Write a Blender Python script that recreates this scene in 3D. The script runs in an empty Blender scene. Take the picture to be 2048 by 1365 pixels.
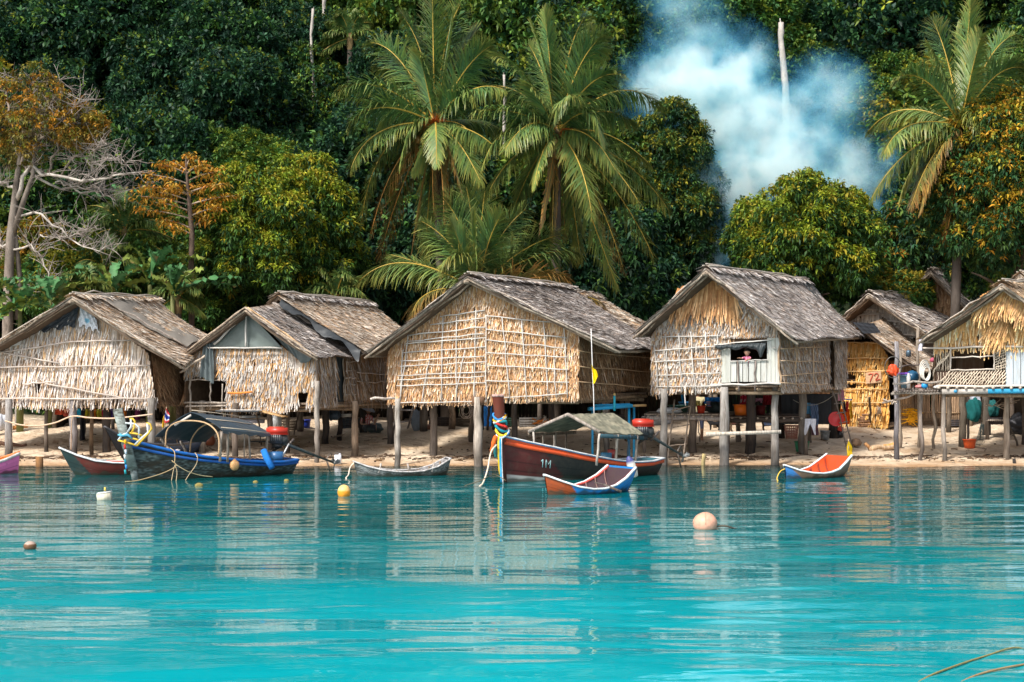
import bpy, math, random
import numpy as np
from mathutils import Vector
sc = bpy.context.scene
# ---------------------------------------------------------------- camera, sky, sun, exposure
F = 3000.0; HC = 2.5; CX = 1024.0; HY = 740.0      # photograph pixels (2048 wide): focal length, eye height (m), horizon row
cd = bpy.data.cameras.new('camera'); cam = bpy.data.objects.new('camera', cd); sc.collection.objects.link(cam)
cam.location = (0, 0, HC); cam.rotation_euler = (math.pi/2, 0, 0)
cd.sensor_width = 36; cd.lens = F/2048*36; cd.shift_y = (HY-682.5)/2048; cd.clip_end = 1000; cd.clip_start = 0.2
sc.camera = cam
SUN_EL = math.radians(50); SUN_AZ = math.radians(218)   # azimuth of the sun, clockwise from +Y
w = bpy.data.worlds.new('World'); sc.world = w; w.use_nodes = True
nt = w.node_tree; sky = nt.nodes.new('ShaderNodeTexSky'); sky.sky_type = 'NISHITA'; sky.sun_disc = False
sky.sun_elevation = SUN_EL; sky.sun_rotation = SUN_AZ; sky.dust_density = 3.0; sky.air_density = 1.0
hs = nt.nodes.new('ShaderNodeHueSaturation'); hs.inputs['Saturation'].default_value = .45       # a milky, hazy sky
nt.links.new(sky.outputs[0], hs.inputs['Color']); nt.links.new(hs.outputs[0], nt.nodes['Background'].inputs[0]); nt.nodes['Background'].inputs[1].default_value = 0.15
ld = bpy.data.lights.new('sun', 'SUN'); ld.energy = 3.3; ld.angle = math.radians(8); ld.color = (1.0, 0.95, 0.87)
sun = bpy.data.objects.new('sun', ld); sc.collection.objects.link(sun)
sd = Vector((math.sin(SUN_AZ)*math.cos(SUN_EL), math.cos(SUN_AZ)*math.cos(SUN_EL), math.sin(SUN_EL)))
sun.rotation_euler = (-sd).to_track_quat('-Z', 'Y').to_euler()
sc.view_settings.view_transform = 'Standard'; sc.view_settings.look = 'None'
sc.view_settings.exposure = 0.52; sc.view_settings.gamma = 1
sc.render.engine = 'CYCLES'; sc.cycles.volume_bounces = 6
sc.cycles.volume_step_rate = 1.5; sc.cycles.max_bounces = 8
# ---------------------------------------------------------------- helpers
R = np.random.RandomState(7); rnd = random.Random(5)
def A(*v): return np.array(v, float)
def P(px, py, Y): return A((px-CX)/F*Y, Y, HC-(py-HY)/F*Y)      # the world point seen at a photo pixel at distance Y
def nrm(v):
    v = np.asarray(v, float); l = np.linalg.norm(v, axis=-1, keepdims=True); return v/np.maximum(l, 1e-9)
def proj(p):
    p = np.asarray(p, float); return CX+F*p[..., 0]/p[..., 1], HY-(p[..., 2]-HC)*F/p[..., 1]
BS = 0.085; BY = 39.3
def ground(x, y):
    x = np.asarray(x, float); y = np.asarray(y, float)
    sh = BY+0.35*np.sin(x*.35+.6)+.18*np.sin(x*1.1)
    z = np.where(y < sh, np.maximum((y-sh)*0.10, -1.6), (y-sh)*BS)
    z = np.where(y > 48.5, (48.5-sh)*BS+(y-48.5)*0.03, z)
    hz = np.maximum(y-56, 0); hill = 0.80*hz+1.6*np.sin(x*.11+1)*np.clip(hz/12, 0, 1)+0.9*np.sin(x*.29+y*.17)*np.clip(hz/10, 0, 1)
    hill = np.where(hz > 70, 56+0*hz, hill)
    return z+hill
def PS(px, py, dz=0):                                           # the point of the beach seen at a photo pixel
    Y = (HC+BS*BY)/((py-HY)/F+BS)
    for _ in range(6):
        x = (px-CX)/F*Y; z = float(ground(x, Y)); Y += (HC-(py-HY)/F*Y-z)/(BS+(py-HY)/F)
    return A((px-CX)/F*Y, Y, float(ground((px-CX)/F*Y, Y))+dz)
BASE = {}
class MB:
    def __init__(s): s.V = []; s.F = []; s.C = []; s.n = 0
    def add(s, v, f, c):
        v = np.asarray(v, float).reshape(-1, 3)
        if len(v) == 0: return s
        c = np.asarray(c, float); c = np.broadcast_to(c, (len(v), 3)) if c.ndim == 1 else c
        s.V.append(v); s.C.append(c)
        if isinstance(f, np.ndarray): s.F.append(f+s.n)
        else:
            g = {}
            for q in f: g.setdefault(len(q), []).append(q)
            for k in g: s.F.append(np.array(g[k])+s.n)
        s.n += len(v); return s
    def build(s, name, mat, parent=None, smooth=False, loc=None):
        V = np.concatenate(s.V); C = np.concatenate(s.C)
        if parent is not None: b = BASE[parent.name]
        elif loc is not None: b = np.asarray(loc, float)
        else: b = A((V[:, 0].min()+V[:, 0].max())/2, (V[:, 1].min()+V[:, 1].max())/2, V[:, 2].min())
        me = bpy.data.meshes.new(name)
        lt = np.concatenate([np.full(len(f), f.shape[1]) for f in s.F]); lv = np.concatenate([f.ravel() for f in s.F])
        me.vertices.add(len(V)); me.vertices.foreach_set('co', (V-b).astype(np.float32).ravel())
        me.loops.add(len(lv)); me.loops.foreach_set('vertex_index', lv.astype(np.int32))
        me.polygons.add(len(lt)); me.polygons.foreach_set('loop_start', np.concatenate([[0], np.cumsum(lt)[:-1]]).astype(np.int32))
        me.polygons.foreach_set('loop_total', lt.astype(np.int32))
        me.update(calc_edges=True)
        if smooth: me.polygons.foreach_set('use_smooth', np.ones(len(lt), bool))
        at = me.color_attributes.new('Col', 'FLOAT_COLOR', 'POINT')
        at.data.foreach_set('color', np.concatenate([C, np.ones((len(C), 1))], 1).astype(np.float32).ravel())
        me.materials.append(mat)
        o = bpy.data.objects.new(name, me); sc.collection.objects.link(o)
        if parent is not None: o.parent = parent
        else: o.location = b
        BASE[o.name] = b; return o
def tag(o, label=None, cat=None, group=None, kind=None):
    if label: o['label'] = label
    if cat: o['category'] = cat
    if group: o['group'] = group
    if kind: o['kind'] = kind
    return o
def thing(name, label, cat, loc, group=None):
    o = bpy.data.objects.new(name, None); sc.collection.objects.link(o); o.location = [float(q) for q in loc]
    o.empty_display_size = .2; BASE[o.name] = np.asarray(loc, float); return tag(o, label, cat, group)
def copytree(o, loc, rz=0, scale=1, label=None):
    r = o.copy(); sc.collection.objects.link(r); r.location = [float(q) for q in loc]; r.rotation_euler = (0, 0, rz); r.scale = (scale,)*3 if not hasattr(scale, '__len__') else scale
    if label: r['label'] = label
    def rec(a, b):
        for ch in list(a.children):
            c = ch.copy(); sc.collection.objects.link(c); c.parent = b; rec(ch, c)
    rec(o, r); return r
def frame(t):
    t = nrm(t); a = A(0, 0, 1) if abs(t[2]) < .9 else A(1, 0, 0); u = nrm(np.cross(t, a)); return u, np.cross(u, t)
def tube(mb, pts, r, col, n=6, caps=True):
    pts = np.asarray(pts, float); m = len(pts); r = np.broadcast_to(np.asarray(r, float), (m,)) if np.ndim(r) == 0 else np.asarray(r, float)
    T = np.gradient(pts, axis=0); u, v = frame(T[0]); V = []; a = np.arange(n)*2*math.pi/n
    for i in range(m):
        t = nrm(T[i]); u = nrm(u-t*np.dot(u, t)); v = np.cross(t, u)
        V.append(pts[i]+r[i]*(np.cos(a)[:, None]*u+np.sin(a)[:, None]*v))
    V = np.concatenate(V); Fq = [[i*n+j, i*n+(j+1) % n, (i+1)*n+(j+1) % n, (i+1)*n+j] for i in range(m-1) for j in range(n)]
    if caps: Fq += [list(range(n))[::-1], [(m-1)*n+j for j in range(n)]]
    c = np.asarray(col, float)
    if c.ndim == 2: c = np.repeat(c, n, 0)
    mb.add(V, Fq, c)
def pole(mb, p0, p1, r, col, seg=7, wob=.02, r1=None, n=7, rs=None, var=.08):
    rs = rs or R; p0 = np.asarray(p0, float); p1 = np.asarray(p1, float); t = np.linspace(0, 1, seg)[:, None]
    j = rs.randn(seg, 3)*wob; j[0] = 0; j[-1] = 0
    rr = np.linspace(r, r if r1 is None else r1, seg)*(1+rs.randn(seg)*.06)
    c = np.asarray(col)*(1+rs.randn(seg, 1)*var)
    tube(mb, p0+(p1-p0)*t+j, rr, np.clip(c, 0, 1), n)
def beam(mb, p0, p1, w, h, col, up=(0, 0, 1)):
    p0 = np.asarray(p0, float); p1 = np.asarray(p1, float); t = nrm(p1-p0); up = np.asarray(up, float)
    if abs(np.dot(t, up)) > .95: up = A(0, 1, 0)
    s = nrm(np.cross(t, up)); u = np.cross(s, t)
    V = [p+s*a*w/2+u*b*h/2 for p in (p0, p1) for a, b in ((-1, -1), (1, -1), (1, 1), (-1, 1))]
    mb.add(V, [[3, 2, 1, 0], [4, 5, 6, 7], [0, 1, 5, 4], [1, 2, 6, 5], [2, 3, 7, 6], [3, 0, 4, 7]], col)
def box(mb, c, s, col, rz=0):
    c = np.asarray(c, float); x = A(math.cos(rz), math.sin(rz), 0)*s[0]/2; beam(mb, c-x, c+x, s[1], s[2], col)
def lathe(mb, c, prof, col, n=16, axis=None, squash=1.0, wob=0):
    c = np.asarray(c, float); a = np.arange(n)*2*math.pi/n
    ax = A(0, 0, 1) if axis is None else nrm(axis); u, v = (A(1, 0, 0), A(0, 1, 0)) if axis is None else frame(ax)
    V = []; 
    for r, z in prof:
        rr = np.maximum(r, 1e-3)*(1+wob*R.randn(n))
        V.append(c+ax*z+(np.cos(a)*rr)[:, None]*u+(np.sin(a)*rr*squash)[:, None]*v)
    m = len(prof); V = np.concatenate(V)
    f = [[i*n+j, i*n+(j+1) % n, (i+1)*n+(j+1) % n, (i+1)*n+j] for i in range(m-1) for j in range(n)]
    col = np.asarray(col, float)
    if col.ndim == 2: col = np.repeat(col, n, 0)
    mb.add(V, f, col)
def grid(mb, fn, nu, nv, col, thick=0.0):
    u, v = np.meshgrid(np.linspace(0, 1, nu), np.linspace(0, 1, nv), indexing='ij'); V = fn(u.ravel(), v.ravel())
    i, j = np.meshgrid(np.arange(nu-1), np.arange(nv-1), indexing='ij'); a = (i*nv+j).ravel()
    Fq = np.stack([a, a+nv, a+nv+1, a+1], 1); c = col(u.ravel(), v.ravel()) if callable(col) else col
    mb.add(V, Fq, c)
    if thick:
        G = V.reshape(nu, nv, 3); du = np.gradient(G, axis=0); dv = np.gradient(G, axis=1); N = nrm(np.cross(du, dv)).reshape(-1, 3)
        mb.add(V-N*thick, Fq[:, ::-1], c)
        rim = [k*nv for k in range(nu)]; rim2 = [k*nv+nv-1 for k in range(nu)]; rim3 = list(range(nv)); rim4 = [(nu-1)*nv+k for k in range(nv)]
        for rm in (rim, rim2, rim3, rim4):
            m = len(rm); W = np.concatenate([V[rm], V[rm]-N[rm]*thick])
            cc = c if np.ndim(c) == 1 else np.concatenate([c[rm], c[rm]])
            mb.add(W, [[k, k+1, m+k+1, m+k] for k in range(m-1)], cc)
def bez(p0, p1, p2, t):
    t = np.asarray(t, float)[:, None]; return (1-t)**2*p0+2*t*(1-t)*p1+t*t*p2
def hang(p0, p1, sag, n=14):
    t = np.linspace(0, 1, n)[:, None]; q = np.asarray(p0)+(np.asarray(p1)-np.asarray(p0))*t; q[:, 2] -= sag*4*(t*(1-t))[:, 0]; return q
def pick(pal, n, rs=None, var=.12):
    rs = rs or R; pal = np.asarray(pal, float); c = pal[rs.randint(0, len(pal), n)]; return np.clip(c*(1+rs.randn(n, 1)*var), 0.003, .95)
# ---------------------------------------------------------------- materials: all read the object's own colour attribute and vary it procedurally
def mk(name, rough=.8, spec=.3, nscale=6, namt=.25, bump=.0, bscale=40, stretch=(1, 1, 1), transl=0, metal=0, dirt=None, dirtscale=3, dirtamt=.0):
    m = bpy.data.materials.new(name); m.use_nodes = True; t = m.node_tree; N = t.nodes; L = t.links; b = N['Principled BSDF']
    at = N.new('ShaderNodeAttribute'); at.attribute_name = 'Col'; tc = N.new('ShaderNodeTexCoord'); mp = N.new('ShaderNodeMapping'); mp.inputs['Scale'].default_value = stretch
    L.new(tc.outputs['Object'], mp.inputs[0]); no = N.new('ShaderNodeTexNoise'); no.inputs['Scale'].default_value = nscale; no.inputs['Detail'].default_value = 5; L.new(mp.outputs[0], no.inputs[0])
    mr = N.new('ShaderNodeMapRange'); mr.inputs[1].default_value = .3; mr.inputs[2].default_value = .7; mr.inputs[3].default_value = 1-namt; mr.inputs[4].default_value = 1+namt; L.new(no.outputs[0], mr.inputs[0])
    vm = N.new('ShaderNodeVectorMath'); vm.operation = 'SCALE'; L.new(at.outputs['Color'], vm.inputs[0]); L.new(mr.outputs[0], vm.inputs[3]); out = vm.outputs[0]
    if dirt is not None:
        n2 = N.new('ShaderNodeTexNoise'); n2.inputs['Scale'].default_value = dirtscale; n2.inputs['Detail'].default_value = 8; n2.inputs['Roughness'].default_value = .7; L.new(mp.outputs[0], n2.inputs[0])
        m2 = N.new('ShaderNodeMapRange'); m2.inputs[1].default_value = .48; m2.inputs[2].default_value = .62; m2.inputs[3].default_value = 0; m2.inputs[4].default_value = dirtamt; L.new(n2.outputs[0], m2.inputs[0])
        mx = N.new('ShaderNodeMix'); mx.data_type = 'RGBA'; L.new(m2.outputs[0], mx.inputs[0]); L.new(out, mx.inputs[6]); mx.inputs[7].default_value = (*dirt, 1); out = mx.outputs[2]
    L.new(out, b.inputs['Base Color']); b.inputs['Roughness'].default_value = rough; b.inputs['Specular IOR Level'].default_value = spec; b.inputs['Metallic'].default_value = metal
    if bump:
        n3 = N.new('ShaderNodeTexNoise'); n3.inputs['Scale'].default_value = bscale; n3.inputs['Detail'].default_value = 4; L.new(mp.outputs[0], n3.inputs[0])
        bp = N.new('ShaderNodeBump'); bp.inputs['Strength'].default_value = bump; bp.inputs['Distance'].default_value = .02; L.new(n3.outputs[0], bp.inputs['Height']); L.new(bp.outputs[0], b.inputs['Normal'])
    if transl:
        tr = N.new('ShaderNodeBsdfTranslucent'); L.new(out, tr.inputs[0]); ms = N.new('ShaderNodeMixShader'); ms.inputs[0].default_value = transl
        L.new(b.outputs[0], ms.inputs[1]); L.new(tr.outputs[0], ms.inputs[2]); L.new(ms.outputs[0], N['Material Output'].inputs[0])
    return m
M = dict(
 thatch=mk('dry_palm_thatch', .85, .25, 9, .22), wood=mk('weathered_wood', .85, .2, 5, .3, .5, 30, (6, 6, .7), dirt=(.10, .07, .05), dirtscale=2, dirtamt=.55),
 bamboo=mk('bleached_bamboo', .6, .35, 4, .15), leaf=mk('leaf', .55, .22, 1.2, .25, transl=.16), frond=mk('palm_leaflet', .42, .38, 1.5, .2, transl=.2), bark=mk('bark', .9, .15, 3, .35, .8, 14, (1, 1, .4), dirt=(.05, .04, .03), dirtscale=4, dirtamt=.6),
 cloth=mk('woven_cloth', .9, .1, 12, .12, .3, 60), tarp=mk('plastic_tarp', .45, .4, 3, .15, .4, 9), paint=mk('boat_paint', .45, .35, 2.5, .12, .15, 25, dirt=(.07, .055, .04), dirtscale=5, dirtamt=.35),
 oldpaint=mk('peeling_boat_paint', .7, .25, 3, .3, .4, 25, (.7, .7, 2.2), dirt=(.035, .03, .02), dirtscale=2.2, dirtamt=.9), plastic=mk('moulded_plastic', .35, .45, 5, .08), rope=mk('rope', .85, .2, 30, .2), metal=mk('greasy_metal', .45, .5, 14, .3, metal=.6), skin=mk('skin', .55, .35, 20, .06), plank=mk('bleached_plank', .75, .25, 4, .12, .25, 30, (5, 5, .5), dirt=(.3, .24, .17), dirtscale=3, dirtamt=.35))
# ---------------------------------------------------------------- terrain, water
def node_mat(name):
    m = bpy.data.materials.new(name); m.use_nodes = True; return m, m.node_tree.nodes, m.node_tree.links
def mgrid(name, xs, ys, zf, mat, smooth=True, att=None):
    X, Y = np.meshgrid(xs, ys, indexing='ij'); Z = zf(X, Y); V = np.stack([X, Y, Z], -1).reshape(-1, 3)
    nv = len(ys); i, j = np.meshgrid(np.arange(len(xs)-1), np.arange(nv-1), indexing='ij'); a = (i*nv+j).ravel()
    mb = MB(); c = np.repeat(att(X, Y).reshape(-1, 1), 3, 1) if att else A(.5, .5, .5)
    mb.add(V, np.stack([a, a+nv, a+nv+1, a+1], 1), c); return mb.build(name, mat, smooth=smooth, loc=(0, 0, 0))
m, N, L = node_mat('sand'); b = N['Principled BSDF']; b.inputs['Roughness'].default_value = .95; b.inputs['Specular IOR Level'].default_value = .1
tc = N.new('ShaderNodeTexCoord'); sp = N.new('ShaderNodeSeparateXYZ'); L.new(tc.outputs['Object'], sp.inputs[0])
n1 = N.new('ShaderNodeTexNoise'); n1.inputs['Scale'].default_value = .9; n1.inputs['Detail'].default_value = 9; n1.inputs['Roughness'].default_value = .65; L.new(tc.outputs['Object'], n1.inputs[0])
cr = N.new('ShaderNodeValToRGB'); cr.color_ramp.elements[0].position = .32; cr.color_ramp.elements[0].color = (.44, .31, .20, 1); cr.color_ramp.elements[1].position = .68; cr.color_ramp.elements[1].color = (.76, .63, .48, 1); L.new(n1.outputs[0], cr.inputs[0])
wet = N.new('ShaderNodeMapRange'); wet.inputs[1].default_value = .02; wet.inputs[2].default_value = .16; wet.inputs[3].default_value = 1; wet.inputs[4].default_value = 0
ad = N.new('ShaderNodeMath'); ad.operation = 'MULTIPLY_ADD'; L.new(n1.outputs[0], ad.inputs[0]); ad.inputs[1].default_value = .12; L.new(sp.outputs[2], ad.inputs[2]); L.new(ad.outputs[0], wet.inputs[0])
mw = N.new('ShaderNodeMix'); mw.data_type = 'RGBA'; L.new(wet.outputs[0], mw.inputs[0]); L.new(cr.outputs[0], mw.inputs[6]); mw.inputs[7].default_value = (.36, .20, .09, 1)
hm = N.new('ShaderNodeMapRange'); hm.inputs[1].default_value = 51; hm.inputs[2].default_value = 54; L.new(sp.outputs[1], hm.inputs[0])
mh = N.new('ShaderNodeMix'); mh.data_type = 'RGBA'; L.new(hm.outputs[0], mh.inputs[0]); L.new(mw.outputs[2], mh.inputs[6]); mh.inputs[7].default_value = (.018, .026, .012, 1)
L.new(mh.outputs[2], b.inputs['Base Color'])
n2 = N.new('ShaderNodeTexNoise'); n2.inputs['Scale'].default_value = 5; n2.inputs['Detail'].default_value = 8; L.new(tc.outputs['Object'], n2.inputs[0])
bp = N.new('ShaderNodeBump'); bp.inputs['Strength'].default_value = 1.0; bp.inputs['Distance'].default_value = .14; L.new(n2.outputs[0], bp.inputs['Height']); L.new(bp.outputs[0], b.inputs['Normal'])
SAND = m
xs = np.concatenate([np.linspace(-160, -22, 30)[:-1], np.linspace(-22, 24, 230), np.linspace(24, 160, 30)[1:]])
ys = np.concatenate([np.linspace(-120, 30, 30)[:-1], np.linspace(30, 37, 15)[:-1], np.linspace(37, 56, 110), np.linspace(56, 260, 110)[1:]])
def gz(X, Y):
    z = ground(X, Y); k = np.clip((Y-39.3)/1.5, 0, 1)*np.clip((58-Y)/3, 0, 1)
    return z+k*(.025*np.sin(X*3.1+Y*1.3)+.02*np.sin(X*1.7-Y*3.7)+.012*R.randn(*X.shape))
g = mgrid('ground', xs, ys, gz, SAND); tag(g, 'pale sand beach rising to the jungle hillside', None, kind='structure')
# water: real wave relief; clear over the shallows, turquoise where it is deep
m, N, L = node_mat('sea_water'); N.remove(N['Principled BSDF'])
at = N.new('ShaderNodeAttribute'); at.attribute_name = 'Col'
tc = N.new('ShaderNodeTexCoord'); mp = N.new('ShaderNodeMapping'); mp.inputs['Scale'].default_value = (.35, 1, 1); L.new(tc.outputs['Object'], mp.inputs[0])
nz = N.new('ShaderNodeTexNoise'); nz.inputs['Scale'].default_value = 5.5; nz.inputs['Detail'].default_value = 3; L.new(mp.outputs[0], nz.inputs[0])
bp = N.new('ShaderNodeBump'); bp.inputs['Strength'].default_value = .35; bp.inputs['Distance'].default_value = .012; L.new(nz.outputs[0], bp.inputs['Height'])
df = N.new('ShaderNodeBsdfDiffuse'); tp = N.new('ShaderNodeBsdfTransparent'); tp.inputs[0].default_value = (.86, .97, .95, 1)
lf = N.new('ShaderNodeTexNoise'); lf.inputs['Scale'].default_value = .12; lf.inputs['Detail'].default_value = 3; L.new(tc.outputs['Object'], lf.inputs[0])
sy = N.new('ShaderNodeSeparateXYZ'); L.new(tc.outputs['Object'], sy.inputs[0]); my = N.new('ShaderNodeMapRange'); my.inputs[1].default_value = 15; my.inputs[2].default_value = 25; my.inputs[3].default_value = .12; my.inputs[4].default_value = -.34; L.new(sy.outputs[1], my.inputs[0]); la = N.new('ShaderNodeMath'); la.operation = 'ADD'; L.new(lf.outputs[0], la.inputs[0]); L.new(my.outputs[0], la.inputs[1])  # body darkens with distance, putting the dark jungle's reflection into the colour
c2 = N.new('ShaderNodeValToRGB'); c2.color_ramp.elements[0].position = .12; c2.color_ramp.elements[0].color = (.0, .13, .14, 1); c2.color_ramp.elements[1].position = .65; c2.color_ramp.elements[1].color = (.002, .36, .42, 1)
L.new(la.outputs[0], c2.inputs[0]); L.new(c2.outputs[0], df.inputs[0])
mb_ = N.new('ShaderNodeMixShader'); L.new(at.outputs['Fac'], mb_.inputs[0]); L.new(tp.outputs[0], mb_.inputs[1]); L.new(df.outputs[0], mb_.inputs[2])
gl = N.new('ShaderNodeBsdfGlossy'); gl.inputs['Roughness'].default_value = .015; L.new(bp.outputs[0], gl.inputs['Normal'])
fr = N.new('ShaderNodeFresnel'); fr.inputs[0].default_value = 1.9; L.new(bp.outputs[0], fr.inputs['Normal'])
mx = N.new('ShaderNodeMixShader'); L.new(fr.outputs[0], mx.inputs[0]); L.new(mb_.outputs[0], mx.inputs[1]); L.new(gl.outputs[0], mx.inputs[2]); L.new(mx.outputs[0], N['Material Output'].inputs[0])
wr = np.random.RandomState(3)
WAVES = []
for lam, sl in ((3.1, .008), (2.2, .010), (1.5, .012), (1.05, .014), (.78, .016), (.58, .017), (.44, .016), (.33, .015)):
    for k in range(3):
        th = wr.randn()*.16; kk = 2*math.pi/(lam*(.85+.3*wr.rand())); WAVES.append((kk*math.sin(th), kk*math.cos(th), sl/kk*.8, wr.rand()*6.28))
def wz(X, Y):
    z = np.zeros_like(X); patch = .65+.35*np.sin(X*.5+Y*.23+1)*np.sin(Y*.41-X*.13)
    for kx, ky, a, ph in WAVES: z += a*np.cos(kx*X+ky*Y+ph)
    z *= patch
    sw = .03*np.sin(2*math.pi*(Y+.25*np.sin(X*.35+.4)+.06*X-16.4)/4.7)
    z += sw*np.clip((26-Y)/9, .12, 1)
    far = np.clip((Y-33)/5, 0, 1)
    return z*(1-.55*far)*np.clip((60+Y)/50, 0, 1)
def wd(X, Y):
    d = np.maximum(-ground(X, Y), 0); return 1-np.exp(-d*2.6)
xs = np.concatenate([np.linspace(-130, -20, 60)[:-1], np.linspace(-20, 20, 330), np.linspace(20, 130, 60)[1:]])
ys = np.concatenate([np.linspace(-110, 6, 120)[:-1], np.linspace(6, 40.6, 1050)])
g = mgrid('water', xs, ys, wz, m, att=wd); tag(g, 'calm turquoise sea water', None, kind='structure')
# ---------------------------------------------------------------- thatch
TAN = [(.56, .39, .25), (.68, .53, .39), (.47, .28, .15), (.38, .20, .095), (.63, .52, .42), (.30, .16, .08), (.55, .31, .15)]
PALE = [(.70, .63, .57), (.62, .53, .45), (.76, .71, .67), (.50, .40, .32), (.60, .38, .20), (.40, .30, .23), (.68, .62, .60)]
GREYW = [(.50, .46, .42), (.60, .55, .50), (.38, .34, .31), (.54, .34, .17), (.66, .61, .56), (.27, .19, .13), (.45, .41, .39)]
BROWN = [(.34, .20, .11), (.42, .27, .15), (.27, .16, .09), (.48, .33, .20), (.24, .15, .09)]
GOLD = [(.72, .38, .10), (.80, .48, .16), (.60, .28, .06), (.78, .55, .26), (.70, .40, .13)]
ROOF = [(.42, .38, .36), (.52, .48, .46), (.30, .27, .26), (.62, .58, .55), (.18, .15, .14), (.38, .30, .25)]
ROOFL = [(.60, .50, .40), (.70, .61, .51), (.50, .40, .31), (.76, .68, .60), (.52, .33, .19), (.28, .21, .16)]
def blades(mb, Pt, D, N, Ln, Wd, col, lift0=.015, lift1=.05, taper=.5):
    n = len(Pt)
    if n == 0: return
    S = nrm(np.cross(D, N)); Ln = Ln[:, None]; Wd = Wd[:, None]; l0 = lift0*(.4+R.rand(n, 1)); l1 = lift1*(.2+1.1*R.rand(n, 1))
    a = Pt+N*l0*.3; b = Pt+D*Ln*.55+N*l0+S*R.randn(n, 1)*.01; c = Pt+D*Ln+N*l1+S*R.randn(n, 1)*.02
    tw = N*Wd*.12*R.randn(n, 1)
    V = np.stack([a-S*Wd/2, a+S*Wd/2, b-S*Wd*.5-tw, b+S*Wd*.5+tw, c-S*Wd*taper/2, c+S*Wd*taper/2], 1).reshape(-1, 3)
    k = (np.arange(n)*6)[:, None]; f = np.concatenate([k+[0, 1, 3, 2], k+[2, 3, 5, 4]]).reshape(-1, 4)
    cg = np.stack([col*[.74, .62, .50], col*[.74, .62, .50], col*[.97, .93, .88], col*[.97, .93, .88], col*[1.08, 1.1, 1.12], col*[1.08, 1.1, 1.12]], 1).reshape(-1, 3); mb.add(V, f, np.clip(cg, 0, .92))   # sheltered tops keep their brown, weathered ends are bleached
def inpoly(x, y, poly):
    x = np.asarray(x, float); y = np.asarray(y, float); c = np.zeros(x.shape, bool); n = len(poly)
    for i in range(n):
        x1, y1 = poly[i]; x2, y2 = poly[(i+1) % n]
        if y1 == y2: continue
        c ^= ((y1 > y) != (y2 > y)) & (x < (x2-x1)*(y-y1)/(y2-y1)+x1)
    return c
class Plane:                                                        # an upright wall plane through two points on the ground
    def __init__(s, A_, B_):
        s.a = np.asarray(A_, float)[:2]; s.b = np.asarray(B_, float)[:2]; s.d = nrm(s.b-s.a); s.w = np.linalg.norm(s.b-s.a)
        s.n = A(s.d[1], -s.d[0], 0)                                   # faces the viewer
        s.U = A(s.d[0], s.d[1], 0)
    def at(s, px, py, off=0.0):
        k = (px-CX)/F; a = s.a+s.n[:2]*off                            # x = k*y
        t = (k*a[1]-a[0])/(s.d[0]-k*s.d[1]); q = a+s.d*t
        return A(q[0], q[1], HC-(py-HY)/F*q[1])
    def uv(s, px, py): q = s.at(px, py); return float(np.dot(q[:2]-s.a, s.d)), float(q[2])
    def pt(s, u, z, off=0.0):
        u = np.asarray(u, float); z = np.asarray(z, float); q = s.a+u[..., None]*s.d+s.n[:2]*off; return np.concatenate([q, z[..., None]], -1)
def wall(name, pl, poly, holes, parent, pal, row=.2, bl=.33, bw=.026, dens=2.6, rowjit=.018, back=(.10, .06, .035), messy=.08, lift=.06, rowpal=.10, fringe=.0, pal2=None, p2=0):
    mb = MB(); uvp = [pl.uv(*q) for q in poly]; uvh = [[pl.uv(*q) for q in h] for h in holes]
    u0 = min(q[0] for q in uvp); u1 = max(q[0] for q in uvp); z0 = min(q[1] for q in uvp); z1 = max(q[1] for q in uvp)
    def ok(u, z):
        c = inpoly(u, z, uvp)
        for h in uvh: c &= ~inpoly(u, z, h)
        return c
    s = .07; U, Z = np.meshgrid(np.arange(u0, u1, s)+s/2, np.arange(z0, z1, s)+s/2, indexing='ij'); U = U.ravel(); Z = Z.ravel(); k = ok(U, Z); U = U[k]; Z = Z[k]
    n = len(U)
    for off in (-.02, -.06):
        V = np.stack([pl.pt(U-s/2, Z-s/2, off), pl.pt(U+s/2, Z-s/2, off), pl.pt(U+s/2, Z+s/2, off), pl.pt(U-s/2, Z+s/2, off)], 1).reshape(-1, 3)
        q = (np.arange(n)*4)[:, None]+[0, 1, 2, 3]; mb.add(V, q if off > -.05 else q[:, ::-1], A(*back))
    z = z0+row*.55
    while z < z1+row*.6:
        m = int((u1-u0)/bw*dens); u = u0+(u1-u0)*R.rand(m); zz = z+R.randn(m)*rowjit+.03*np.sin(u*2.3+z*5)
        L = bl*(.75+.5*R.rand(m)); ztop = zz+row*.45
        # top of a blade never sticks out above the wall outline
        for _ in range(6): ztop = np.where(ok(u, ztop), ztop, ztop-row*.2)
        k = ok(u, ztop-.02) & ok(u, np.maximum(ztop-L*.5, z0+.01))
        u = u[k]; ztop = ztop[k]; L = L[k]; n = len(u)
        if n:
            low = ztop-L < z0-.1; L = np.where(low & (R.rand(n) > fringe), np.maximum(ztop-z0+.02+.09*R.rand(n), .1), L)
            for h in uvh:
                hz = min(q[1] for q in h); ht = max(q[1] for q in h); hu0 = min(q[0] for q in h); hu1 = max(q[0] for q in h)
                over = (u > hu0) & (u < hu1) & (ztop > ht) & (ztop-L < ht); L = np.where(over, np.maximum(ztop-ht+.05*R.rand(n), .06), L)
            D = nrm(np.stack([pl.d[0]*R.randn(n)*messy, pl.d[1]*R.randn(n)*messy, -np.ones(n)], 1))
            tint = 1+R.randn()*rowpal; c = pick(pal, n)*tint
            if pal2 is not None: c = np.where((R.rand(n) < p2)[:, None], pick(pal2, n), c)
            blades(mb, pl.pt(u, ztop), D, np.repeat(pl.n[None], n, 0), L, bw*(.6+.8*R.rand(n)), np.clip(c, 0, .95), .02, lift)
        z += row*(.9+.2*R.rand())
    return mb.build(name, M['thatch'], parent)
def bil(a, b, c, d, u, v): u = u[:, None]; v = v[:, None]; return (a*(1-u)+b*u)*(1-v)+(d*(1-u)+c*u)*v
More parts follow.
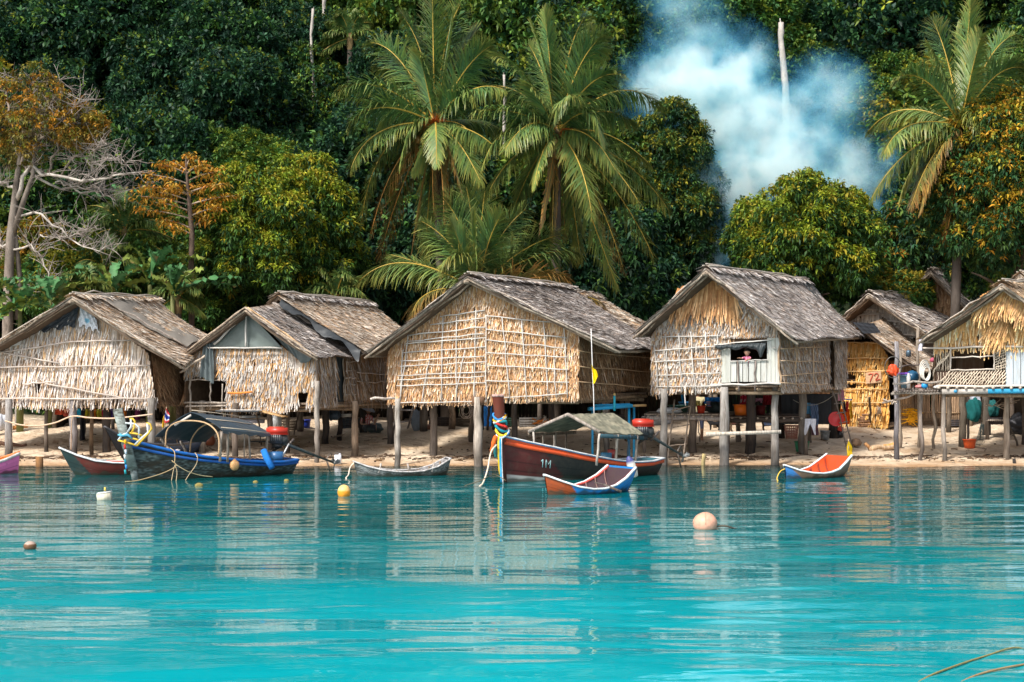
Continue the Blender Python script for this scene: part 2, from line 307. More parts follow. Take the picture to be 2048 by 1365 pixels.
def roof_slope(mb, E0, E1, R1, R0, pal, row=.09, bl=.34, bw=.030, dens=1.7, sag=.06, messy=.16, lift=.05, thick=.07, dark=(.12, .085, .06), over=.10, flip=False):
    """E0 front eave, E1 back eave, R1 back ridge, R0 front ridge"""
    E0, E1, R1, R0 = [np.asarray(q, float) for q in (E0, E1, R1, R0)]
    nn = nrm(np.cross(E1-E0, R0-E0)); nn = nn if nn[2] > 0 else -nn
    def pos(u, v): 
        q = bil(E0, E1, R1, R0, u, v); q[:, 2] -= sag*np.sin(np.pi*v)*(.6+.4*np.sin(u*7+1))+.03*np.sin(u*11)*(1-v); return q
    def low(u, v): return pos(u, v)-nn*.03
    ord_ = 1 if np.dot(np.cross(E1-E0, R0-E0), nn) > 0 else -1
    grid(mb, (lambda u, v: low(u, v)) if ord_ > 0 else (lambda u, v: low(1-u, v)), 14, 8, A(*dark), thick)
    Wd = np.linalg.norm(E1-E0); Wt = np.linalg.norm(R1-R0); H_ = np.linalg.norm((R0+R1)/2-(E0+E1)/2)
    nr = int(H_/row)+1
    for i in range(nr+1):
        v = (i+.9)*row/H_; m = int((Wd*(1-min(v, 1))+Wt*min(v, 1))/bw*dens)
        u = R.rand(m)*1.02-.01; vv = np.clip(v+R.randn(m)*.25*row/H_, 0, 1.0)
        p = pos(u, vv); dn = nrm(pos(u, vv-.02)-p); side = nrm(E1-E0)[None]
        D = nrm(dn+side*R.randn(m, 1)*messy+nn*R.randn(m, 1)*.03)
        L = bl*(.6+.7*R.rand(m)); lim = (vv*H_+over+.06*R.rand(m)); L = np.minimum(L, lim)
        tint = 1+R.randn()*.05; patch = 1+.16*np.sin(u*5.1+v*3)*np.sin(u*2.3-v*7)
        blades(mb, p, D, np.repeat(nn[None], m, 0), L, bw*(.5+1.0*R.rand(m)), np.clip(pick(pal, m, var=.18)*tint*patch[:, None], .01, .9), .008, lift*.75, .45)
    # loose ends along the two verges
    for uu in (0., 1.):
        m = int(H_/.03); v = R.rand(m); p = pos(np.full(m, uu), v); dn = nrm(pos(np.full(m, uu), v-.02)-p); out = nrm(E0-E1)*(1 if uu == 0 else -1)
        blades(mb, p, nrm(dn+out*(.25+.2*R.rand(m, 1))), np.repeat(nn[None], m, 0), .12+.16*R.rand(m), np.full(m, .03), pick(pal, m), .01, .02)
    return pos
def ridge_cap(mb, R0, R1, dl, dr, pal, n=None, L=.34, col=(.4, .35, .3)):
    R0 = np.asarray(R0, float); R1 = np.asarray(R1, float); W_ = np.linalg.norm(R1-R0); n = int(W_/.02) if n is None else n
    for d in (dl, dr):
        d = nrm(d); t = R.rand(n, 1); p = R0+(R1-R0)*t+A(0, 0, .05); nn = nrm(np.cross(nrm(R1-R0), d)); nn = nn if nn[2] > 0 else -nn
        D = nrm(d+nrm(R1-R0)*R.randn(n, 1)*.5); blades(mb, p, D, np.repeat(nn[None], n, 0), L*(.6+.6*R.rand(n)), .05*(.6+.8*R.rand(n)), pick(pal, n), .03, .05)
    for off in (-.09, .0, .09):
        s = nrm(np.cross(R1-R0, (0, 0, 1)))*off; pole(mb, R0+s+A(0, 0, .085-abs(off)*.5), R1+s+A(0, 0, .085-abs(off)*.5), .022, col, 9, .02)
GREYP = A(.38, .34, .30); WHITEP = A(.58, .55, .51); BAM = A(.62, .50, .36); DKW = A(.16, .12, .09); TANW = A(.45, .33, .22)
def stilt(parent, px, pyf, top, r=.085, col=GREYP, dx=0.0, wet=True, r1=None, wob=.012):
    p = PS(px, pyf, -.25); t = A(p[0]+dx, p[1], top); mb = MB()
    n = 9; q = p+(t-p)*np.linspace(0, 1, n)[:, None]; q[1:-1, :2] += R.randn(n-2, 2)*wob
    c = np.repeat(np.asarray(col, float)[None]*.72, n, 0)*(1+R.randn(n, 1)*.14)
    if wet: c[:3] = c[:3]*.4
    tube(mb, q, np.linspace(r, r1 or r*.85, n)*(1+R.randn(n)*.05), np.clip(c, 0, 1), 9)
    return mb.build('stilt', M['wood'], parent, smooth=True)
def lattice(name, pl, segs, parent, col=WHITEP, r=.016, off=.075, mat='bamboo'):
    mb = MB()
    for s_ in segs:
        (x0, y0, x1, y1) = s_[:4]; rr = s_[4] if len(s_) > 4 else r
        pole(mb, pl.at(x0, y0, off+R.rand()*.02), pl.at(x1, y1, off+R.rand()*.02), rr, col*(.85+.25*R.rand()), 7, .010, n=6)
    return mb.build(name, M[mat], parent)
def spans(name, pl, poly, parent, mat, col, off=.0, th=.03, mb=None, board=None, fold=0):
    """a flat panel (convex quad in photo pixels, lying on the plane) with thickness; optional vertical boards"""
    q = [pl.at(x, y, off) for x, y in poly]; own = mb is None; mb = mb or MB()
    def f(u, v):
        p = bil(q[0], q[1], q[2], q[3], u, v)
        if fold: p = p+pl.n*(fold*(np.sin(u*23+3*v)+.6*np.sin(u*41+v*9)+.5*np.sin(v*17+u*5)))[:, None]
        return p
    if board:
        for i in range(board):
            a, b_ = i/board+.004, (i+1)/board-.004; o2 = R.rand()*.006; cc = np.asarray(col)*(.88+.2*R.rand())
            grid(mb, lambda u, v: f(a+(b_-a)*u, v)+pl.n*o2, 3, 6, cc, th)
    else: grid(mb, f, 22 if fold else 4, 22 if fold else 4, A(*col), th)
    return mb.build(name, M[mat], parent) if own else None
def floor_and_back(t, FL, FR, BR, zf, ze, pal=BROWN, zr=None, joist=True):
    """floor, joists and the two hidden walls, so that the hut is a real closed room"""
    FL = np.asarray(FL, float); FR = np.asarray(FR, float); BR = np.asarray(BR, float); BL = FL+(BR-FR); mb = MB()
    ins = .06; c = (FL+BR)/2; q = [c+(p-c)*(1-ins/2) for p in (FL, FR, BR, BL)]
    grid(mb, lambda u, v: np.concatenate([bil(*[np.append(p, zf) for p in q], u, v)], 1), 6, 6, DKW*1.3, .05)
    for i in range(7):
        k = i/6; a = q[0]+(q[1]-q[0])*k; b_ = q[3]+(q[2]-q[3])*k; pole(mb, np.append(a, zf-.11), np.append(b_, zf-.11), .045, TANW*.8, 5, .01)
    for k in (.04, .5, .96):
        a = q[0]+(q[3]-q[0])*k; b_ = q[1]+(q[2]-q[1])*k; pole(mb, np.append(a, zf-.2), np.append(b_, zf-.2), .055, TANW*.6, 5, .01)
    mb.build('floor', M['wood'], t)
    for nm, a, b_ in (('rear_wall', BL, BR), ('side_wall', FL, BL)):
        mb = MB(); a3 = np.append(a, zf); b3 = np.append(b_, zf); up = A(0, 0, ze-zf); d = nrm(b3-a3); n_ = A(d[1], -d[0], 0); n_ = n_ if np.dot(n_[:2], a-c if nm == 'side_wall' else BL-c) > 0 else -n_
        s = 1 if np.dot(np.cross(d, (0, 0, 1)), n_) > 0 else -1
        grid(mb, (lambda u, v: bil(a3, b3, b3+up, a3+up, u, v)) if s > 0 else (lambda u, v: bil(b3, a3, a3+up, b3+up, u, v)), 6, 4, A(.16, .10, .06), .03)
        W_ = np.linalg.norm(b3-a3); m = int(W_/.05)
        for r_ in range(int((ze-zf)/.24)+1):
            t_ = R.rand(m, 1); p = a3+(b3-a3)*t_+A(0, 0, 1)*np.minimum((r_+1)*.24, ze-zf); D = nrm(np.repeat(A(0, 0, -1)[None], m, 0)+d*R.randn(m, 1)*.12)
            blades(mb, p+n_*.005, D, np.repeat(n_[None], m, 0), .3*(.8+.4*R.rand(m)), np.full(m, .06), pick(pal, m))
        if nm == 'rear_wall' and zr:
            am = np.append((a+b_)/2, zr); o_ = n_*.03; mb.add([a3+up, b3+up, am, a3+up-o_, b3+up-o_, am-o_], [[0, 1, 2], [5, 4, 3]], A(.16, .10, .06))
        mb.build(nm, M['thatch'], t)
    return BL
def xy(px, Y): return A((px-CX)/F*Y, Y)
def zat(py, Y): return HC-(py-HY)/F*Y
def roofs(t, R0, R1, EL0, ER0, EL1, ER1, pal, cap=True, palL=None, **k):
    mb = MB(); roof_slope(mb, ER0, ER1, R1, R0, pal, **k); roof_slope(mb, EL0, EL1, R1, R0, palL or pal, **k)
    o = mb.build('roof', M['thatch'], t)
    if cap:
        mb = MB(); ridge_cap(mb, R0+A(0, 0, .03), R1+A(0, 0, .03), ER0-R0, EL0-R0, pal); mb.build('ridge_cap', M['thatch'], t)
    mb = MB()
    for a, b_ in ((EL0, R0), (ER0, R0)):
        d = nrm(b_-a); o_ = A(0, 0, -.10); back = nrm(R1-R0)
        pole(mb, a-d*.12+o_, b_+o_*.7, .032, A(.40, .33, .26), 9, .02); pole(mb, a+d*.05+o_*1.6+back*.12, b_+o_*1.7+back*.12, .028, A(.34, .27, .2), 9, .02)
        pole(mb, a+o_*.2-back*.03, b_+o_*.1-back*.03, .018, A(.48, .42, .36), 9, .02)
    pole(mb, R0+A(0, 0, -.16)-nrm(R1-R0)*.15, R1+A(0, 0, -.16), .045, A(.3, .24, .18), 6, .02)
    pole(mb, ER0+A(0, 0, -.12), ER1+A(0, 0, -.12), .035, A(.3, .24, .18), 6, .02); pole(mb, EL0+A(0, 0, -.12), EL1+A(0, 0, -.12), .035, A(.3, .24, .18), 6, .02)
    mb.build('verge_poles', M['wood'], t)
    return o
def mid(a, b_, k=.5): return np.asarray(a)+(np.asarray(b_)-np.asarray(a))*k
# ================= hut with the white bamboo lattice (centre)
FL, FR, BR = xy(775, 40.2), xy(1155, 38.4), xy(1300, 42.7); c = (FL+BR)/2
t = thing('thatched_hut', 'tan thatched stilt hut with white bamboo lattice over its whole gable', 'hut', (c[0], c[1], float(ground(*c))), 'thatched huts along the shore')
pf = Plane(FL, FR); ps = Plane(FR, BR)
wall('front_wall', pf, [(776, 804), (777, 704), (800, 668), (860, 618), (915, 574), (936, 560), (985, 584), (1060, 620), (1157, 664), (1157, 794), (1080, 794), (960, 804)], [], t, TAN, fringe=.22, row=.17, bl=.29, pal2=[(.50, .28, .13), (.62, .40, .2)], p2=.25)
wall('side_wall', ps, [(1155, 796), (1155, 672), (1302, 694), (1302, 772)], [], t, BROWN, row=.26, fringe=.3, messy=.15, pal2=TAN, p2=.2)  # browner than the front: this side's shade is put into the thatch colour
R0, R1 = P(935, 553, 38.9), P(1140, 577, 44.5); EL0, ER0, ER1 = P(736, 704, 39.7), P(1232, 694, 37.6), P(1330, 697, 43.3); EL1 = EL0+(ER1-ER0)
roofs(t, R0, R1, EL0, ER0, EL1, ER1, ROOF, palL=ROOF)
seg = []
for (x0, y0, x1, y1) in ((790, 807, 972, 803), (793, 772, 972, 766), (796, 752, 971, 744), (800, 733, 971, 724), (806, 706, 971, 694), (812, 688, 971, 676), (815, 683, 968, 668), (818, 671, 970, 655), (860, 650, 970, 636), (880, 634, 970, 621), (795, 760, 968, 753), (801, 722, 969, 713)): seg.append((x0, y0, x1, y1))
for (x0, y0, x1, y1) in ((800, 806, 806, 700), (843, 808, 860, 705), (882, 806, 886, 635), (912, 806, 913, 632), (948, 806, 952, 620), (972, 806, 972, 630), (800, 805, 818, 655), (930, 700, 914, 780)): seg.append((x0, y0, x1, y1))
for (x0, y0, x1, y1) in ((972, 632, 1130, 648), (973, 659, 1132, 676), (973, 680, 1134, 697), (973, 706, 1134, 715), (974, 731, 1136, 740), (973, 762, 1138, 765), (1000, 796, 1136, 787)): seg.append((x0, y0, x1, y1))
for (x0, y0, x1, y1) in ((1004, 635, 1020, 800), (1043, 640, 1054, 806), (1086, 642, 1096, 790), (1127, 640, 1135, 796), (1108, 700, 1112, 795)): seg.append((x0, y0, x1, y1))
lattice('lattice', pf, seg, t)
lattice('wall_battens', ps, [(1156, 702, 1300, 716), (1156, 733, 1300, 744), (1157, 764, 1300, 775)], t, A(.5, .34, .2), off=.1)
floor_and_back(t, FL, FR, BR, 1.86, 3.0, zr=4.7)
for a in ((795, 931, 1.75, .085, A(.55, .50, .44)), (955, 936, 1.8, .12, A(.58, .50, .42)), (1212, 905, 1.85, .09, A(.5, .45, .4)), (867, 913, 1.8, .11, A(.24, .20, .17)), (780, 889, 1.8, .10, A(.15, .13, .12)),
          (848, 865, 1.8, .13, A(.2, .17, .14)), (943, 884, 1.8, .09, A(.26, .2, .15)), (1029, 900, 1.8, .09, A(.2, .17, .15)), (904, 858, 1.8, .11, A(.33, .24, .17)), (990, 862, 1.8, .1, A(.15, .12, .1)), (1103, 868, 1.8, .1, A(.15, .12, .1)), (1255, 880, 1.85, .09, A(.2, .17, .14))): stilt(t, *a[:3], r=a[3], col=a[4])
mb = MB(); pole(mb, P(741, 799, 39.6), P(790, 797, 39.9), .035, A(.6, .52, .45)); mb.build('floor_beam', M['wood'], t); mb = MB(); beam(mb, P(945, 802, 38.9), P(968, 802, 38.8), .1, .22, A(.18, .10, .06)); mb.build('beam_end', M['wood'], t)
# ================= hut with the window (right of centre)
FL, FR, BR = xy(1303, 40.2), xy(1560, 38.8), xy(1692, 42.6); c = (FL+BR)/2
t = thing('thatched_hut', 'grey thatched stilt hut with a white board window and a child leaning out', 'hut', (c[0], c[1], float(ground(*c))), 'thatched huts along the shore')
HUT4 = t; pf = Plane(FL, FR); ps = Plane(FR, BR)
wall('front_wall', pf, [(1303, 786), (1303, 672), (1318, 648), (1350, 614), (1412, 550), (1450, 566), (1500, 606), (1561, 666), (1561, 772), (1440, 776), (1420, 782)], [[(1443, 690), (1558, 674), (1562, 780), (1443, 780)]], t, GREYW, row=.14, bl=.24, fringe=.35, pal2=TAN, p2=.25)
mb = MB(); n = 260; x = 1352+R.rand(n)*118; y = 556+R.rand(n)*34+abs(x-1412)*.35
blades(mb, np.array([pf.at(a, b_, .1) for a, b_ in zip(x, y)]), nrm(np.stack([(x-1412)/140*.5+R.randn(n)*.12, np.zeros(n), -np.ones(n)], 1)), np.repeat(pf.n[None], n, 0), .45+.35*R.rand(n), np.full(n, .045), pick([(.50, .27, .12), (.62, .38, .2), (.4, .2, .09)], n), .02, .06); mb.build('gable_thatch', M['thatch'], t)
wall('side_wall', ps, [(1560, 780), (1560, 664), (1658, 668), (1658, 776)], [], t, GREYW, row=.17, bl=.30, pal2=TAN, p2=.2)
wall('rear_side_wall', ps, [(1668, 774), (1668, 668), (1692, 668), (1692, 772)], [], t, GREYW, row=.2)
R0, R1 = P(1412, 537, 38.8), P(1612, 563, 44.0); EL0, ER0, ER1 = P(1272, 664, 39.8), P(1588, 675, 37.9), P(1716, 668, 42.8); EL1 = EL0+(ER1-ER0)
roofs(t, R0, R1, EL0, ER0, EL1, ER1, ROOF, row=.10)
mb = MB(); q = [P(1590, 558, 43.6), P(1620, 571, 44), P(1655, 612, 43.8), P(1636, 605, 43.2)]
grid(mb, lambda u, v: bil(q[0], q[1], q[2], q[3], u, v)+A(0, 0, .09)+A(0, 0, 1)*(.02*np.sin(u*17+v*9))[:, None], 10, 10, A(.05, .055, .06), .01); mb.build('ridge_tarp', M['tarp'], t)
lattice('lattice', pf, [(1325, 674, 1440, 672), (1308, 702, 1440, 692), (1308, 724, 1442, 716), (1310, 751, 1442, 746), (1312, 774, 1443, 772), (1330, 668, 1336, 780), (1357, 666, 1364, 784), (1381, 664, 1391, 790), (1411, 664, 1415, 776), (1308, 690, 1316, 772), (1435, 668, 1436, 690), (1370, 772, 1371, 812)], t)
lattice('wall_battens', ps, [(1562, 698, 1652, 693), (1562, 722, 1652, 724), (1562, 752, 1652, 744), (1562, 766, 1655, 770), (1592, 690, 1592, 768), (1628, 690, 1628, 768)], t, A(.62, .44, .28), off=.1, r=.013)
PW = A(.50, .51, .48)
mb = MB()
for a, b_, y0, y1, k in ((1443, 1461, 694, 766, 2), (1461, 1534, 722, 764, 6), (1534, 1559, 676, 766, 3)): 
    q = [pf.at(a, y1, .03), pf.at(b_, y1, .03), pf.at(b_, y0, .03), pf.at(a, y0, .03)]
    for i in range(k):
        a_, c_ = i/k+.01, (i+1)/k-.01; cc = PW*(.9+.15*R.rand())*A(1, .99+.02*R.rand(), .96+.06*R.rand()); o2 = pf.n*R.rand()*.008
        grid(mb, lambda u, v: bil(*q, a_+(c_-a_)*u, v)+o2, 3, 5, cc, .025)
mb.build('window_wall_boards', M['plank'], t)
lattice('window_frame', pf, [(1420, 770, 1562, 768, .028), (1461, 723, 1536, 720, .016), (1428, 690, 1545, 680, .018), (1545, 696, 1552, 696, .014)], t, off=.07)
mb = MB()
for x0, x1 in ((1475, 1478), (1511, 1510)): pole(mb, pf.at(x0, 722, .08), pf.at(x1, 783, .08), .022, A(.22, .18, .16), 6, .01)
pole(mb, pf.at(1558, 668, .06), pf.at(1560, 775, .06), .03, A(.4, .28, .18)); mb.build('window_props', M['wood'], t)
mb = MB(); q = [pf.at(1432, 691, .12), pf.at(1532, 686, .12)]
def f_(u, v):
    p = q[0]+(q[1]-q[0])*u[:, None]; dr = .09+.06*np.sin(u*9+1)**2+.28*np.exp(-((u-.9)/.06)**2)
    return p+A(0, 0, -1)*(v*dr*(.6+.4*np.minimum(u*6, 1)))[:, None]+pf.n*(.08*np.sin(v*3)+.02*np.sin(u*60+v*4))[:, None]
grid(mb, f_, 60, 8, A(.045, .055, .06), .006); mb.build('window_tarp', M['tarp'], t)
floor_and_back(t, FL, FR, BR, 2.1, 3.35, zr=4.9)
for a in ((1327, 931, 2.0, .105, A(.36, .33, .30)), (1449, 932, 2.05, .13, A(.42, .39, .36)), (1550, 931, 2.1, .105, A(.40, .37, .34)), (1385, 906, 2.0, .12, A(.32, .25, .2)), (1502, 907, 2.05, .15, A(.09, .075, .07)),
          (1605, 906, 2.1, .13, A(.25, .22, .19)), (1667, 876, 2.1, .15, A(.10, .085, .075)), (1563, 878, 2.05, .11, A(.07, .06, .055))): stilt(t, *a[:3], r=a[3], col=a[4])
mb = MB(); beam(mb, P(1412, 869, 39.0), P(1562, 864, 38.6), .05, .09, A(.58, .52, .44)); mb.build('brace_board', M['wood'], t)
# ================= left hut
FL, FR, BR = xy(-70, 41.9), xy(317, 40.3), xy(432, 44.3); c = (FL+BR)/2
t = thing('thatched_hut', 'pale shaggy thatched hut with black and white plastic in its gable, at the far left', 'hut', (c[0], c[1], float(ground(*c))), 'thatched huts along the shore')
pf = Plane(FL, FR); ps = Plane(FR, BR)
wall('front_wall', pf, [(-70, 812), (-70, 720), (0, 682), (60, 650), (148, 600), (205, 634), (260, 678), (296, 706), (318, 765), (314, 806), (0, 808)], [[(70, 766), (86, 764), (86, 782), (72, 784)]], t, PALE, row=.33, bl=.60, bw=.026, dens=2.6, messy=.13, fringe=.2, lift=.07)
wall('side_wall', ps, [(316, 806), (300, 700), (432, 690), (432, 800)], [], t, BROWN, row=.22, bl=.5, messy=.3, fringe=.3, lift=.12)
R0, R1 = P(145, 593, 40.1), P(312, 600, 44.2); EL0, ER0, ER1 = P(-95, 735, 41.6), P(362, 727, 39.4), P(420, 676, 44.6); EL1 = EL0+(R1-R0)
pos = None
roofs(t, R0, R1, EL0, ER0, EL1, ER1, ROOFL, sag=.10, row=.12, dens=1.4)
mb = MB()
def f_(u, v): return bil(ER0, ER1, R1, R0, .26+.36*v+.10*u, 1-u*.93)+nrm(A(.5, -.2, .8))*(.10-.10*np.sin(np.pi*u)+.015*np.sin(u*31+v*5)+.03*np.sin(v*6))[:, None]
grid(mb, f_, 30, 12, A(.21, .19, .165), .01); mb.build('roof_netting', M['cloth'], t)
for a, b_ in ((.25, .3), (.62, .7)): mb = MB(); pole(mb, bil(ER0, ER1, R1, R0, A(a+.1), A(.05))[0]+A(0, 0, .10), bil(ER0, ER1, R1, R0, A(b_-.08), A(.97))[0]+A(0, 0, .12), .02, A(.35, .3, .26), 8, .02); mb.build('roof_pole', M['wood'], t)
mb = MB(); q = [pf.at(56, 668, .12), pf.at(150, 652, .12), pf.at(157, 608, .12), pf.at(140, 610, .12)]
def f_(u, v): return bil(*q, u, v)+pf.n*(.03*np.sin(u*19+v*7)+.02*np.sin(u*43-v*15))[:, None]-A(0, 0, 1)*((1-v)*.05*np.sin(u*21))[:, None]
grid(mb, f_, 40, 16, A(.025, .032, .042), .006); mb.build('gable_tarp', M['tarp'], t)
mb = MB(); q = [pf.at(158, 650, .15), pf.at(199, 664, .15), pf.at(190, 636, .15), pf.at(160, 612, .15)]
grid(mb, f_, 30, 16, lambda u, v: np.where(((u-.45)**2+(v-.45)**2 < .02)[:, None], A(.2, .45, .6), A(.66, .68, .72)), .006); mb.build('gable_sack', M['tarp'], t)
mb = MB(); q = [pf.at(19, 694, .1), pf.at(40, 690, .1), pf.at(52, 664, .1), pf.at(22, 676, .1)]
grid(mb, lambda u, v: bil(*q, u, v), 12, 8, lambda u, v: np.where(((u-.5)**2+(v-.5)**2 < .05)[:, None], A(.6, .18, .14), A(.66, .62, .58)), .006); mb.build('gable_patch', M['tarp'], t)
lattice('wall_battens', pf, [(-60, 736, 300, 731), (-60, 797, 312, 798), (0, 705, 150, 683), (130, 684, 262, 681), (0, 704, 120, 728), (45, 768, 110, 765), (92, 768, 250, 797)], t, A(.56, .48, .42), r=.022, off=.12)
floor_and_back(t, FL, FR, BR, 1.72, 3.0, zr=4.2)
for a in ((17, 913, 1.7, .11, A(.45, .42, .40)), (92, 905, 1.7, .055, A(.22, .18, .15)), (147, 913, 1.7, .11, A(.33, .30, .30)), (302, 922, 1.75, .11, A(.36, .33, .30)), (183, 908, 1.7, .06, A(.26, .17, .10)), (213, 905, 1.7, .12, A(.13, .11, .10)), (107, 853, 1.7, .05, A(.42, .38, .35)),
          (165, 880, 1.7, .09, A(.07, .07, .08)), (226, 858, 1.7, .06, A(.35, .3, .25)), (33, 858, 1.7, .05, A(.4, .36, .32)), (256, 866, 1.7, .09, A(.09, .08, .08)), (376, 880, 1.75, .1, A(.2, .18, .16))): stilt(t, *a[:3], r=a[3], col=a[4])
# ================= second hut: green tarp gable and a raised rear roof
FL, FR, BR = xy(369, 41.2), xy(632, 39.8), xy(785, 43.9); c = (FL+BR)/2
t = thing('thatched_hut', 'stilt hut with grey green tarp gable and stepped double roof, second from the left', 'hut', (c[0], c[1], float(ground(*c))), 'thatched huts along the shore')
pf = Plane(FL, FR); ps = Plane(FR, BR)
wall('front_wall', pf, [(369, 752), (369, 700), (423, 692), (564, 692), (602, 724), (632, 716), (632, 808), (617, 812), (560, 818), (453, 820), (453, 752)], [[(597, 784), (616, 784), (616, 809), (597, 809)]], t, GREYW, row=.2, bl=.34, bw=.026, dens=2.6, fringe=.3, pal2=[(.62, .36, .16), (.5, .28, .12)], p2=.16)
wall('side_wall', ps, [(632, 812), (632, 712), (672, 712), (672, 808)], [], t, GREYW, row=.22, bl=.45, messy=.2, pal2=BROWN, p2=.3)
wall('rear_side_wall', ps, [(690, 800), (690, 710), (786, 700), (786, 796)], [], t, BROWN, row=.24, bl=.5, messy=.22, pal2=GREYW, p2=.45, fringe=.25)
R0, R1 = P(491, 617, 39.9), P(582, 604, 42.2); EL0, ER0, ER1 = P(362, 712, 41.0), P(626, 710, 39.2), P(722, 708, 42.0); EL1 = EL0+(R1-R0)
mb = MB(); roof_slope(mb, ER0, ER1, R1, R0, ROOF, row=.11, sag=.08); roof_slope(mb, EL0, EL1, R1, R0, ROOF, row=.13); mb.build('front_roof', M['thatch'], t)
mb = MB(); 
for k in range(9): a = .62+.05*R.rand(); pole(mb, bil(ER0, ER1, R1, R0, A(a-.1), A(.97))[0]+A(0, 0, .10), bil(ER0, ER1, R1, R0, A(a+.14+.1*R.rand()), A(.3+.1*R.rand()))[0]+A(0, 0, .12), .010, A(.42, .36, .32), 7, .03)
for a, b_ in ((EL0, R0), (ER0, R0)):
    for o_ in (-.06, .02): pole(mb, a-nrm(b_-a)*.15+A(0, 0, o_), b_+A(0, 0, o_), .028, A(.40, .32, .24), 8, .02)
pole(mb, ER0+A(0, 0, .04)+nrm(R0-ER0)*.4, R0+A(.06, 0, .02), .022, A(.55, .36, .2), 8, .015)
pole(mb, P(360, 745, 40.9), P(410, 712, 40.6), .03, A(.6, .5, .4)); mb.build('roof_poles', M['wood'], t)
Rb0, Rb1 = P(556, 591, 41.2), P(741, 609, 46.0); ELb, ERb0, ERb1 = P(440, 690, 42.6), P(733, 702, 40.9), P(850, 690, 46.3); ELb1 = ELb+(Rb1-Rb0)
mb = MB(); roof_slope(mb, ERb0, ERb1, Rb1, Rb0, ROOFL, row=.11, sag=.05, over=.05); roof_slope(mb, ELb, ELb1, Rb1, Rb0, ROOFL, row=.14); mb.build('rear_roof', M['thatch'], t)
mb = MB(); ridge_cap(mb, Rb0+A(0, 0, .03), Rb1+A(0, 0, .03), ERb0-Rb0, ELb-Rb0, ROOF); mb.build('ridge_cap', M['thatch'], t)
mb = MB(); dn = ERb0-Rb0; bk = nrm(Rb1-Rb0)
def f_(u, v): return Rb0+dn*(.04+.90*u)[:, None]-bk*(.02+.10*v*(1+.5*np.sin(u*13)))[:, None]-A(0, 0, 1)*(.05+.16*v*(.35+.8*np.sin(u*7+1)**2)*(1+.9*u)+.03*np.sin(u*37+v*7)*np.sin(u*11))[:, None]
grid(mb, f_, 70, 8, A(.03, .035, .04), .01)
mb.build('step_tarp', M['tarp'], t)
mb = MB(); q = [pf.at(424, 697, .10), pf.at(566, 698, .10), pf.at(493, 622, .10), pf.at(490, 622, .10)]
grid(mb, lambda u, v: bil(*q, u, v)+pf.n*(.012*np.sin(u*14+v*9))[:, None], 24, 24, A(.13, .16, .15), .006)
q2 = [pf.at(566, 690, .16), pf.at(602, 726, .16), pf.at(628, 712, .2), pf.at(498, 622, .2)]
grid(mb, lambda u, v: bil(q2[0], q2[1], q2[2], q2[3], u, v)+pf.n*(.03*np.sin(u*21+v*5))[:, None]-A(0, 0, 1)*(.10*np.sin(np.pi*v)*(u-.3))[:, None], 24, 24, A(.10, .12, .12), .008)
q3 = [pf.at(399, 752, .2), pf.at(427, 768, .2), pf.at(424, 690, .2), pf.at(411, 680, .2)]
grid(mb, lambda u, v: bil(q3[0], q3[1], q3[2], q3[3], u, v)+pf.n*(.05*np.sin(u*16+v*3))[:, None], 24, 16, A(.11, .135, .14), .008)
q4 = [pf.at(411, 690, .15), pf.at(425, 697, .12), pf.at(492, 622, .12), pf.at(486, 620, .2)]
grid(mb, lambda u, v: bil(q4[0], q4[1], q4[2], q4[3], u, v)+pf.n*(.03*np.sin(u*9+v*33))[:, None], 10, 26, A(.10, .12, .125), .008)
mb.build('gable_tarp', M['tarp'], t)
lattice('gable_battens', pf, [(416, 696, 565, 697, .024), (493, 622, 491, 697, .026), (428, 689, 488, 630, .03), (486, 712, 482, 775, .012)], t, off=.2)
lattice('opening_rails', pf, [(370, 760, 454, 761, .02), (369, 806, 454, 806, .03), (372, 813, 455, 812, .03), (421, 764, 421, 820, .024), (380, 752, 381, 826, .03), (445, 768, 444, 826, .02), (380, 752, 380, 700, .03)], t, A(.5, .43, .36), off=.02, mat='wood')
for x_ in (688, 695): mb = MB(); pole(mb, ps.at(x_, 711, .04), ps.at(x_+2, 802, .04), .023, A(.26, .21, .16)); mb.build('door_post', M['wood'], t)
mb = MB(); pole(mb, ps.at(634, 702, .06), ps.at(636, 880, .06), .03, A(.3, .24, .2))
mb.build('corner_pole', M['wood'], t); mb = MB()
for y in (724, 743, 757, 770, 790): pole(mb, ps.at(692, y, .06), ps.at(712, y-1, .06), .014, A(.6, .52, .45))
for y in (745, 763): pole(mb, ps.at(714, y, .1), ps.at(785, y+3, .1), .014, A(.5, .43, .36))
mb.build('wall_battens', M['wood'], t)
mb = MB(); q = [ps.at(671, 806, -.05), ps.at(688, 803, -.05), ps.at(688, 712, -.05), ps.at(671, 712, -.05)]; grid(mb, lambda u, v: bil(*q, u, v)+ps.n*(.015*np.sin(u*12))[:, None], 10, 4, A(.03, .04, .045), .01); mb.build('gap_shade_sheet', M['tarp'], t)  # dark sheet added to stand for the shade inside the open gap
mb = MB(); f0, f1 = pf.at(454, 782, .13), pf.at(504, 782, .13); tube(mb, hang(pf.at(456, 786, .13), pf.at(504, 784, .13), .02, 8), .03, A(.75, .25, .06)); mb.build('wall_batten', M['cloth'], t)
floor_and_back(t, FL, FR, BR, 1.62, 2.95, zr=4.3)
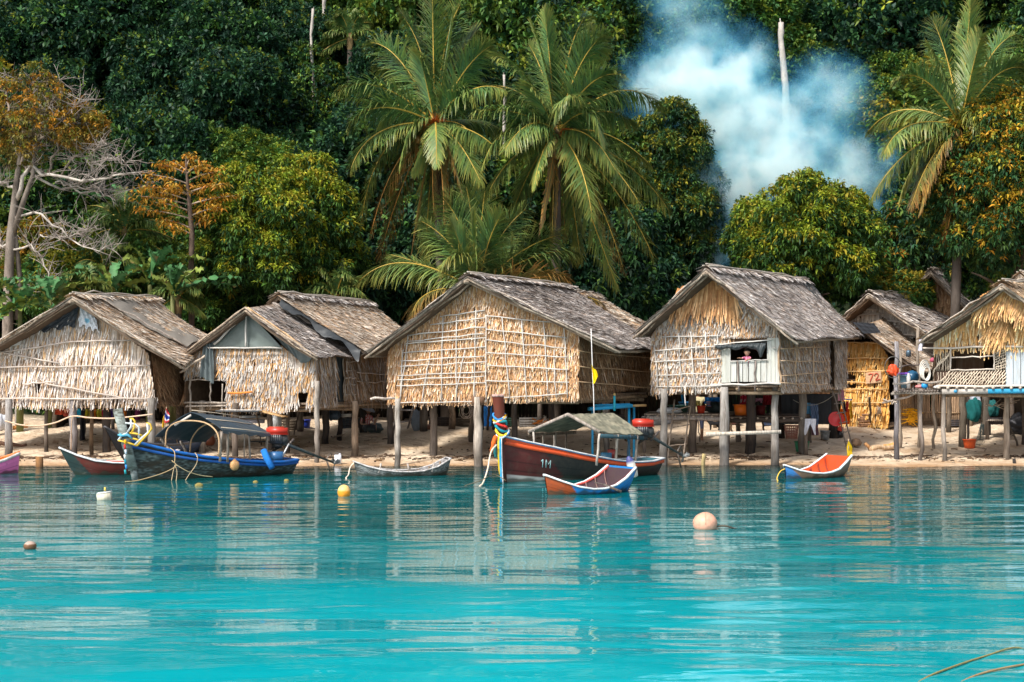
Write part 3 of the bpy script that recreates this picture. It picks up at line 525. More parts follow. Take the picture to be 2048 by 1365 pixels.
for a in ((634, 925, 2.2, .075, A(.50, .44, .38)), (710, 913, 1.65, .10, A(.38, .28, .2)), (576, 905, 1.6, .06, A(.2, .16, .13)), (600, 866, 1.6, .10, A(.3, .24, .19)), (651, 890, 1.6, .11, A(.08, .07, .065)), (680, 879, 1.6, .08, A(.07, .06, .06)), (684, 855, 1.6, .07, A(.5, .42, .36)),
          (470, 915, 1.6, .09, A(.22, .18, .15)), (405, 908, 1.65, .11, A(.55, .48, .40)), (373, 890, 2.9, .07, A(.28, .23, .2)), (540, 900, 1.6, .09, A(.36, .3, .26)), (727, 866, 1.6, .13, A(.04, .035, .035))): stilt(t, *a[:3], r=a[3], col=a[4])
# ================= hut with cane lattice window, far right
FL, FR, BR = xy(1868, 40.0), xy(2150, 38.6), xy(2290, 42.5); c = (FL+BR)/2
t = thing('thatched_hut', 'golden thatched hut with cane lattice and a wide open window, at the far right', 'hut', (c[0], c[1], float(ground(*c))), 'thatched huts along the shore')
pf = Plane(FL, FR); ps = Plane(FR, BR); G2 = [(.70, .44, .20), (.76, .54, .28), (.60, .34, .13), (.78, .64, .44), (.52, .28, .10)]
wall('front_wall', pf, [(1868, 700), (1868, 676), (1882, 652), (1930, 622), (2004, 578), (2070, 616), (2150, 680), (2150, 700)], [], t, G2, row=.30, bl=.5, bw=.04, dens=2.0, messy=.12, fringe=.25)
wall('side_wall', ps, [(2150, 772), (2150, 690), (2290, 690), (2290, 770)], [], t, G2)
R0, R1 = P(2004, 567, 38.5), P(2110, 572, 43.0); EL0, ER0, ER1 = P(1843, 676, 39.4), P(2200, 690, 37.4), P(2330, 690, 42.5); EL1 = EL0+(ER1-ER0)
roofs(t, R0, R1, EL0, ER0, EL1, ER1, [(.55, .40, .26), (.46, .36, .28), (.62, .46, .3), (.38, .28, .2)], dens=1.5, messy=.25)
mb = MB(); n = 500; x = 1960+R.rand(n)*110; y = 568+abs(x-2004)*.5+R.rand(n)*16
blades(mb, np.array([pf.at(a, b_, .45) for a, b_ in zip(x, y)]), nrm(np.stack([R.randn(n)*.25, np.zeros(n)-.05, -np.ones(n)], 1)), np.repeat(pf.n[None], n, 0), .3+.5*R.rand(n), np.full(n, .035), pick([(.6, .32, .12), (.75, .48, .22), (.45, .25, .12)], n), .02, .09)
n = 240; x = 2006+R.randn(n)*10; y = 600+R.rand(n)*40; blades(mb, np.array([pf.at(a-(b_-600)*.25, b_, .12) for a, b_ in zip(x, y)]), nrm(np.stack([R.randn(n)*.2-.15, np.zeros(n)-.05, -np.ones(n)], 1)), np.repeat(pf.n[None], n, 0), .5+.5*R.rand(n), np.full(n, .04), pick([(.6, .34, .13), (.75, .5, .25), (.5, .28, .12)], n), .02, .08); mb.build('gable_thatch', M['thatch'], t)
lattice('sill_poles', pf, [(1840, 697, 2046, 694, .03), (1901, 716, 1988, 712, .02), (1901, 741, 1990, 739, .02), (1901, 698, 1901, 742, .02), (1988, 697, 1988, 741, .02), (1872, 772, 2150, 773, .035)], t, A(.62, .54, .46), off=.08)
seg = []
for i in range(24): x = 1876+i*5.6; seg.append((x, 771, x, 745, .007))
for i in range(22):
    x = 1878+i*6.0; e = min(x+24, 2012); seg.append((x, 770, e, 770-(e-x)*29/24, .013))
for i in range(9): x = 1873+i*3.6; seg.append((x, 742, x, 703, .006))
for i in range(9): 
    y0 = 742+i*0-i*0; seg.append((max(1866, 1858+i*5), 748-i*4.2+0*y0, min(1900, 1878+i*5), 722-i*3.0 if 722-i*3 > 702 else 702, .010))
for i in range(7): x = 1990+i*3.5; seg.append((x, 742, x, 700, .006))
for i in range(8): seg.append((1989, 706+i*5, 2012, 690+i*6.4 if 690+i*6.4 > 700 else 700, .009))
lattice('cane_lattice', pf, seg, t, A(.74, .62, .48), off=.05)
mb = MB(); q = [pf.at(1872, 772, -.02), pf.at(2012, 772, -.02), pf.at(2012, 743, -.02), pf.at(1872, 743, -.02)]; grid(mb, lambda u, v: bil(*q, u, v), 4, 4, A(.13, .08, .06), .02)
mb.build('lower_panel', M['wood'], t)
spans('wall_boards', pf, [(2011, 772), (2150, 773), (2150, 698), (2011, 700)], t, 'plank', A(.46, .51, .55), off=.02, board=9)
mb = MB(); q = [pf.at(1905, 770, -1.2), pf.at(1968, 770, -1.2), pf.at(1968, 690, -1.2), pf.at(1905, 690, -1.2)]; grid(mb, lambda u, v: bil(*q, u, v), 4, 4, A(.16, .09, .05), .03); mb.build('inner_partition', M['plank'], t)
mb = MB()
for i in range(15): p = pf.at(1880+i*18, 776, -.1); pole(mb, p+pf.n*.28, p-pf.n*.6, .035, A(.55, .47, .4), 3, .0, n=9)
mb.build('joist_ends', M['wood'], t)
mb = MB(); beam(mb, pf.at(1884, 784, .1), pf.at(1976, 783, .1), .05, .13, A(.45, .42, .38)); beam(mb, pf.at(1976, 783, .1), pf.at(2150, 782, .1), .05, .12, A(.03, .30, .52)); mb.build('front_beam', M['paint'], t)
mb = MB(); lathe(mb, pf.at(1911, 783, .16), [(0, -.01), (.045, -.01), (.045, .01), (0, .01)], A(.03, .3, .55), 12, axis=pf.n); mb.build('blue_cap', M['paint'], t)
floor_and_back(t, FL, FR, BR, 2.02, 3.3, pal=BROWN, zr=4.5)
for a in ((1888, 921, 2.0, .065, A(.48, .42, .36)), (2013, 918, 2.0, .085, A(.55, .45, .36)), (1925, 896, 2.0, .11, A(.22, .18, .14)), (1973, 873, 2.0, .13, A(.13, .11, .09)), (1936, 880, 2.0, .04, A(.07, .06, .06)), (2050, 890, 2.0, .09, A(.2, .16, .13)), (2120, 915, 2.0, .09, A(.4, .35, .3)), (1898, 866, 2.0, .08, A(.2, .16, .12))): stilt(t, *a[:3], r=a[3], col=a[4])
# ================= washing platform beside it
pc = PS(1830, 900); t = thing('washing_platform', 'rickety pole platform crowded with pots and basins, left of the far right hut', 'platform', pc)
for a in ((1793, 920, P(1793, 683, 39.6)[2], .07, A(.38, .36, .38)), (1842, 920, 2.0, .06, A(.36, .30, .26))): stilt(t, *a[:3], r=a[3], col=a[4], wob=.02)
mb = MB(); q = [P(1790, 784, 39.5), P(1888, 782, 39.9), P(1880, 776, 42.2), P(1795, 778, 42.2)]
for i in range(17): k = i/16; pole(mb, q[0]+(q[1]-q[0])*k, q[3]+(q[2]-q[3])*k+A(0, 0, .02*R.randn()), .03, A(.2, .17, .15), 5, .015)
for k in (0.02, .5, .98): pole(mb, q[0]+(q[3]-q[0])*k-A(.1, 0, .06), q[1]+(q[2]-q[1])*k-A(-.1, 0, .06), .035, A(.3, .26, .22), 6, .02)
mb.build('deck', M['wood'], t)
for a_, b__, r_, c_ in ((P(1786, 768, 39.5), P(1885, 762, 39.9), .03, A(.46, .4, .35)), (P(1765, 806, 39.6), P(1880, 776, 40), .03, A(.42, .34, .28)), (P(1788, 736, 39.6), P(1850, 730, 42), .02, A(.25, .2, .18)), (P(1766, 799, 39.6), P(1794, 806, 39.6), .025, A(.5, .42, .34))): mb = MB(); pole(mb, a_, b__, r_, c_, 8, .02); mb.build('rail', M['wood'], t)
for px, yt in ((1800, 700), (1836, 655), (1868, 730)):
    a = P(px, 780, 42.2); mb = MB(); pole(mb, A(a[0], a[1], float(ground(a[0], a[1]))-.1), P(px, yt, 42.2), .045, A(.3, .25, .2), 8, .03); mb.build('stilt', M['wood'], t)
# ================= yellow hut
FL, FR, BR = xy(1682, 47.3), xy(1776, 46.5), xy(1850, 49.8); c = (FL+BR)/2
t = thing('palm_leaf_hut', 'bright yellow palm leaf hut on the sand with a cardboard number 72 on its wall', 'hut', (c[0], c[1], float(ground(*c))), 'small huts behind the shore row')
pf = Plane(FL, FR); ps = Plane(FR, BR)
wall('front_wall', pf, [(1682, 852), (1682, 684), (1760, 684), (1776, 714), (1778, 852)], [[(1688, 749), (1711, 749), (1711, 761), (1688, 761)], [(1690, 767), (1711, 767), (1711, 776), (1690, 776)]], t, GOLD, row=.30, bl=.44, bw=.04, dens=2.0, fringe=0, lift=.1)
wall('side_wall', ps, [(1776, 852), (1776, 722), (1850, 716), (1850, 848)], [[(1772, 860), (1772, 740), (1800, 738), (1800, 860)]], t, BROWN, row=.3)
mb = MB(); roof_slope(mb, P(1845, 742, 45.4), P(1880, 716, 49.6), P(1772, 636, 50), P(1722, 652, 46.0), ROOFL, messy=.35, row=.13, dens=1.2); roof_slope(mb, P(1655, 690, 46.6), P(1700, 670, 50.6), P(1772, 636, 50), P(1722, 652, 46.0), BROWN, row=.16); mb.build('roof', M['thatch'], t)
spans('roof_tarp', Plane(xy(1700, 45.2), xy(1765, 45.3)), [(1727, 668), (1762, 666), (1748, 647), (1706, 645)], t, 'tarp', (.03, .033, .04), fold=.006)
lattice('wall_battens', pf, [(1684, 718, 1774, 716), (1684, 744, 1776, 742), (1684, 764, 1750, 766), (1684, 779, 1776, 778), (1684, 806, 1776, 806), (1684, 686, 1760, 686)], t, A(.70, .45, .2), off=.10, r=.02)
q = [pf.at(1732, 768, .14), pf.at(1763, 765, .14), pf.at(1762, 742, .14), pf.at(1731, 746, .14)]; mb = MB(); grid(mb, lambda u, v: bil(*q, u, v), 3, 3, A(.62, .40, .24), .01)
sg = mb.build('cardboard_sign', M['plank'], t)
mb = MB(); s = lambda x, y: pf.at(x, y, .155)
tube(mb, [s(1737, 750), s(1741, 748), s(1746, 748), s(1744, 754), s(1741, 761), s(1740, 765)], .017, A(.6, .08, .04), 5); tube(mb, [s(1749, 752), s(1750, 748), s(1754, 747), s(1757, 750), s(1755, 755), s(1751, 760), s(1752, 762), s(1758, 759), s(1761, 760)], .017, A(.6, .08, .04), 5)
BASE[sg.name] = BASE[t.name]; mb.build('painted_number', M['paint'], sg)
floor_and_back(t, FL, FR, BR, float(ground(*c))+.05, 3.0, zr=3.6)
# ================= small rear huts and rear roofs
def rearhut(label, name, FLp, FRp, poly, roofp, pal, rpal, zf, ze, stilts=()):
    FL, FR = xy(*FLp), xy(*FRp); d = nrm(roofp[1]-roofp[0]); BR = FR+d[:2]*3.2; c = (FL+BR)/2
    t = thing(name, label, 'hut', (c[0], c[1], float(ground(*c))), 'small huts behind the shore row'); pf = Plane(FL, FR)
    wall('front_wall', pf, poly, [], t, pal, row=.3, bl=.42, bw=.05, fringe=.1)
    EL0, ER0 = roofp[2], roofp[3]; roofs(t, roofp[0], roofp[1], EL0, ER0, EL0+(roofp[1]-roofp[0]), roofp[4] if len(roofp) > 4 else ER0+(roofp[1]-roofp[0]), rpal, row=.15, bw=.06, dens=1.2)
    BL = floor_and_back(t, FL, FR, BR, zf, ze); mb = MB(); a, b_ = np.append(FR, zf), np.append(BR, zf); up = A(0, 0, ze-zf)
    grid(mb, lambda u, v: bil(a, b_, b_+up, a+up, u, v), 4, 4, A(.2, .14, .09), .04); mb.build('side_wall', M['thatch'], t)
    for q in (FL, FR, BR, BL):
        mb = MB(); g0 = float(ground(q[0], q[1])); pole(mb, A(q[0], q[1], g0-.2), A(q[0], q[1], ze), .07, A(.2, .16, .13), 6, .01); mb.build('stilt', M['wood'], t)
    return t, pf
t, pf = rearhut('grey gabled hut with white battens behind the yellow palm leaf hut', 'thatched_hut', (1688, 50.5), (1845, 49.3), [(1688, 672), (1688, 634), (1712, 606), (1737, 590), (1765, 602), (1845, 662), (1845, 672)], (P(1737, 587, 48.8), P(1825, 594, 53.5), P(1682, 636, 49.6), P(1850, 664, 48.0), P(1935, 648, 53)), [(.5, .46, .42), (.6, .56, .5), (.42, .37, .32)], ROOF, 2.6, 3.9)
lattice('wall_battens', pf, [(1690, 634, 1762, 628, .03), (1690, 647, 1800, 655, .025), (1700, 618, 1756, 620, .03), (1760, 640, 1815, 646, .03), (1690, 661, 1842, 672, .03), (1757, 628, 1757, 672, .03)], t, A(.66, .6, .54), off=.12)
t, pf = rearhut('dark high gabled hut with shaggy palm roof, under the trees at the rear right', 'thatched_hut', (1806, 53.6), (1925, 52.6), [(1806, 640), (1806, 600), (1862, 552), (1925, 606), (1925, 640)], (P(1861, 542, 52.2), P(1905, 546, 56), P(1790, 603, 53), P(1936, 618, 52)), BROWN, ROOF, 3.2, 4.6)
t, pf = rearhut('pale roofed hut half hidden behind the big lattice hut', 'thatched_hut', (1080, 47), (1215, 46), [(1080, 690), (1080, 650), (1145, 600), (1215, 650), (1215, 690)], (P(1150, 588, 45.5), P(1196, 592, 50), P(1050, 665, 46.4), P(1268, 672, 45), P(1310, 655, 49.5)), BROWN, ROOFL, 2.3, 3.6)
t, pf = rearhut('hut whose pale roof peak shows above the far right hut', 'thatched_hut', (1975, 45), (2110, 44), [(1975, 650), (1975, 610), (2040, 560), (2110, 620), (2110, 650)], (P(2040, 549, 43.8), P(2110, 552, 48), P(1960, 625, 45), P(2150, 640, 43.4)), BROWN, ROOFL, 2.6, 3.9)
# ================= fences of split cane behind the platform, dark shelters under and behind the huts
def cane_fence(name, label, pa, pb, z, col, n, cat='fence'):
    pa = np.asarray(pa, float); pb = np.asarray(pb, float); t = thing(name, label, cat, (pa+pb)/2); mb = MB()
    for i in range(n):
        k = (i+.5)/n; p = pa+(pb-pa)*k; g0 = float(ground(p[0], p[1])); pole(mb, A(p[0], p[1], g0-.05), A(p[0]+R.randn()*.02, p[1], g0+z*(.93+.1*R.rand())), .026, np.asarray(col)*(.75+.5*R.rand()), 4, .006, n=5)
    mb.build('canes', M['wood'], t)
    for h in (.3, .75): mb = MB(); pole(mb, pa+A(0, -.04, z*h), pb+A(0, -.04, z*h), .022, A(.5, .34, .2), 6, .01); mb.build('rail', M['wood'], t)
    return t
g_ = lambda px, Y: A(*xy(px, Y), float(ground(*xy(px, Y))))
cane_fence('cane_fence', 'split cane fence panel behind the washing platform', g_(1800, 48), g_(1918, 47.6), 1.35, A(.40, .27, .17), 46)
cane_fence('cane_fence', 'tall brown cane screen beside the doorway of the yellow hut', g_(1790, 47.5), g_(1822, 47.6), 2.2, A(.48, .30, .16), 16)
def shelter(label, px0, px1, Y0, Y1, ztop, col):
    """open-fronted dark store: rear wall, two sides, slat roof"""
    a, b_ = A(*xy(px0, Y0)), A(*xy(px1, Y0)); c = (a+b_)/2; t = thing('open_shelter', label, 'shelter', (c[0], c[1], float(ground(*c))), 'dark open shelters behind the huts'); d = nrm(b_-a); back = A(-d[1], d[0]); back = back if back[1] > 0 else -back; L_ = Y1-Y0
    g0 = float(ground(*c))-.1; H_ = ztop-g0
    mb = MB(); p = np.append(a+back*L_, g0); q = np.append(b_+back*L_, g0); up = A(0, 0, H_)
    n = int(np.linalg.norm(q-p)/.12)
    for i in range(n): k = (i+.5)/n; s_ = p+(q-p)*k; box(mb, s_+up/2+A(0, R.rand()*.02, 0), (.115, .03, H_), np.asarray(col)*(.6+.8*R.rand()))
    mb.build('rear_wall', M['wood'], t); mb = MB()
    for s_ in (a, b_):
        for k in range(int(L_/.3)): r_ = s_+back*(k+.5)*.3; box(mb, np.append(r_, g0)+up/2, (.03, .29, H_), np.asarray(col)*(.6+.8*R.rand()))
    mb.build('side_wall', M['wood'], t); mb = MB(); n = int(np.linalg.norm(b_-a)/.2)
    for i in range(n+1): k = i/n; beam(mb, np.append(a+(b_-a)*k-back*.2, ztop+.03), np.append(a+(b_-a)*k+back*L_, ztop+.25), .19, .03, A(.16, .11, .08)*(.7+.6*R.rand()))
    mb.build('roof', M['wood'], t)
    for s_ in (a, b_): mb = MB(); pole(mb, np.append(s_-back*.05, g0), np.append(s_-back*.05, ztop), .07, A(.2, .16, .12)); mb.build('post', M['wood'], t)
    return t
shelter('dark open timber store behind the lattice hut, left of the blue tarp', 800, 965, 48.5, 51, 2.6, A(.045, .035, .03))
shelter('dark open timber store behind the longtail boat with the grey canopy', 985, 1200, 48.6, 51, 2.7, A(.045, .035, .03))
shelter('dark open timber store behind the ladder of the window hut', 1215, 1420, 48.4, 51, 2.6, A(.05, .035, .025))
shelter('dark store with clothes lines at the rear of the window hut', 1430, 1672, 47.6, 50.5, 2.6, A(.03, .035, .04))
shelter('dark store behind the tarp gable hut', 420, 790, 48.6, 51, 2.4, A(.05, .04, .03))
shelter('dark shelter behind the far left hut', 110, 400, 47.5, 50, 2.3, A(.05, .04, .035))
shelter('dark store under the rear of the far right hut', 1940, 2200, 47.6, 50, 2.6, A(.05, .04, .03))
# ---------------------------------------------------------------- foliage
def leafquads(mb, O, D, L, W, col, droop=.25, up=None):
    n = len(O); up = A(0, 0, 1) if up is None else up
    S = nrm(np.cross(D, nrm(up+R.randn(n, 3)*.5))); L = L[:, None]; W = W[:, None]
    g = A(0, 0, -1)*droop; N = np.cross(S, D)
    V = np.stack([O, O+D*L*.5+S*W/2+N*W*.15, O+D*L+g*L*.6, O+D*L*.5-S*W/2+N*W*.15], 1).reshape(-1, 3)
    mb.add(V, (np.arange(n)*4)[:, None]+[0, 1, 2, 3], np.repeat(col, 4, 0))
def sph(n, rs=None):
    v = R.randn(n, 3); return nrm(v)
def blob_crown(mb, C, S, nblob, rb, nros, per, L, W, pal, tip=None, ptip=.3, droop=.5, frontbias=0, fill=.15):
    """C centre, S semi-axes; sub-blobs on the ellipsoid carry rosettes of leaves"""
    C = np.asarray(C, float); S = np.asarray(S, float); d = sph(nblob*3); d = d[d[:, 2] > -.55][:nblob]
    bc = C+d*S*(.62+.34*R.rand(len(d), 1)); br = rb*(.5+1.1*R.rand(len(d))**1.3)
    n = nros; k = R.choice(len(d), n, p=br**2/np.sum(br**2)); dd = nrm(sph(n)+d[k]*.55+A(0, 0, .25)); p = bc[k]+dd*br[k][:, None]*(.8+.3*R.rand(n, 1))
    q = (p-C)/S; rr = np.linalg.norm(q, axis=1); keep = rr > .62; p = p[keep]; dd = dd[keep]
    if fill:
        m = int(n*fill); q = sph(m)*(R.rand(m, 1)**.4)*.8; p = np.concatenate([p, C+q*S]); dd = np.concatenate([dd, nrm(q+A(0, 0, .3))])
    ax = nrm(dd+A(0, 0, .35)+R.randn(len(p), 3)*.25); n = len(p)
    base = pick(pal, n, var=.18)
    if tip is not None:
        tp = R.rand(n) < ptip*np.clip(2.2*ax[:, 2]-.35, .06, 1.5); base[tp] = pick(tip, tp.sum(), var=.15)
    P_ = np.repeat(p, per, 0); AX = np.repeat(ax, per, 0); Cc = np.repeat(base, per, 0)*(1+.15*R.randn(n*per, 1))
    D = nrm(AX*.45+sph(n*per)*.9+A(0, 0, -droop*.5)); leafquads(mb, P_+D*.02, D, L*(.7+.6*R.rand(n*per)), W*(.7+.6*R.rand(n*per)), np.clip(Cc, .003, .9), droop)
def limbs(mb, base, top, r, n, S, col, rs=R):
    base = np.asarray(base, float); top = np.asarray(top, float); pts = base+(top-base)*np.linspace(0, 1, 7)[:, None]; pts[1:-1] += rs.randn(5, 3)*A(.08, .08, 0)*np.linalg.norm(top-base)*.2
    tube(mb, pts, np.linspace(r, r*.35, 7), col, 8)
    for i in range(n):
        k = .35+.6*rs.rand(); s = base+(top-base)*k; d = nrm(sph(1)[0]*A(1, 1, .4)+A(0, 0, .5)); e = s+d*np.asarray(S)*(.5+.4*rs.rand()); m = (s+e)/2+A(0, 0, .15)*np.linalg.norm(e-s)
        tube(mb, bez(s, m, e, np.linspace(0, 1, 6)), np.linspace(r*.42, r*.08, 6), col, 6)
def tree(name, label, cat, base, C, S, trunk_r=.2, group=None, crown_kw=None, bark=A(.10, .075, .055), nl=9):
    t = thing(name, label, cat, base, group); mb = MB(); limbs(mb, np.asarray(base)-A(0, 0, .2), np.asarray(C)+A(0, 0, S[2]*.3), trunk_r, nl, S, bark); mb.build('trunk', M['bark'], t)
    mb = MB(); blob_crown(mb, C, S, **crown_kw); mb.build('crown', M['leaf'], t); return t
DARK = [(.015, .052, .028), (.023, .075, .034), (.012, .038, .024), (.032, .088, .028)]
MIDG = [(.050, .13, .026), (.075, .165, .03), (.035, .095, .028), (.10, .17, .026)]
OLIV = [(.14, .20, .022), (.20, .22, .022), (.10, .16, .022), (.06, .13, .028)]
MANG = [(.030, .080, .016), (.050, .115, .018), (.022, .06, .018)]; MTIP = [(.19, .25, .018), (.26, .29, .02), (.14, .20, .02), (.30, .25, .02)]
ORG = [(.32, .18, .02), (.26, .19, .025), (.17, .17, .02), (.38, .17, .015)]
gp = lambda px, Y: (lambda q: A(q[0], q[1], float(ground(*q))))(xy(px, Y))
def at(px, py, Y): return P(px, py, Y)
# big round trees right behind the huts
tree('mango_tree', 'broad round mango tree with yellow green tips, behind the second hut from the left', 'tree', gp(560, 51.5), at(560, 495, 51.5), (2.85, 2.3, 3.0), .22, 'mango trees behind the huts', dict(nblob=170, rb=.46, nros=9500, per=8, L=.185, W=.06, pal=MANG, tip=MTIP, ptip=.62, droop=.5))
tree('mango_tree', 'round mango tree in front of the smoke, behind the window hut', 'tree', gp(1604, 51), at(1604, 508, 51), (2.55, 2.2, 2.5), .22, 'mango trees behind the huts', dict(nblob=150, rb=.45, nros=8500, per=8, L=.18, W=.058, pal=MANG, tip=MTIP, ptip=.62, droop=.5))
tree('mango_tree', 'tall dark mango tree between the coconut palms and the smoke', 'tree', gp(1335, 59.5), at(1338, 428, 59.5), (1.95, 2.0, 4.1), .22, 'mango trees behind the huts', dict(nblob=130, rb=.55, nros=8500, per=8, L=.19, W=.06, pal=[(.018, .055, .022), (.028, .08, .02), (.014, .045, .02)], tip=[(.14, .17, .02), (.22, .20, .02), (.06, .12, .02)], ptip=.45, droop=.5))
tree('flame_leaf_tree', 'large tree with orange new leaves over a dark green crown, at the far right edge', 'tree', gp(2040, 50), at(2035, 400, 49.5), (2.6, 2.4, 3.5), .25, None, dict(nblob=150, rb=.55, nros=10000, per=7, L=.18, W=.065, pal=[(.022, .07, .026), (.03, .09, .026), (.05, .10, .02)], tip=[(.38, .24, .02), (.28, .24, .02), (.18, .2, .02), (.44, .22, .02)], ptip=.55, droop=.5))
tree('leafy_tree', 'dark glossy tree filling the gap right of the centre palms, behind the lattice hut', 'tree', gp(1230, 56), at(1225, 560, 56), (2.4, 2, 2.6), .2, None, dict(nblob=60, rb=.6, nros=2200, per=7, L=.28, W=.09, pal=DARK, tip=MIDG, ptip=.2))
tree('leafy_tree', 'dark bushy tree behind the ridge of the second hut, left of the young palm', 'tree', gp(720, 55), at(715, 590, 55), (1.9, 1.8, 1.9), .2, None, dict(nblob=50, rb=.6, nros=1700, per=7, L=.28, W=.09, pal=DARK, tip=MIDG, ptip=.2))
tree('leafy_tree', 'green bushy tree between the round mango tree and the orange leaved tree', 'tree', gp(1840, 55), at(1830, 540, 55), (2.2, 2, 1.9), .2, None, dict(nblob=60, rb=.55, nros=2000, per=7, L=.26, W=.08, pal=MIDG+DARK, tip=ORG, ptip=.12))
# orange leaved slender tree
b0 = gp(386, 49.5); t = thing('orange_leaved_tree', 'slender tree with tiers of orange leaves standing behind the left huts', 'tree', b0)
mb = MB(); tr = [b0-A(0, 0, .2), at(382, 560, 49.5), at(384, 470, 49.5), at(378, 400, 49.5), at(372, 330, 49.5), at(372, 312, 49.5)]
tube(mb, tr, [.10, .095, .09, .07, .03, .015], A(.13, .09, .07), 8); tips = []
for i, (x, y, dy) in enumerate([(300, 350, .5), (285, 372, -.6), (272, 392, .3), (310, 405, -.4), (290, 420, .7), (320, 330, -.5), (345, 325, .4), (405, 330, -.3), (430, 345, .5), (448, 368, -.5), (425, 395, .6), (470, 392, .2), (440, 415, -.3), (400, 420, .5), (330, 440, .4), (335, 452, -.4), (415, 440, .3), (380, 318, .4), (318, 385, .1), (350, 375, -.8), (400, 375, .8)]):
    s = at(378, min(y+12+R.rand()*25, 470), 49.5); s = tr[2]+(tr[4]-tr[2])*np.clip((470-(y+18))/140, 0, 1); e = at(x, y, 49.5+dy); m = (s+e)/2+A(0, 0, .10); q = bez(s, m, e, np.linspace(0, 1, 7)); tube(mb, q, np.linspace(.03, .008, 7), A(.36, .27, .2), 5)
    for k in (3, 4, 5, 6, 6): tips.append(q[k]+R.randn(3)*.06)
mb.build('trunk', M['bark'], t); tips = np.array(tips); n = len(tips); per = 20
mb = MB(); O = np.repeat(tips, per, 0)+R.randn(n*per, 3)*A(.14, .14, .045); D = nrm(sph(n*per)*A(1, 1, .5)+A(0, 0, -.15)); leafquads(mb, O, D, .17*(.6+.8*R.rand(n*per)), np.full(n*per, .06), pick([(.40, .20, .02), (.45, .25, .03), (.30, .20, .03), (.48, .18, .015)], n*per), .6); mb.build('crown', M['leaf'], t)
# bare-branched big tree at the left
b0 = gp(12, 50); t = thing('bare_branched_tree', 'big old tree with bare white branches and an orange leafed crown at the left edge', 'tree', b0); mb = MB(); BK = A(.24, .20, .17); WB = A(.50, .45, .40)
def br(pts, r0, r1, col=WB, n=14, j=.05, Y=50, dy=0.0):
    q = np.array([at(x, y, Y+dy*i/max(1, len(pts)-1)) for i, (x, y) in enumerate(pts)]); s = np.linspace(0, len(q)-1, n); k = np.minimum(s.astype(int), len(q)-2); f = (s-k)[:, None]; w_ = q[k]*(1-f)+q[k+1]*f; w_[1:-1] += R.randn(n-2, 3)*j; tube(mb, w_, np.linspace(r0, r1, n), col, 6); return w_
tube(mb, [b0-A(0, 0, .2), at(16, 620, 50), at(18, 540, 50), at(22, 470, 50), at(30, 400, 50), at(36, 340, 50), at(44, 280, 50)], [.19, .17, .155, .15, .12, .09, .05], np.array([BK*k for k in (1.3, 1.2, .7, 1.1, .6, .8, .7)]), 10)
tube(mb, [at(34, 640, 50.2), at(40, 560, 50.2), at(34, 500, 50.1), at(28, 450, 50)], [.10, .09, .08, .07], BK*.6, 8); tube(mb, [at(26, 470, 50), at(48, 400, 49.8), at(66, 350, 49.6), at(70, 290, 49.6)], [.10, .09, .07, .04], BK*.8, 8)
ALL = []
for pts, r0, r1, dy in (([(34, 400), (48, 360), (60, 330), (90, 345), (140, 360), (200, 362), (235, 350), (275, 345)], .085, .02, -1.2), ([(60, 340), (100, 370), (150, 380), (200, 392), (190, 372), (240, 382), (290, 372)], .05, .012, .8), ([(30, 440), (60, 420), (110, 450), (150, 490), (190, 500), (225, 500)], .05, .012, -.6),
    ([(24, 500), (60, 490), (80, 510), (100, 560), (90, 580)], .04, .012, -.8), ([(20, 490), (0, 495), (-40, 520)], .05, .03, .4), ([(36, 380), (0, 360), (-60, 350)], .06, .03, .3), ([(40, 330), (60, 280), (90, 230), (110, 190), (120, 160)], .07, .015, .6), ([(38, 320), (20, 250), (10, 190), (14, 150)], .07, .02, .9),
    ([(60, 300), (100, 260), (140, 220), (160, 200)], .05, .012, -.7), ([(95, 345), (110, 310), (120, 270), (150, 240), (175, 225)], .045, .01, -.4), ([(46, 300), (70, 250), (75, 200), (60, 160)], .05, .012, 1.0), ([(170, 362), (190, 330), (225, 318), (262, 322)], .03, .008, -1), ([(120, 355), (140, 320), (180, 300), (215, 290)], .035, .008, -.8),
    ([(40, 360), (70, 310), (100, 280), (130, 270)], .05, .01, .3), ([(80, 470), (120, 480), (160, 470), (180, 455)], .025, .008, -.5), ([(110, 365), (150, 372), (200, 385), (225, 400)], .03, .008, .2)):
    w_ = br(pts, r0, r1, WB if pts[-1][1] > 300 else A(.34, .27, .22), dy=dy); ALL.append(w_)
for w_ in ALL:
    for k in range(3, 14, 1):
        for _ in range(5):
            s = w_[k]; d = nrm(R.randn(3)*A(1, .8, .7)+A(.25, 0, .45)); L_ = .35+.55*R.rand(); e = s+d*L_; m = (s+e)/2+R.randn(3)*.08; tube(mb, bez(s, m, e, np.linspace(0, 1, 5)), np.linspace(.014, .004, 5), A(.36, .31, .28), 4, False)
            if R.rand() < .6: e2 = m+nrm(d+R.randn(3)*.6)*L_*.7; tube(mb, [m, (m+e2)/2+R.randn(3)*.03, e2], [.008, .006, .003], A(.36, .31, .28), 4, False)
mb.build('trunk', M['bark'], t); mb = MB()
blob_crown(mb, at(45, 232, 50.3), (2.0, 1.5, 1.3), 70, .34, 640, 9, .13, .06, [(.18, .15, .03), (.10, .12, .03), (.13, .10, .06)], ORG, .6, .5, fill=.3)
blob_crown(mb, at(150, 262, 50), (1.1, 1.0, .8), 34, .3, 420, 9, .13, .06, [(.30, .17, .03), (.16, .14, .03)], ORG, .8, .5, fill=.3)
blob_crown(mb, at(10, 290, 50.3), (1.4, 1.2, .9), 30, .3, 320, 8, .13, .06, [(.20, .15, .03), (.13, .12, .03)], ORG, .5, .5, fill=.5)
mb.build('crown', M['leaf'], t)
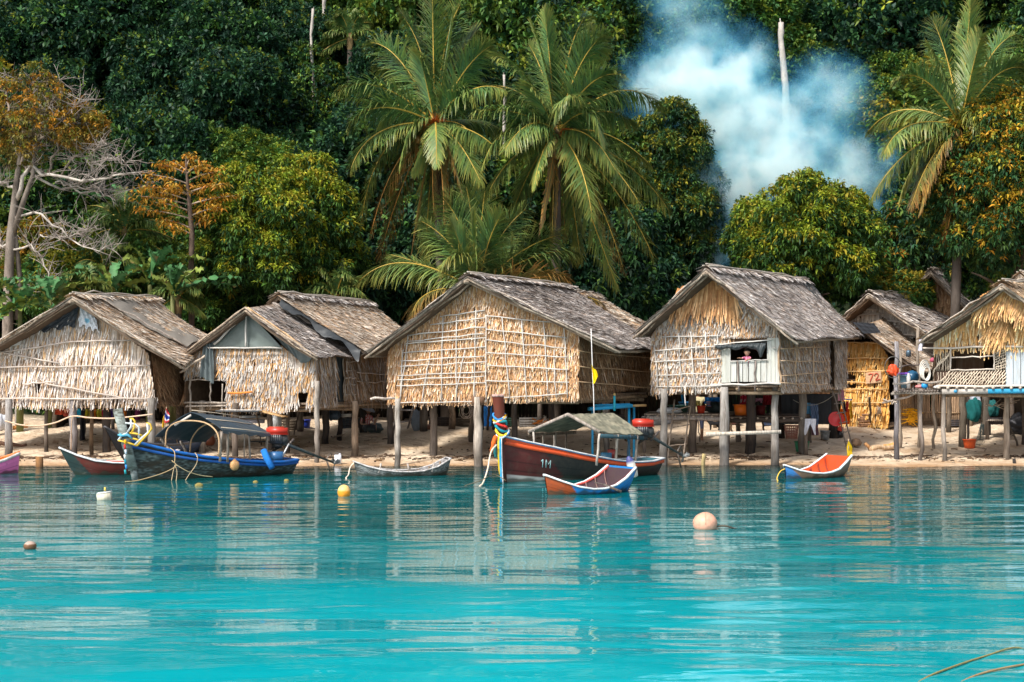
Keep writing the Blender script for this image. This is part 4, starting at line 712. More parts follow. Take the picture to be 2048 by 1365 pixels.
# ---------------------------------------------------------------- hillside forest: crowns share meshes
def proto(kind, pal, tip, ptip, S, nb, nr, L=.21, W=.095):
    t = thing('jungle_tree', 'x', 'tree', (0, 0, 0), 'trees of the hillside jungle'); mb = MB(); limbs(mb, A(0, 0, -1.5), A(0, 0, S[2]*1.6+1.0), .17, 8, S, A(.12, .10, .08)); mb.build('trunk', M['bark'], t)
    mb = MB(); blob_crown(mb, (0, 0, 2.2+S[2]*.7), S, nb, .75, nr, 6, L, W, pal, tip, ptip, .25, fill=.1); mb.build('crown', M['leaf'], t); return t
PR = [('dark green dense jungle tree', proto(0, DARK, MIDG, .25, (2.3, 2.3, 1.9), 60, 4000)),
      ('deep green narrow jungle tree', proto(1, DARK, OLIV, .12, (1.9, 1.9, 2.7), 60, 4100)),
      ('mid green bushy jungle tree', proto(2, MIDG, OLIV, .35, (2.4, 2.3, 1.8), 64, 4200)),
      ('olive yellow tipped jungle tree', proto(3, OLIV+MIDG, [(.2, .2, .02), (.26, .20, .02)], .4, (2.2, 2.2, 1.9), 60, 4100)),
      ('creeper covered jungle tree', proto(4, MIDG+DARK, OLIV, .3, (1.7, 1.8, 2.9), 54, 4000, .18, .09)),
      ('rusty brown jungle tree', proto(5, [(.16, .12, .03), (.10, .11, .02), (.2, .13, .03)], ORG, .3, (1.7, 1.7, 1.4), 40, 2400, .18, .08))]
hr = np.random.RandomState(21); used = set()
def LB(lab, px, Y_):
    col = ['beyond the left edge', 'behind the bare branched tree', 'behind the orange leaved tree', 'above the biggest mango tree', 'left of the tall palms', 'behind the left tall palm', 'behind the right tall palm', 'left of the smoke', 'behind the smoke', 'right of the smoke', 'behind the yellowish palm', 'beyond the right edge'][int(np.searchsorted([0, 210, 430, 600, 750, 960, 1180, 1330, 1640, 1800, 2048], px))]
    row = ['at the foot of the slope', 'low on the slope', 'halfway up the slope', 'high on the slope', 'at the very top'][min(4, int((Y_-58)/6.6))]
    return lab+' '+row+' '+col
Yr = 58.5
while Yr < 92:
    half = 1100/F*Yr*1.05+2; x = -half+hr.rand()*2
    while x < half:
        px = CX+F*x/Yr; Yj = Yr+hr.randn()*.7
        if px < 640: pr = [.45, .33, .12, .03, .05, .02]
        elif px < 1250: pr = [.10, .10, .30, .28, .20, .02]
        else: pr = [.12, .12, .34, .22, .18, .02]
        if px < 640 and Yr < 66: pr = [.18, .18, .34, .14, .14, .02]
        if 640 <= px < 1330 and Yr < 67: pr = [.5, .3, .08, .02, .1, 0]
        if px < 640 and Yr > 70: pr = [.42, .36, .14, .02, .06, 0]
        k = hr.choice(6, p=np.array(pr)/sum(pr)); lab, p_ = PR[k]; s = .75+.75*hr.rand()**1.5; loc = A(x, Yj, float(ground(x, Yj))-.3+1.6*hr.rand()**2)
        if not (1240 < px < 1780 and Yr < 66):
            lab = LB(lab, px, Yr)
            if k not in used: used.add(k); p_.location = loc; p_['label'] = lab; p_.scale = (s, s, s*1.0)
            else: copytree(p_, loc, hr.rand()*6.28, (s, s, s*(.85+.35*hr.rand())), lab)
        x += 2.9+1.5*hr.rand()
    Yr += 2.4
mb = MB(); n = 60000; x = hr.rand(n)*2-1; Y = 53+hr.rand(n)**.8*38; X = x*(1100/F*Y+2); 
O = np.stack([X, Y, ground(X, Y)+.9*hr.rand(n)**1.5], 1); leafquads(mb, O, nrm(sph(n)+A(0, -.1, .3)), .22+.25*hr.rand(n), .10+.12*hr.rand(n), pick(DARK+MIDG, n), .5); o = mb.build('undergrowth', M['leaf'], loc=(0, 53, 0)); tag(o, 'low leafy undergrowth covering the hillside between the trees', 'undergrowth', kind='stuff')
# ---------------------------------------------------------------- palms
PG = [(.065, .155, .055), (.09, .20, .065), (.13, .23, .055)]; PY = [(.26, .26, .05), (.34, .28, .06), (.18, .22, .05)]; PO = [(.40, .20, .05), (.32, .15, .05), (.26, .17, .06)]
def frond(parent, p0, p1, p2, ll=.62, n=112, age=0.0, roll=0.0, droop=.5, wd=.048, rcol=None, r0=.036):
    t = np.linspace(0, 1, 26); c = bez(p0, p1, p2, t); T = nrm(np.gradient(c, axis=0)); B = np.cross(p1-p0, p2-p1)
    if np.linalg.norm(B) < 1e-3: B = A(0, 1, 0)
    B = nrm(B); mb = MB()
    rc = A(.60, .40, .07) if age < .75 else A(.60, .28, .06)
    if rcol is not None: rc = A(*rcol)
    tube(mb, c, np.linspace(r0, .006, 26), rc, 5); s = np.linspace(.10, .995, n); 
    V = []; C_ = []; Fq = []; m = 0
    for sg in (-1, 1):
        ss = np.clip(s+R.randn(n)*.004, .08, 1); i = ss*25; k = np.minimum(i.astype(int), 24); f = (i-k)[:, None]; O = c[k]*(1-f)+c[k+1]*f; Tt = nrm(T[k]*(1-f)+T[k+1]*f)
        Bs = nrm(B-Tt*np.sum(B*Tt, 1, keepdims=True)); Nn = np.cross(Bs, Tt); side = nrm(Bs*math.cos(roll)+Nn*math.sin(roll))*sg
        ang = (1.05-.65*ss+.20*R.randn(n))[:, None]; D = nrm(Tt*np.cos(ang)+side*np.sin(ang)); L = (ll*(np.sin(np.pi*np.clip(ss*.86+.10, 0, 1))**.6)*(.85+.3*R.rand(n)))[:, None]
        dr = droop*(.3+1.5*R.rand(n, 1)**1.5)*(.6+.9*(1-abs(D[:, 2:3]))); g = A(0, 0, -1)
        q = [O]; d = D.copy()
        for st in range(3): d = nrm(d+g*dr*(.28+.32*st)); q.append(q[-1]+d*L/3)
        Wn = nrm(np.cross(D, Nn)); W_ = wd*(.8+.4*R.rand(n, 1)); 
        base = pick(PG, n, var=.15); tipc = pick(PY if age < .6 else PO, n, var=.15)
        for st, (w_, mixk) in enumerate(((.6, .15+age*.5), (1, .0+age*.6), (.75, .25+age*.75), (.12, .65+age*.5))):
            cc = base*(1-min(mixk, 1))+tipc*min(mixk, 1); ed = (ss > .8)[:, None]*.4; cc = cc*(1-ed)+tipc*ed
            V += [q[st]-Wn*W_*w_/2, q[st]+Wn*W_*w_/2]; C_ += [cc, cc]
        a = m*8*n; m += 1
    # vertices are stacked column-wise: block b, leaflet j -> b*n+j
    V = np.concatenate(V); C_ = np.concatenate(C_); j = np.arange(n)
    for half in (0, 1):
        o = half*8*n
        for st in range(3): a = o+(2*st)*n+j; b_ = o+(2*st+1)*n+j; c_ = o+(2*st+3)*n+j; d_ = o+(2*st+2)*n+j; Fq.append(np.stack([a, b_, c_, d_], 1))
    mb.add(V, np.concatenate(Fq), C_); return mb.build('frond', M['frond'], parent)
def palm(label, cpx, cpy, Y, basepx, fr, Lt=3.9, ll=.95, trunk=True, flowers=True, nuts=True, name='coconut_palm', ages=None, lean=0):
    b0 = gp(basepx, Y); c = P(cpx, cpy, Y); t = thing(name, label, 'palm', b0); mb = MB()
    q = np.array([b0-A(0, 0, .2), b0+(c-b0)*.3+A(lean, 0, 0), b0+(c-b0)*.65+A(lean*.6, 0, 0), c]); s = np.linspace(0, 1, 30)
    tp = np.stack([np.interp(s, np.linspace(0, 1, 4), q[:, i]) for i in range(3)], 1); tube(mb, tp, np.linspace(.19, .12, 30)*(1+.05*(np.arange(30) % 2)), A(.085, .07, .06), 9); lathe(mb, c, [(.12, -.5), (.17, -.2), (.13, .1), (.05, .45)], A(.25, .17, .08), 9); mb.build('trunk', M['bark'], t)
    for i, f in enumerate(fr):
        (tx, ty, kx, ky) = f[:4]; o = f[4] if len(f) > 4 else {}; d = math.hypot(tx-cpx, ty-cpy)/F*Y; rest = math.sqrt(max(Lt*Lt-d*d, .05))*.8
        dy = o.get('dy', rest*(-1 if (i % 2 == 0 or ty > cpy+60) else 1)*.8); 
        tip = P(tx, ty, Y); tip = P(tx, ty, Y+dy); kk = P(kx, ky, Y+dy*.45); age = o.get('age', np.clip((ty-cpy)/320, 0, .8)); up = ty < cpy-90
        frond(t, c+A(0, 0, .05), kk, tip, ll=ll*o.get('l', 1), age=age, roll=o.get('roll', (R.choice([-1, 1])*(.55+.5*R.rand())) if up else R.choice([-1, 1])*(.25+.5*R.rand())), droop=o.get('droop', .30 if up else .75))
    if flowers:
        mb = MB()
        for k in range(7 if flowers is True else flowers):
            d = nrm(A(R.randn(), -abs(R.randn())-.5, .1+.5*R.rand())); s0 = c+A(0, 0, -.05); 
            for z in range(14): e = s0+nrm(d+R.randn(3)*.35)*(.35+.3*R.rand()); tube(mb, [s0, (s0+e)/2+A(0, 0, .06), e+A(0, 0, -.05)], [.016, .012, .006], A(.60, .16, .03)*(.7+.5*R.rand()), 4, False)
        mb.build('flower_stalks', M['frond'], t)
    if nuts:
        for k in range(nuts if nuts is not True else 8):
            mb = MB(); p = c+A(R.randn()*.22, -.25-.12*R.rand(), -.28-.55*R.rand()); lathe(mb, p, [(0, -.13), (.07, -.11), (.105, -.02), (.09, .07), (.03, .12), (0, .125)], A(.38, .22, .06)*(.7+.6*R.rand()), 10); mb.build('coconut', M['plastic'], t, smooth=True)
    return t
palm('coconut palm with orange flower stalks and rusty fronds, left of the two tall centre palms', 870, 250, 49.5, 893, [(671, 185, 750, 132), (738, 86, 800, 82), (697, 254, 745, 180), (701, 340, 735, 235), (722, 450, 745, 250, dict(age=.5)), (742, 468, 780, 300, dict(age=.85)), (759, 516, 800, 350, dict(age=.95)), (824, 500, 850, 330, dict(age=.8)), (888, 455, 888, 340, dict(age=.95, l=.7)), (962, 365, 915, 262, dict(age=.4)), (925, 392, 905, 290, dict(age=.7, l=.8)), (804, 32, 850, 80), (865, -25, 866, 100, dict(roll=1.4, age=.3)), (922, 8, 885, 60), (905, 30, 893, 120, dict(roll=1.2)), (955, 62, 905, 110, dict(roll=.9)), (982, 92, 930, 120), (755, 140, 820, 125), (1010, 180, 940, 150), (1005, 262, 950, 228), (995, 300, 950, 250), (826, 344, 862, 280, dict(dy=-2.0, l=.8)), (873, 330, 873, 235, dict(dy=-2.2, l=.8, age=.4)), (948, 200, 925, 165, dict(dy=-1.5)), (780, 410, 790, 270, dict(dy=.8, age=.4)), (925, 440, 935, 320, dict(dy=1.2, age=.3)), (868, 430, 862, 330, dict(dy=-.6, age=.8)), (905, 470, 900, 340, dict(dy=.5, age=.9)), (850, 520, 858, 380, dict(dy=.9, age=.4)), (960, 300, 935, 230, dict(dy=-1.0)), (800, 330, 820, 225, dict(dy=-1.6)), (760, 250, 800, 170, dict(dy=1.2)), (840, 110, 850, 150, dict(dy=-1.5, roll=1))])
palm('tall coconut palm with hanging coconuts, right one of the two big centre palms', 1114, 268, 48.5, 1110, [(1171, 33, 1128, 90, dict(roll=1.2)), (1090, 25, 1100, 120, dict(roll=1.3)), (1068, 57, 1092, 120, dict(roll=1.0)), (1058, 90, 1095, 150), (990, 112, 1050, 118), (950, 178, 1040, 148), (966, 330, 1000, 222), (970, 402, 1010, 300), (948, 225, 1030, 205), (1068, 372, 1083, 285, dict(dy=-1.8, age=.4, l=.8)), (1078, 475, 1100, 350, dict(l=.3, age=1)), (1184, 432, 1165, 300, dict(dy=-2.2, age=.5)), (1279, 407, 1200, 275, dict(age=.3)), (1338, 422, 1262, 300, dict(age=.3)), (1308, 517, 1235, 350, dict(age=.5)), (1248, 543, 1195, 360, dict(age=.6)), (1205, 285, 1190, 178, dict(dy=-1.6)), (1325, 215, 1240, 128), (1248, 152, 1180, 128), (1215, 100, 1150, 100, dict(roll=.9)), (1208, 70, 1152, 110, dict(roll=1.0)), (1233, 575, 1180, 420, dict(age=.4, dy=1.4)), (1110, 450, 1112, 350, dict(l=.3, age=1, dy=-.5)), (1010, 300, 1060, 215, dict(dy=-1.8)), (1060, 170, 1085, 200, dict(dy=-1.6)), (1270, 250, 1200, 190, dict(dy=1.5)), (1020, 440, 1060, 320, dict(dy=1.6, age=.3)), (1160, 520, 1150, 400, dict(dy=1.2, age=.5)), (1105, 500, 1105, 380, dict(dy=-.7, age=.6)), (1130, 470, 1125, 360, dict(dy=.6, age=.9)), (1140, 190, 1130, 190, dict(dy=-2.0)), (1230, 340, 1180, 240, dict(dy=-1.4)), (1030, 260, 1070, 200, dict(dy=1.2)), (1180, 60, 1145, 130, dict(roll=1.2, dy=.8)), (1300, 330, 1215, 240, dict(dy=1.0))], flowers=3, nuts=14)
palm('low young palm with upright feathery fronds behind the lattice hut roof', 956, 588, 46.5, 956, [(719, 562, 800, 480, dict(age=.35)), (783, 510, 865, 530, dict(age=.35)), (825, 625, 845, 560, dict(age=.6)), (843, 443, 915, 480), (886, 396, 935, 450), (933, 375, 950, 460), (970, 382, 958, 470, dict(roll=1.4)), (1052, 418, 985, 470), (1122, 470, 1030, 490, dict(age=.25)), (1155, 505, 1060, 490), (1135, 560, 1085, 540, dict(age=.8)), (892, 520, 930, 500, dict(age=.5, dy=-1.4)), (1003, 430, 970, 480, dict(roll=1.2)), (1205, 606, 1120, 565, dict(age=.6)), (905, 450, 930, 520), (1010, 480, 985, 530), (950, 440, 945, 500, dict(dy=-1.0)), (870, 470, 900, 530)], Lt=3.1, ll=1.0, flowers=False, nuts=False, name='young_palm')
palm('yellowish coconut palm rising beside the smoke at the upper right', 1921, 256, 50, 1905, [(1942, 2, 1933, 100, dict(roll=1.3, age=.15)), (1866, 42, 1900, 110), (1862, 95, 1895, 150), (2030, 70, 1975, 85), (1790, 158, 1850, 122), (1735, 265, 1800, 180, dict(age=.5)), (1768, 308, 1800, 220, dict(age=.4)), (1743, 398, 1800, 285, dict(age=.55)), (1800, 398, 1845, 265, dict(age=.5)), (1841, 420, 1878, 270, dict(age=.6)), (1878, 495, 1915, 320, dict(age=1)), (1823, 412, 1855, 300, dict(age=.7)), (1970, 262, 1955, 212, dict(dy=-1.5, age=.5)), (2055, 172, 2000, 178), (2052, 138, 1990, 115), (1915, 60, 1917, 120, dict(roll=1.3, age=.2)), (1962, 75, 1945, 130, dict(roll=1.0, age=.4)), (2095, 262, 2010, 190), (1890, 480, 1925, 330, dict(age=1, dy=-1)), (1985, 130, 1960, 160), (2010, 330, 1990, 220, dict(age=.4))], flowers=2, nuts=5)
for o in (): pass
palm('small pale palm in the smoke, left of the yellowish coconut palm', 1818, 520, 56, 1818, [(1742, 455, 1790, 452), (1770, 490, 1790, 480), (1860, 440, 1835, 450), (1880, 500, 1850, 460), (1800, 440, 1810, 470), (1845, 560, 1840, 500), (1780, 560, 1795, 520), (1895, 545, 1860, 490)], Lt=1.9, ll=.6, flowers=False, nuts=False, name='young_palm')
def smallpalm(label, cx, cy, Y, s, name='young_palm'):
    fr = [(cx+s*math.cos(a)*(.8+.4*R.rand()), cy-s*math.sin(a)*(.8+.4*R.rand())+s*.15, cx+s*.45*math.cos(a), cy-s*.7*math.sin(a)-s*.25) for a in np.linspace(-.35, 3.5, 11)]
    return palm(label, cx, cy, Y, cx, fr, Lt=s*1.15/F*Y, ll=.55, flowers=False, nuts=False, name=name)
for a in (('feathery palm clump behind the bare white branches', 250, 470, 54, 85), ('light green palm clump left of the orange leaved tree', 210, 545, 52, 75), ('yellow green palm right of the mango tree, above the rear roof of the second hut', 672, 600, 50.5, 70), ('feathery palm high on the slope left of the tall palms', 700, 80, 66, 55), ('pale palm inside the thick of the smoke', 1640, 190, 69, 55), ('small palm above the roof ridge of the far left hut', 355, 600, 48.5, 55), ('small green palm beside the roof of the far left hut', 165, 590, 48.5, 55)): smallpalm(*a)
def banana(label, px, py, Y, s=1.0, n=9, yel=.3, cat='banana plant', spread=1.0):
    b0 = gp(px, Y); c = P(px, py, Y); t = thing('banana_plant', label, cat, b0, 'banana plants behind the huts'); mb = MB(); tube(mb, [b0-A(0, 0, .2), b0+(c-b0)*.5, c], [.12*s, .10*s, .06*s], A(.16, .17, .06), 8); mb.build('stem', M['leaf'], t)
    for i in range(n):
        a = R.rand()*6.28; el = .5+.9*R.rand(); L_ = (1.5+.7*R.rand())*s; d = A(math.cos(a)*math.cos(el)*spread, math.sin(a)*math.cos(el)*.7, math.sin(el)); p1 = c+d*L_*.6; p2 = c+d*A(1.25, 1.25, .55)*L_+A(0, 0, -.10*L_*R.rand()); NB = 26; k = np.linspace(0, 1, NB); q = bez(c, p1, p2, k)
        T = nrm(np.gradient(q, axis=0)); S_ = nrm(np.cross(T, A(0, 0, 1)+R.randn(3)*.25)); N_ = np.cross(S_, T); w_ = .21*s*np.sin(np.pi*np.clip(k*.80+.16, 0, 1))**.7; w_[:4] *= .15
        col = A(*((.04, .125, .04) if R.rand() > yel else (.16, .21, .035)))*(.8+.5*R.rand()); mb = MB(); tear = 1-.45*R.rand(NB)**2; wob = .05*s*R.randn(NB, 1); q2 = q+N_*0
        V = np.concatenate([q-S_*(w_*tear)[:, None]+N_*((w_*.35)[:, None]+wob)-A(0, 0, .05), q, q+S_*(w_*tear[::-1])[:, None]+N_*((w_*.35)[:, None]-wob)-A(0, 0, .05)]); f = []
        for j in range(NB-1): f += [[j, j+1, NB+1+j, NB+j], [NB+j, NB+1+j, 2*NB+1+j, 2*NB+j]]
        vr = 1+.22*R.randn(NB, 1); ed = np.where(R.rand(NB, 1) < .15, A(.25, .16, .06), col*vr); cc = np.clip(np.concatenate([ed, np.repeat((col*1.4+.02)[None], NB, 0), col*vr[::-1]]), .01, .9); mb.add(V, f, cc); mb.build('leaf_blade', M['leaf'], t)
    return t
for px, py, Y, s, yel, lab in ((40, 615, 46.5, 1.0, .3, 'banana plant peering over the left slope of the far left hut, nearest the edge'), (100, 600, 47.5, .9, .4, 'yellow leafed banana plant left of the far left roof ridge'), (-10, 640, 46, 1, .2, 'banana plant cut by the left edge, beside the far left hut'), (225, 585, 48.5, 1.0, .35, 'banana plant behind the ridge of the far left hut'), (300, 570, 48.5, 1.2, .5, 'tall banana plant with an upright yellow leaf, right of the far left roof ridge'), (345, 590, 47.2, 1.0, .15, 'banana plant behind the gap between the two left huts'),
    (330, 505, 57, 1.1, .1, 'dark banana plant below the orange leaved tree'), (280, 440, 57, 1.3, .05, 'dark banana plant on the slope behind the bare white branches'), (440, 480, 57, 1.2, .1, 'dark banana plant left of the big mango tree'), (600, 295, 64, 1.1, .1, 'banana plant with pale arching leaves on the slope above the mango tree'), (545, 290, 64, 1.0, .3, 'banana plant with rusty leaves on the slope above the mango tree'), (610, 235, 66, 1.0, 0, 'blue green banana plant highest on the slope above the mango tree'), (1765, 610, 52, .8, .2, 'banana plant behind the rear huts at the right'), (1900, 520, 54, .8, .6, 'banana plant with yellow leaves above the dark rear hut')): banana(lab, px, py, Y, s, 9, yel)
# bright bushes and low trees behind the left huts and at the foot of the slope
BR_ = [(.06, .16, .035), (.10, .21, .04), (.045, .12, .04)]
for lab, px, py, Y, r, pal, tip in (('yellow green bush under the bare white branches', 140, 575, 52.5, 1.5, BR_, [(.30, .28, .03)]), ('light green bush behind the ridge of the far left hut', 225, 610, 52, 1.1, BR_, OLIV), ('dull yellow bush at the left edge, under the orange crown', 70, 520, 54, 1.7, [(.16, .18, .03), (.10, .15, .03)], ORG), ('fresh green bush left of the slender orange leaved tree', 290, 545, 54, 1.5, BR_, OLIV), ('green bush on the slope under the rusty banana leaves', 500, 330, 61, 1.8, MIDG, OLIV), ('creeper green bush left of the tall palms', 660, 470, 57, 1.6, DARK+MIDG, OLIV), ('small bright bush behind the gap between the two left huts', 400, 620, 52, .9, BR_, OLIV), ('light bush behind the rear huts at the right', 1780, 610, 53, 1.2, BR_, [(.3, .24, .03)]), ('olive bush high on the slope between the palms', 1010, 60, 70, 2.2, OLIV, [(.25, .24, .03)]), ('yellow green bush at the top, above the left tall palm', 780, 60, 70, 2.0, OLIV, [(.2, .24, .03)]), ('green bush on the slope right of the smoke', 1800, 190, 64, 2.0, MIDG, OLIV)):
    tree('bush', lab, 'bush', gp(px, Y), at(px, py, Y), (r, r*.9, r*.85), .06, 'bushes behind the huts and on the slope', dict(nblob=50, rb=.36, nros=2300, per=7, L=.17, W=.065, pal=pal, tip=tip, ptip=.5, droop=.3), nl=6)
# dead trunks on the slope
for lab, pts, Y, r in (('bleached broken trunk standing in the smoke', [(1562, 45), (1562, 75), (1566, 120), (1570, 175), (1572, 330)], 62.8, .15), ('thin crooked bleached trunk on the upper left slope', [(626, 18), (622, 70), (624, 120), (628, 185), (626, 300)], 66, .07), ('bare brown trunk at the top edge above the thin crooked one', [(650, -30), (648, 20), (645, 60), (648, 200)], 68, .11), ('short broken bleached stump right of the crooked trunk', [(655, 95), (656, 120), (656, 220)], 67, .08), ('slim pale trunk between the two tall palms', [(1008, 150), (1010, 200), (1008, 255), (1010, 400)], 58, .06)):
    q = np.array([P(x, y, Y) for x, y in pts]); q = np.concatenate([q, [A(q[-1][0], Y, float(ground(q[-1][0], Y))-.3)]]) if q[-1][2] > float(ground(q[-1][0], Y)) else q
    t = thing('dead_tree', lab, 'dead tree', A(q[-1][0], Y, float(ground(q[-1][0], Y)))); mb = MB(); n = 16; s = np.linspace(0, 1, n); w_ = np.stack([np.interp(s, np.linspace(0, 1, len(q)), q[:, i]) for i in range(3)], 1); w_[1:, :2] += R.randn(n-1, 2)*r*.15
    tube(mb, w_, np.linspace(r*.8, r*1.2, n)*(1+.12*R.randn(n)), A(.46, .41, .37), 8); 
    for k in range(2): e = w_[k]+nrm(R.randn(3)*.4+A(0, 0, 1))*r*1.5; tube(mb, [w_[k+1], e], [r*.4, r*.1], A(.55, .5, .45), 5)
    mb.build('trunk', M['bark'], t)
# ---------------------------------------------------------------- boats
def ip(tab, t): return np.interp(t, np.linspace(0, 1, len(tab)), tab)
class Boat:
    def __init__(s, name, label, bow, stern, beam, sheer, hb, kb=.05, ks=.97, zk=(-.2, -.25, -.25, -.22, -.15), group='boats moored along the shore', cat='boat', z0=0.0):
        s.bow = np.asarray(bow, float)[:2]; s.stern = np.asarray(stern, float)[:2]; s.L = np.linalg.norm(s.stern-s.bow); s.e = np.append((s.stern-s.bow)/s.L, 0)
        s.l = A(s.e[1], -s.e[0], 0); s.beam = beam; s.sh = sheer; s.hb = hb; s.kb = kb; s.ks = ks; s.zk = zk
        c = (s.bow+s.stern)/2; s.t = thing(name, label, cat, (c[0], c[1], z0), group)
    def pt(s, t, v, side, inset=0.0, lift=0.0):
        t = np.asarray(t, float); v = np.asarray(v, float); xs = s.L*t; xk = s.L*(s.kb+t*(s.ks-s.kb)); x = xk+(xs-xk)*v
        b = np.maximum(ip(s.hb, t)*s.beam/2-inset, .004); y = b*np.sin(np.clip(v, 0, 1)*np.pi/2)**.75*(.82+.18*v)+.0; zs = ip(s.sh, t); zk = ip(s.zk, t)+lift; z = zk+(zs-zk)*v**1.25
        return np.append(s.bow, 0)+s.e*x[..., None]+s.l*(y*side)[..., None]+A(0, 0, 1)*z[..., None]
    def bow3(s, t, k): p = s.pt(t, .27, 1, .04); q = s.pt(t, .27, -1, .04); return (p+q)/2+(p-q)/2*k+A(0, 0, .02)
    def hull(s, col, inner, mat='paint', nt=70, nv=44, imat='paint', rib=(.3, .2, .12)):
        c0 = col; rp = np.random.RandomState(5); pk = 1+.10*rp.randn(8)
        def col(u, v):                                                # plank seams, uneven planks and a dark weed line at the water
            c = c0(u, v)*np.where((v*6.5 % 1) < .10, .55, 1)[:, None]*pk[np.minimum((v*6.5).astype(int), 7)][:, None]
            z = ip(s.zk, u)+(ip(s.sh, u)-ip(s.zk, u))*v**1.25; k = np.clip((.075+.03*np.sin(u*23)+.02*np.sin(u*61)-z)/.04, 0, 1)[:, None]*.75; return c*(1-k)+A(.03, .045, .03)*k
        mb = MB()
        for side in (1, -1): grid(mb, (lambda u, v: s.pt(u, v, 1)) if side > 0 else (lambda u, v: s.pt(1-u, v, -1)), nt, nv, (lambda u, v: col(u, v)) if side > 0 else (lambda u, v: col(1-u, v)))
        if s.hb[-1] > .08:
            v = np.linspace(0, 1, 10); a = s.pt(np.ones(10), v, 1); b_ = s.pt(np.ones(10), v, -1); mb.add(np.concatenate([a, b_]), [[i, i+1, 11+i, 10+i] for i in range(9)], col(np.full(20, .97), np.tile(v, 2)))
        mb.build('hull', M[mat], s.t, smooth=True); mb = MB()
        for side in (1, -1): grid(mb, (lambda u, v: s.pt(.02+.965*u, .25+.75*v, 1, .035)) if side < 0 else (lambda u, v: s.pt(.02+.965*(1-u), .25+.75*v, -1, .035)), nt, nv, (lambda u, v: inner(u, v, side)))
        k = np.linspace(.03, .98, 30); a = s.pt(k, np.full(30, .27), 1, .03); b_ = s.pt(k, np.full(30, .27), -1, .03); mb.add(np.concatenate([a, b_]), [[i, i+1, 31+i, 30+i] for i in range(29)], inner(k.repeat(2), np.zeros(60), 0))
        if s.hb[-1] > .08:
            v = np.linspace(.27, 1, 8); a = s.pt(np.full(8, .975), v, 1, .03); b_ = s.pt(np.full(8, .975), v, -1, .03); mb.add(np.concatenate([a, b_]), [[i, i+1, 9+i, 8+i] for i in range(7)], inner(np.full(16, .98), np.tile(v, 2), 0))
        mb.build('inner_planking', M[imat], s.t, smooth=True)
        for i in range(8):
            tt = .14+.8*i/7; mb = MB(); v = np.concatenate([np.linspace(.97, .3, 7)]); q = np.concatenate([s.pt(np.full(7, tt), v, 1, .05), s.pt(np.full(7, tt), v[::-1], -1, .05)]); tube(mb, q, .016, A(*rib), 4); mb.build('rib', M[imat], s.t)
        mb = MB()
        for k in (-.5, 0, .5): a = s.pt(.12, .27, 1, .03); q = [s.bow3(.12, k), s.bow3(.5, k), s.bow3(.9, k)]; tube(mb, q, .014, A(*rib)*.8, 4)
        mb.build('floor_battens', M[imat], s.t)
    def strip(s, name, v0, w, h, col, t0=0, t1=1, mat='paint', sides=(1, -1), close=False, out=0.0):
        mb = MB(); k = np.linspace(t0, t1, 50)
        for side in sides:
            q = s.pt(k, np.full(50, v0), side)+s.l*side*out
            for a in (0,): 
                V = []; T = nrm(np.gradient(q, axis=0)); S = nrm(np.cross(T, (0, 0, 1))); U = np.cross(S, T)
                for dx, dz in ((-1, -1), (1, -1), (1, 1), (-1, 1)): V.append(q+S*dx*w/2+U*dz*h/2)
                V = np.stack(V, 1).reshape(-1, 3); mb.add(V, [[4*i+j, 4*i+(j+1) % 4, 4*i+4+(j+1) % 4, 4*i+4+j] for i in range(49) for j in range(4)]+[[0, 3, 2, 1], [196, 197, 198, 199]], col)
        if close: beam(mb, s.pt(1, v0, 1), s.pt(1, v0, -1), w, h, col)
        return mb.build(name, M[mat], s.t)
    def thwart(s, t, v=.75, col=A(.4, .3, .22)): mb = MB(); beam(mb, s.pt(t, v, 1, .02), s.pt(t, v, -1, .02), .12, .03, col); mb.build('thwart', M['wood'], s.t)
def C_(u, c): return np.repeat(A(*c)[None], len(u), 0)
def cond(m, a, b_): return np.where(m[:, None], a, b_)
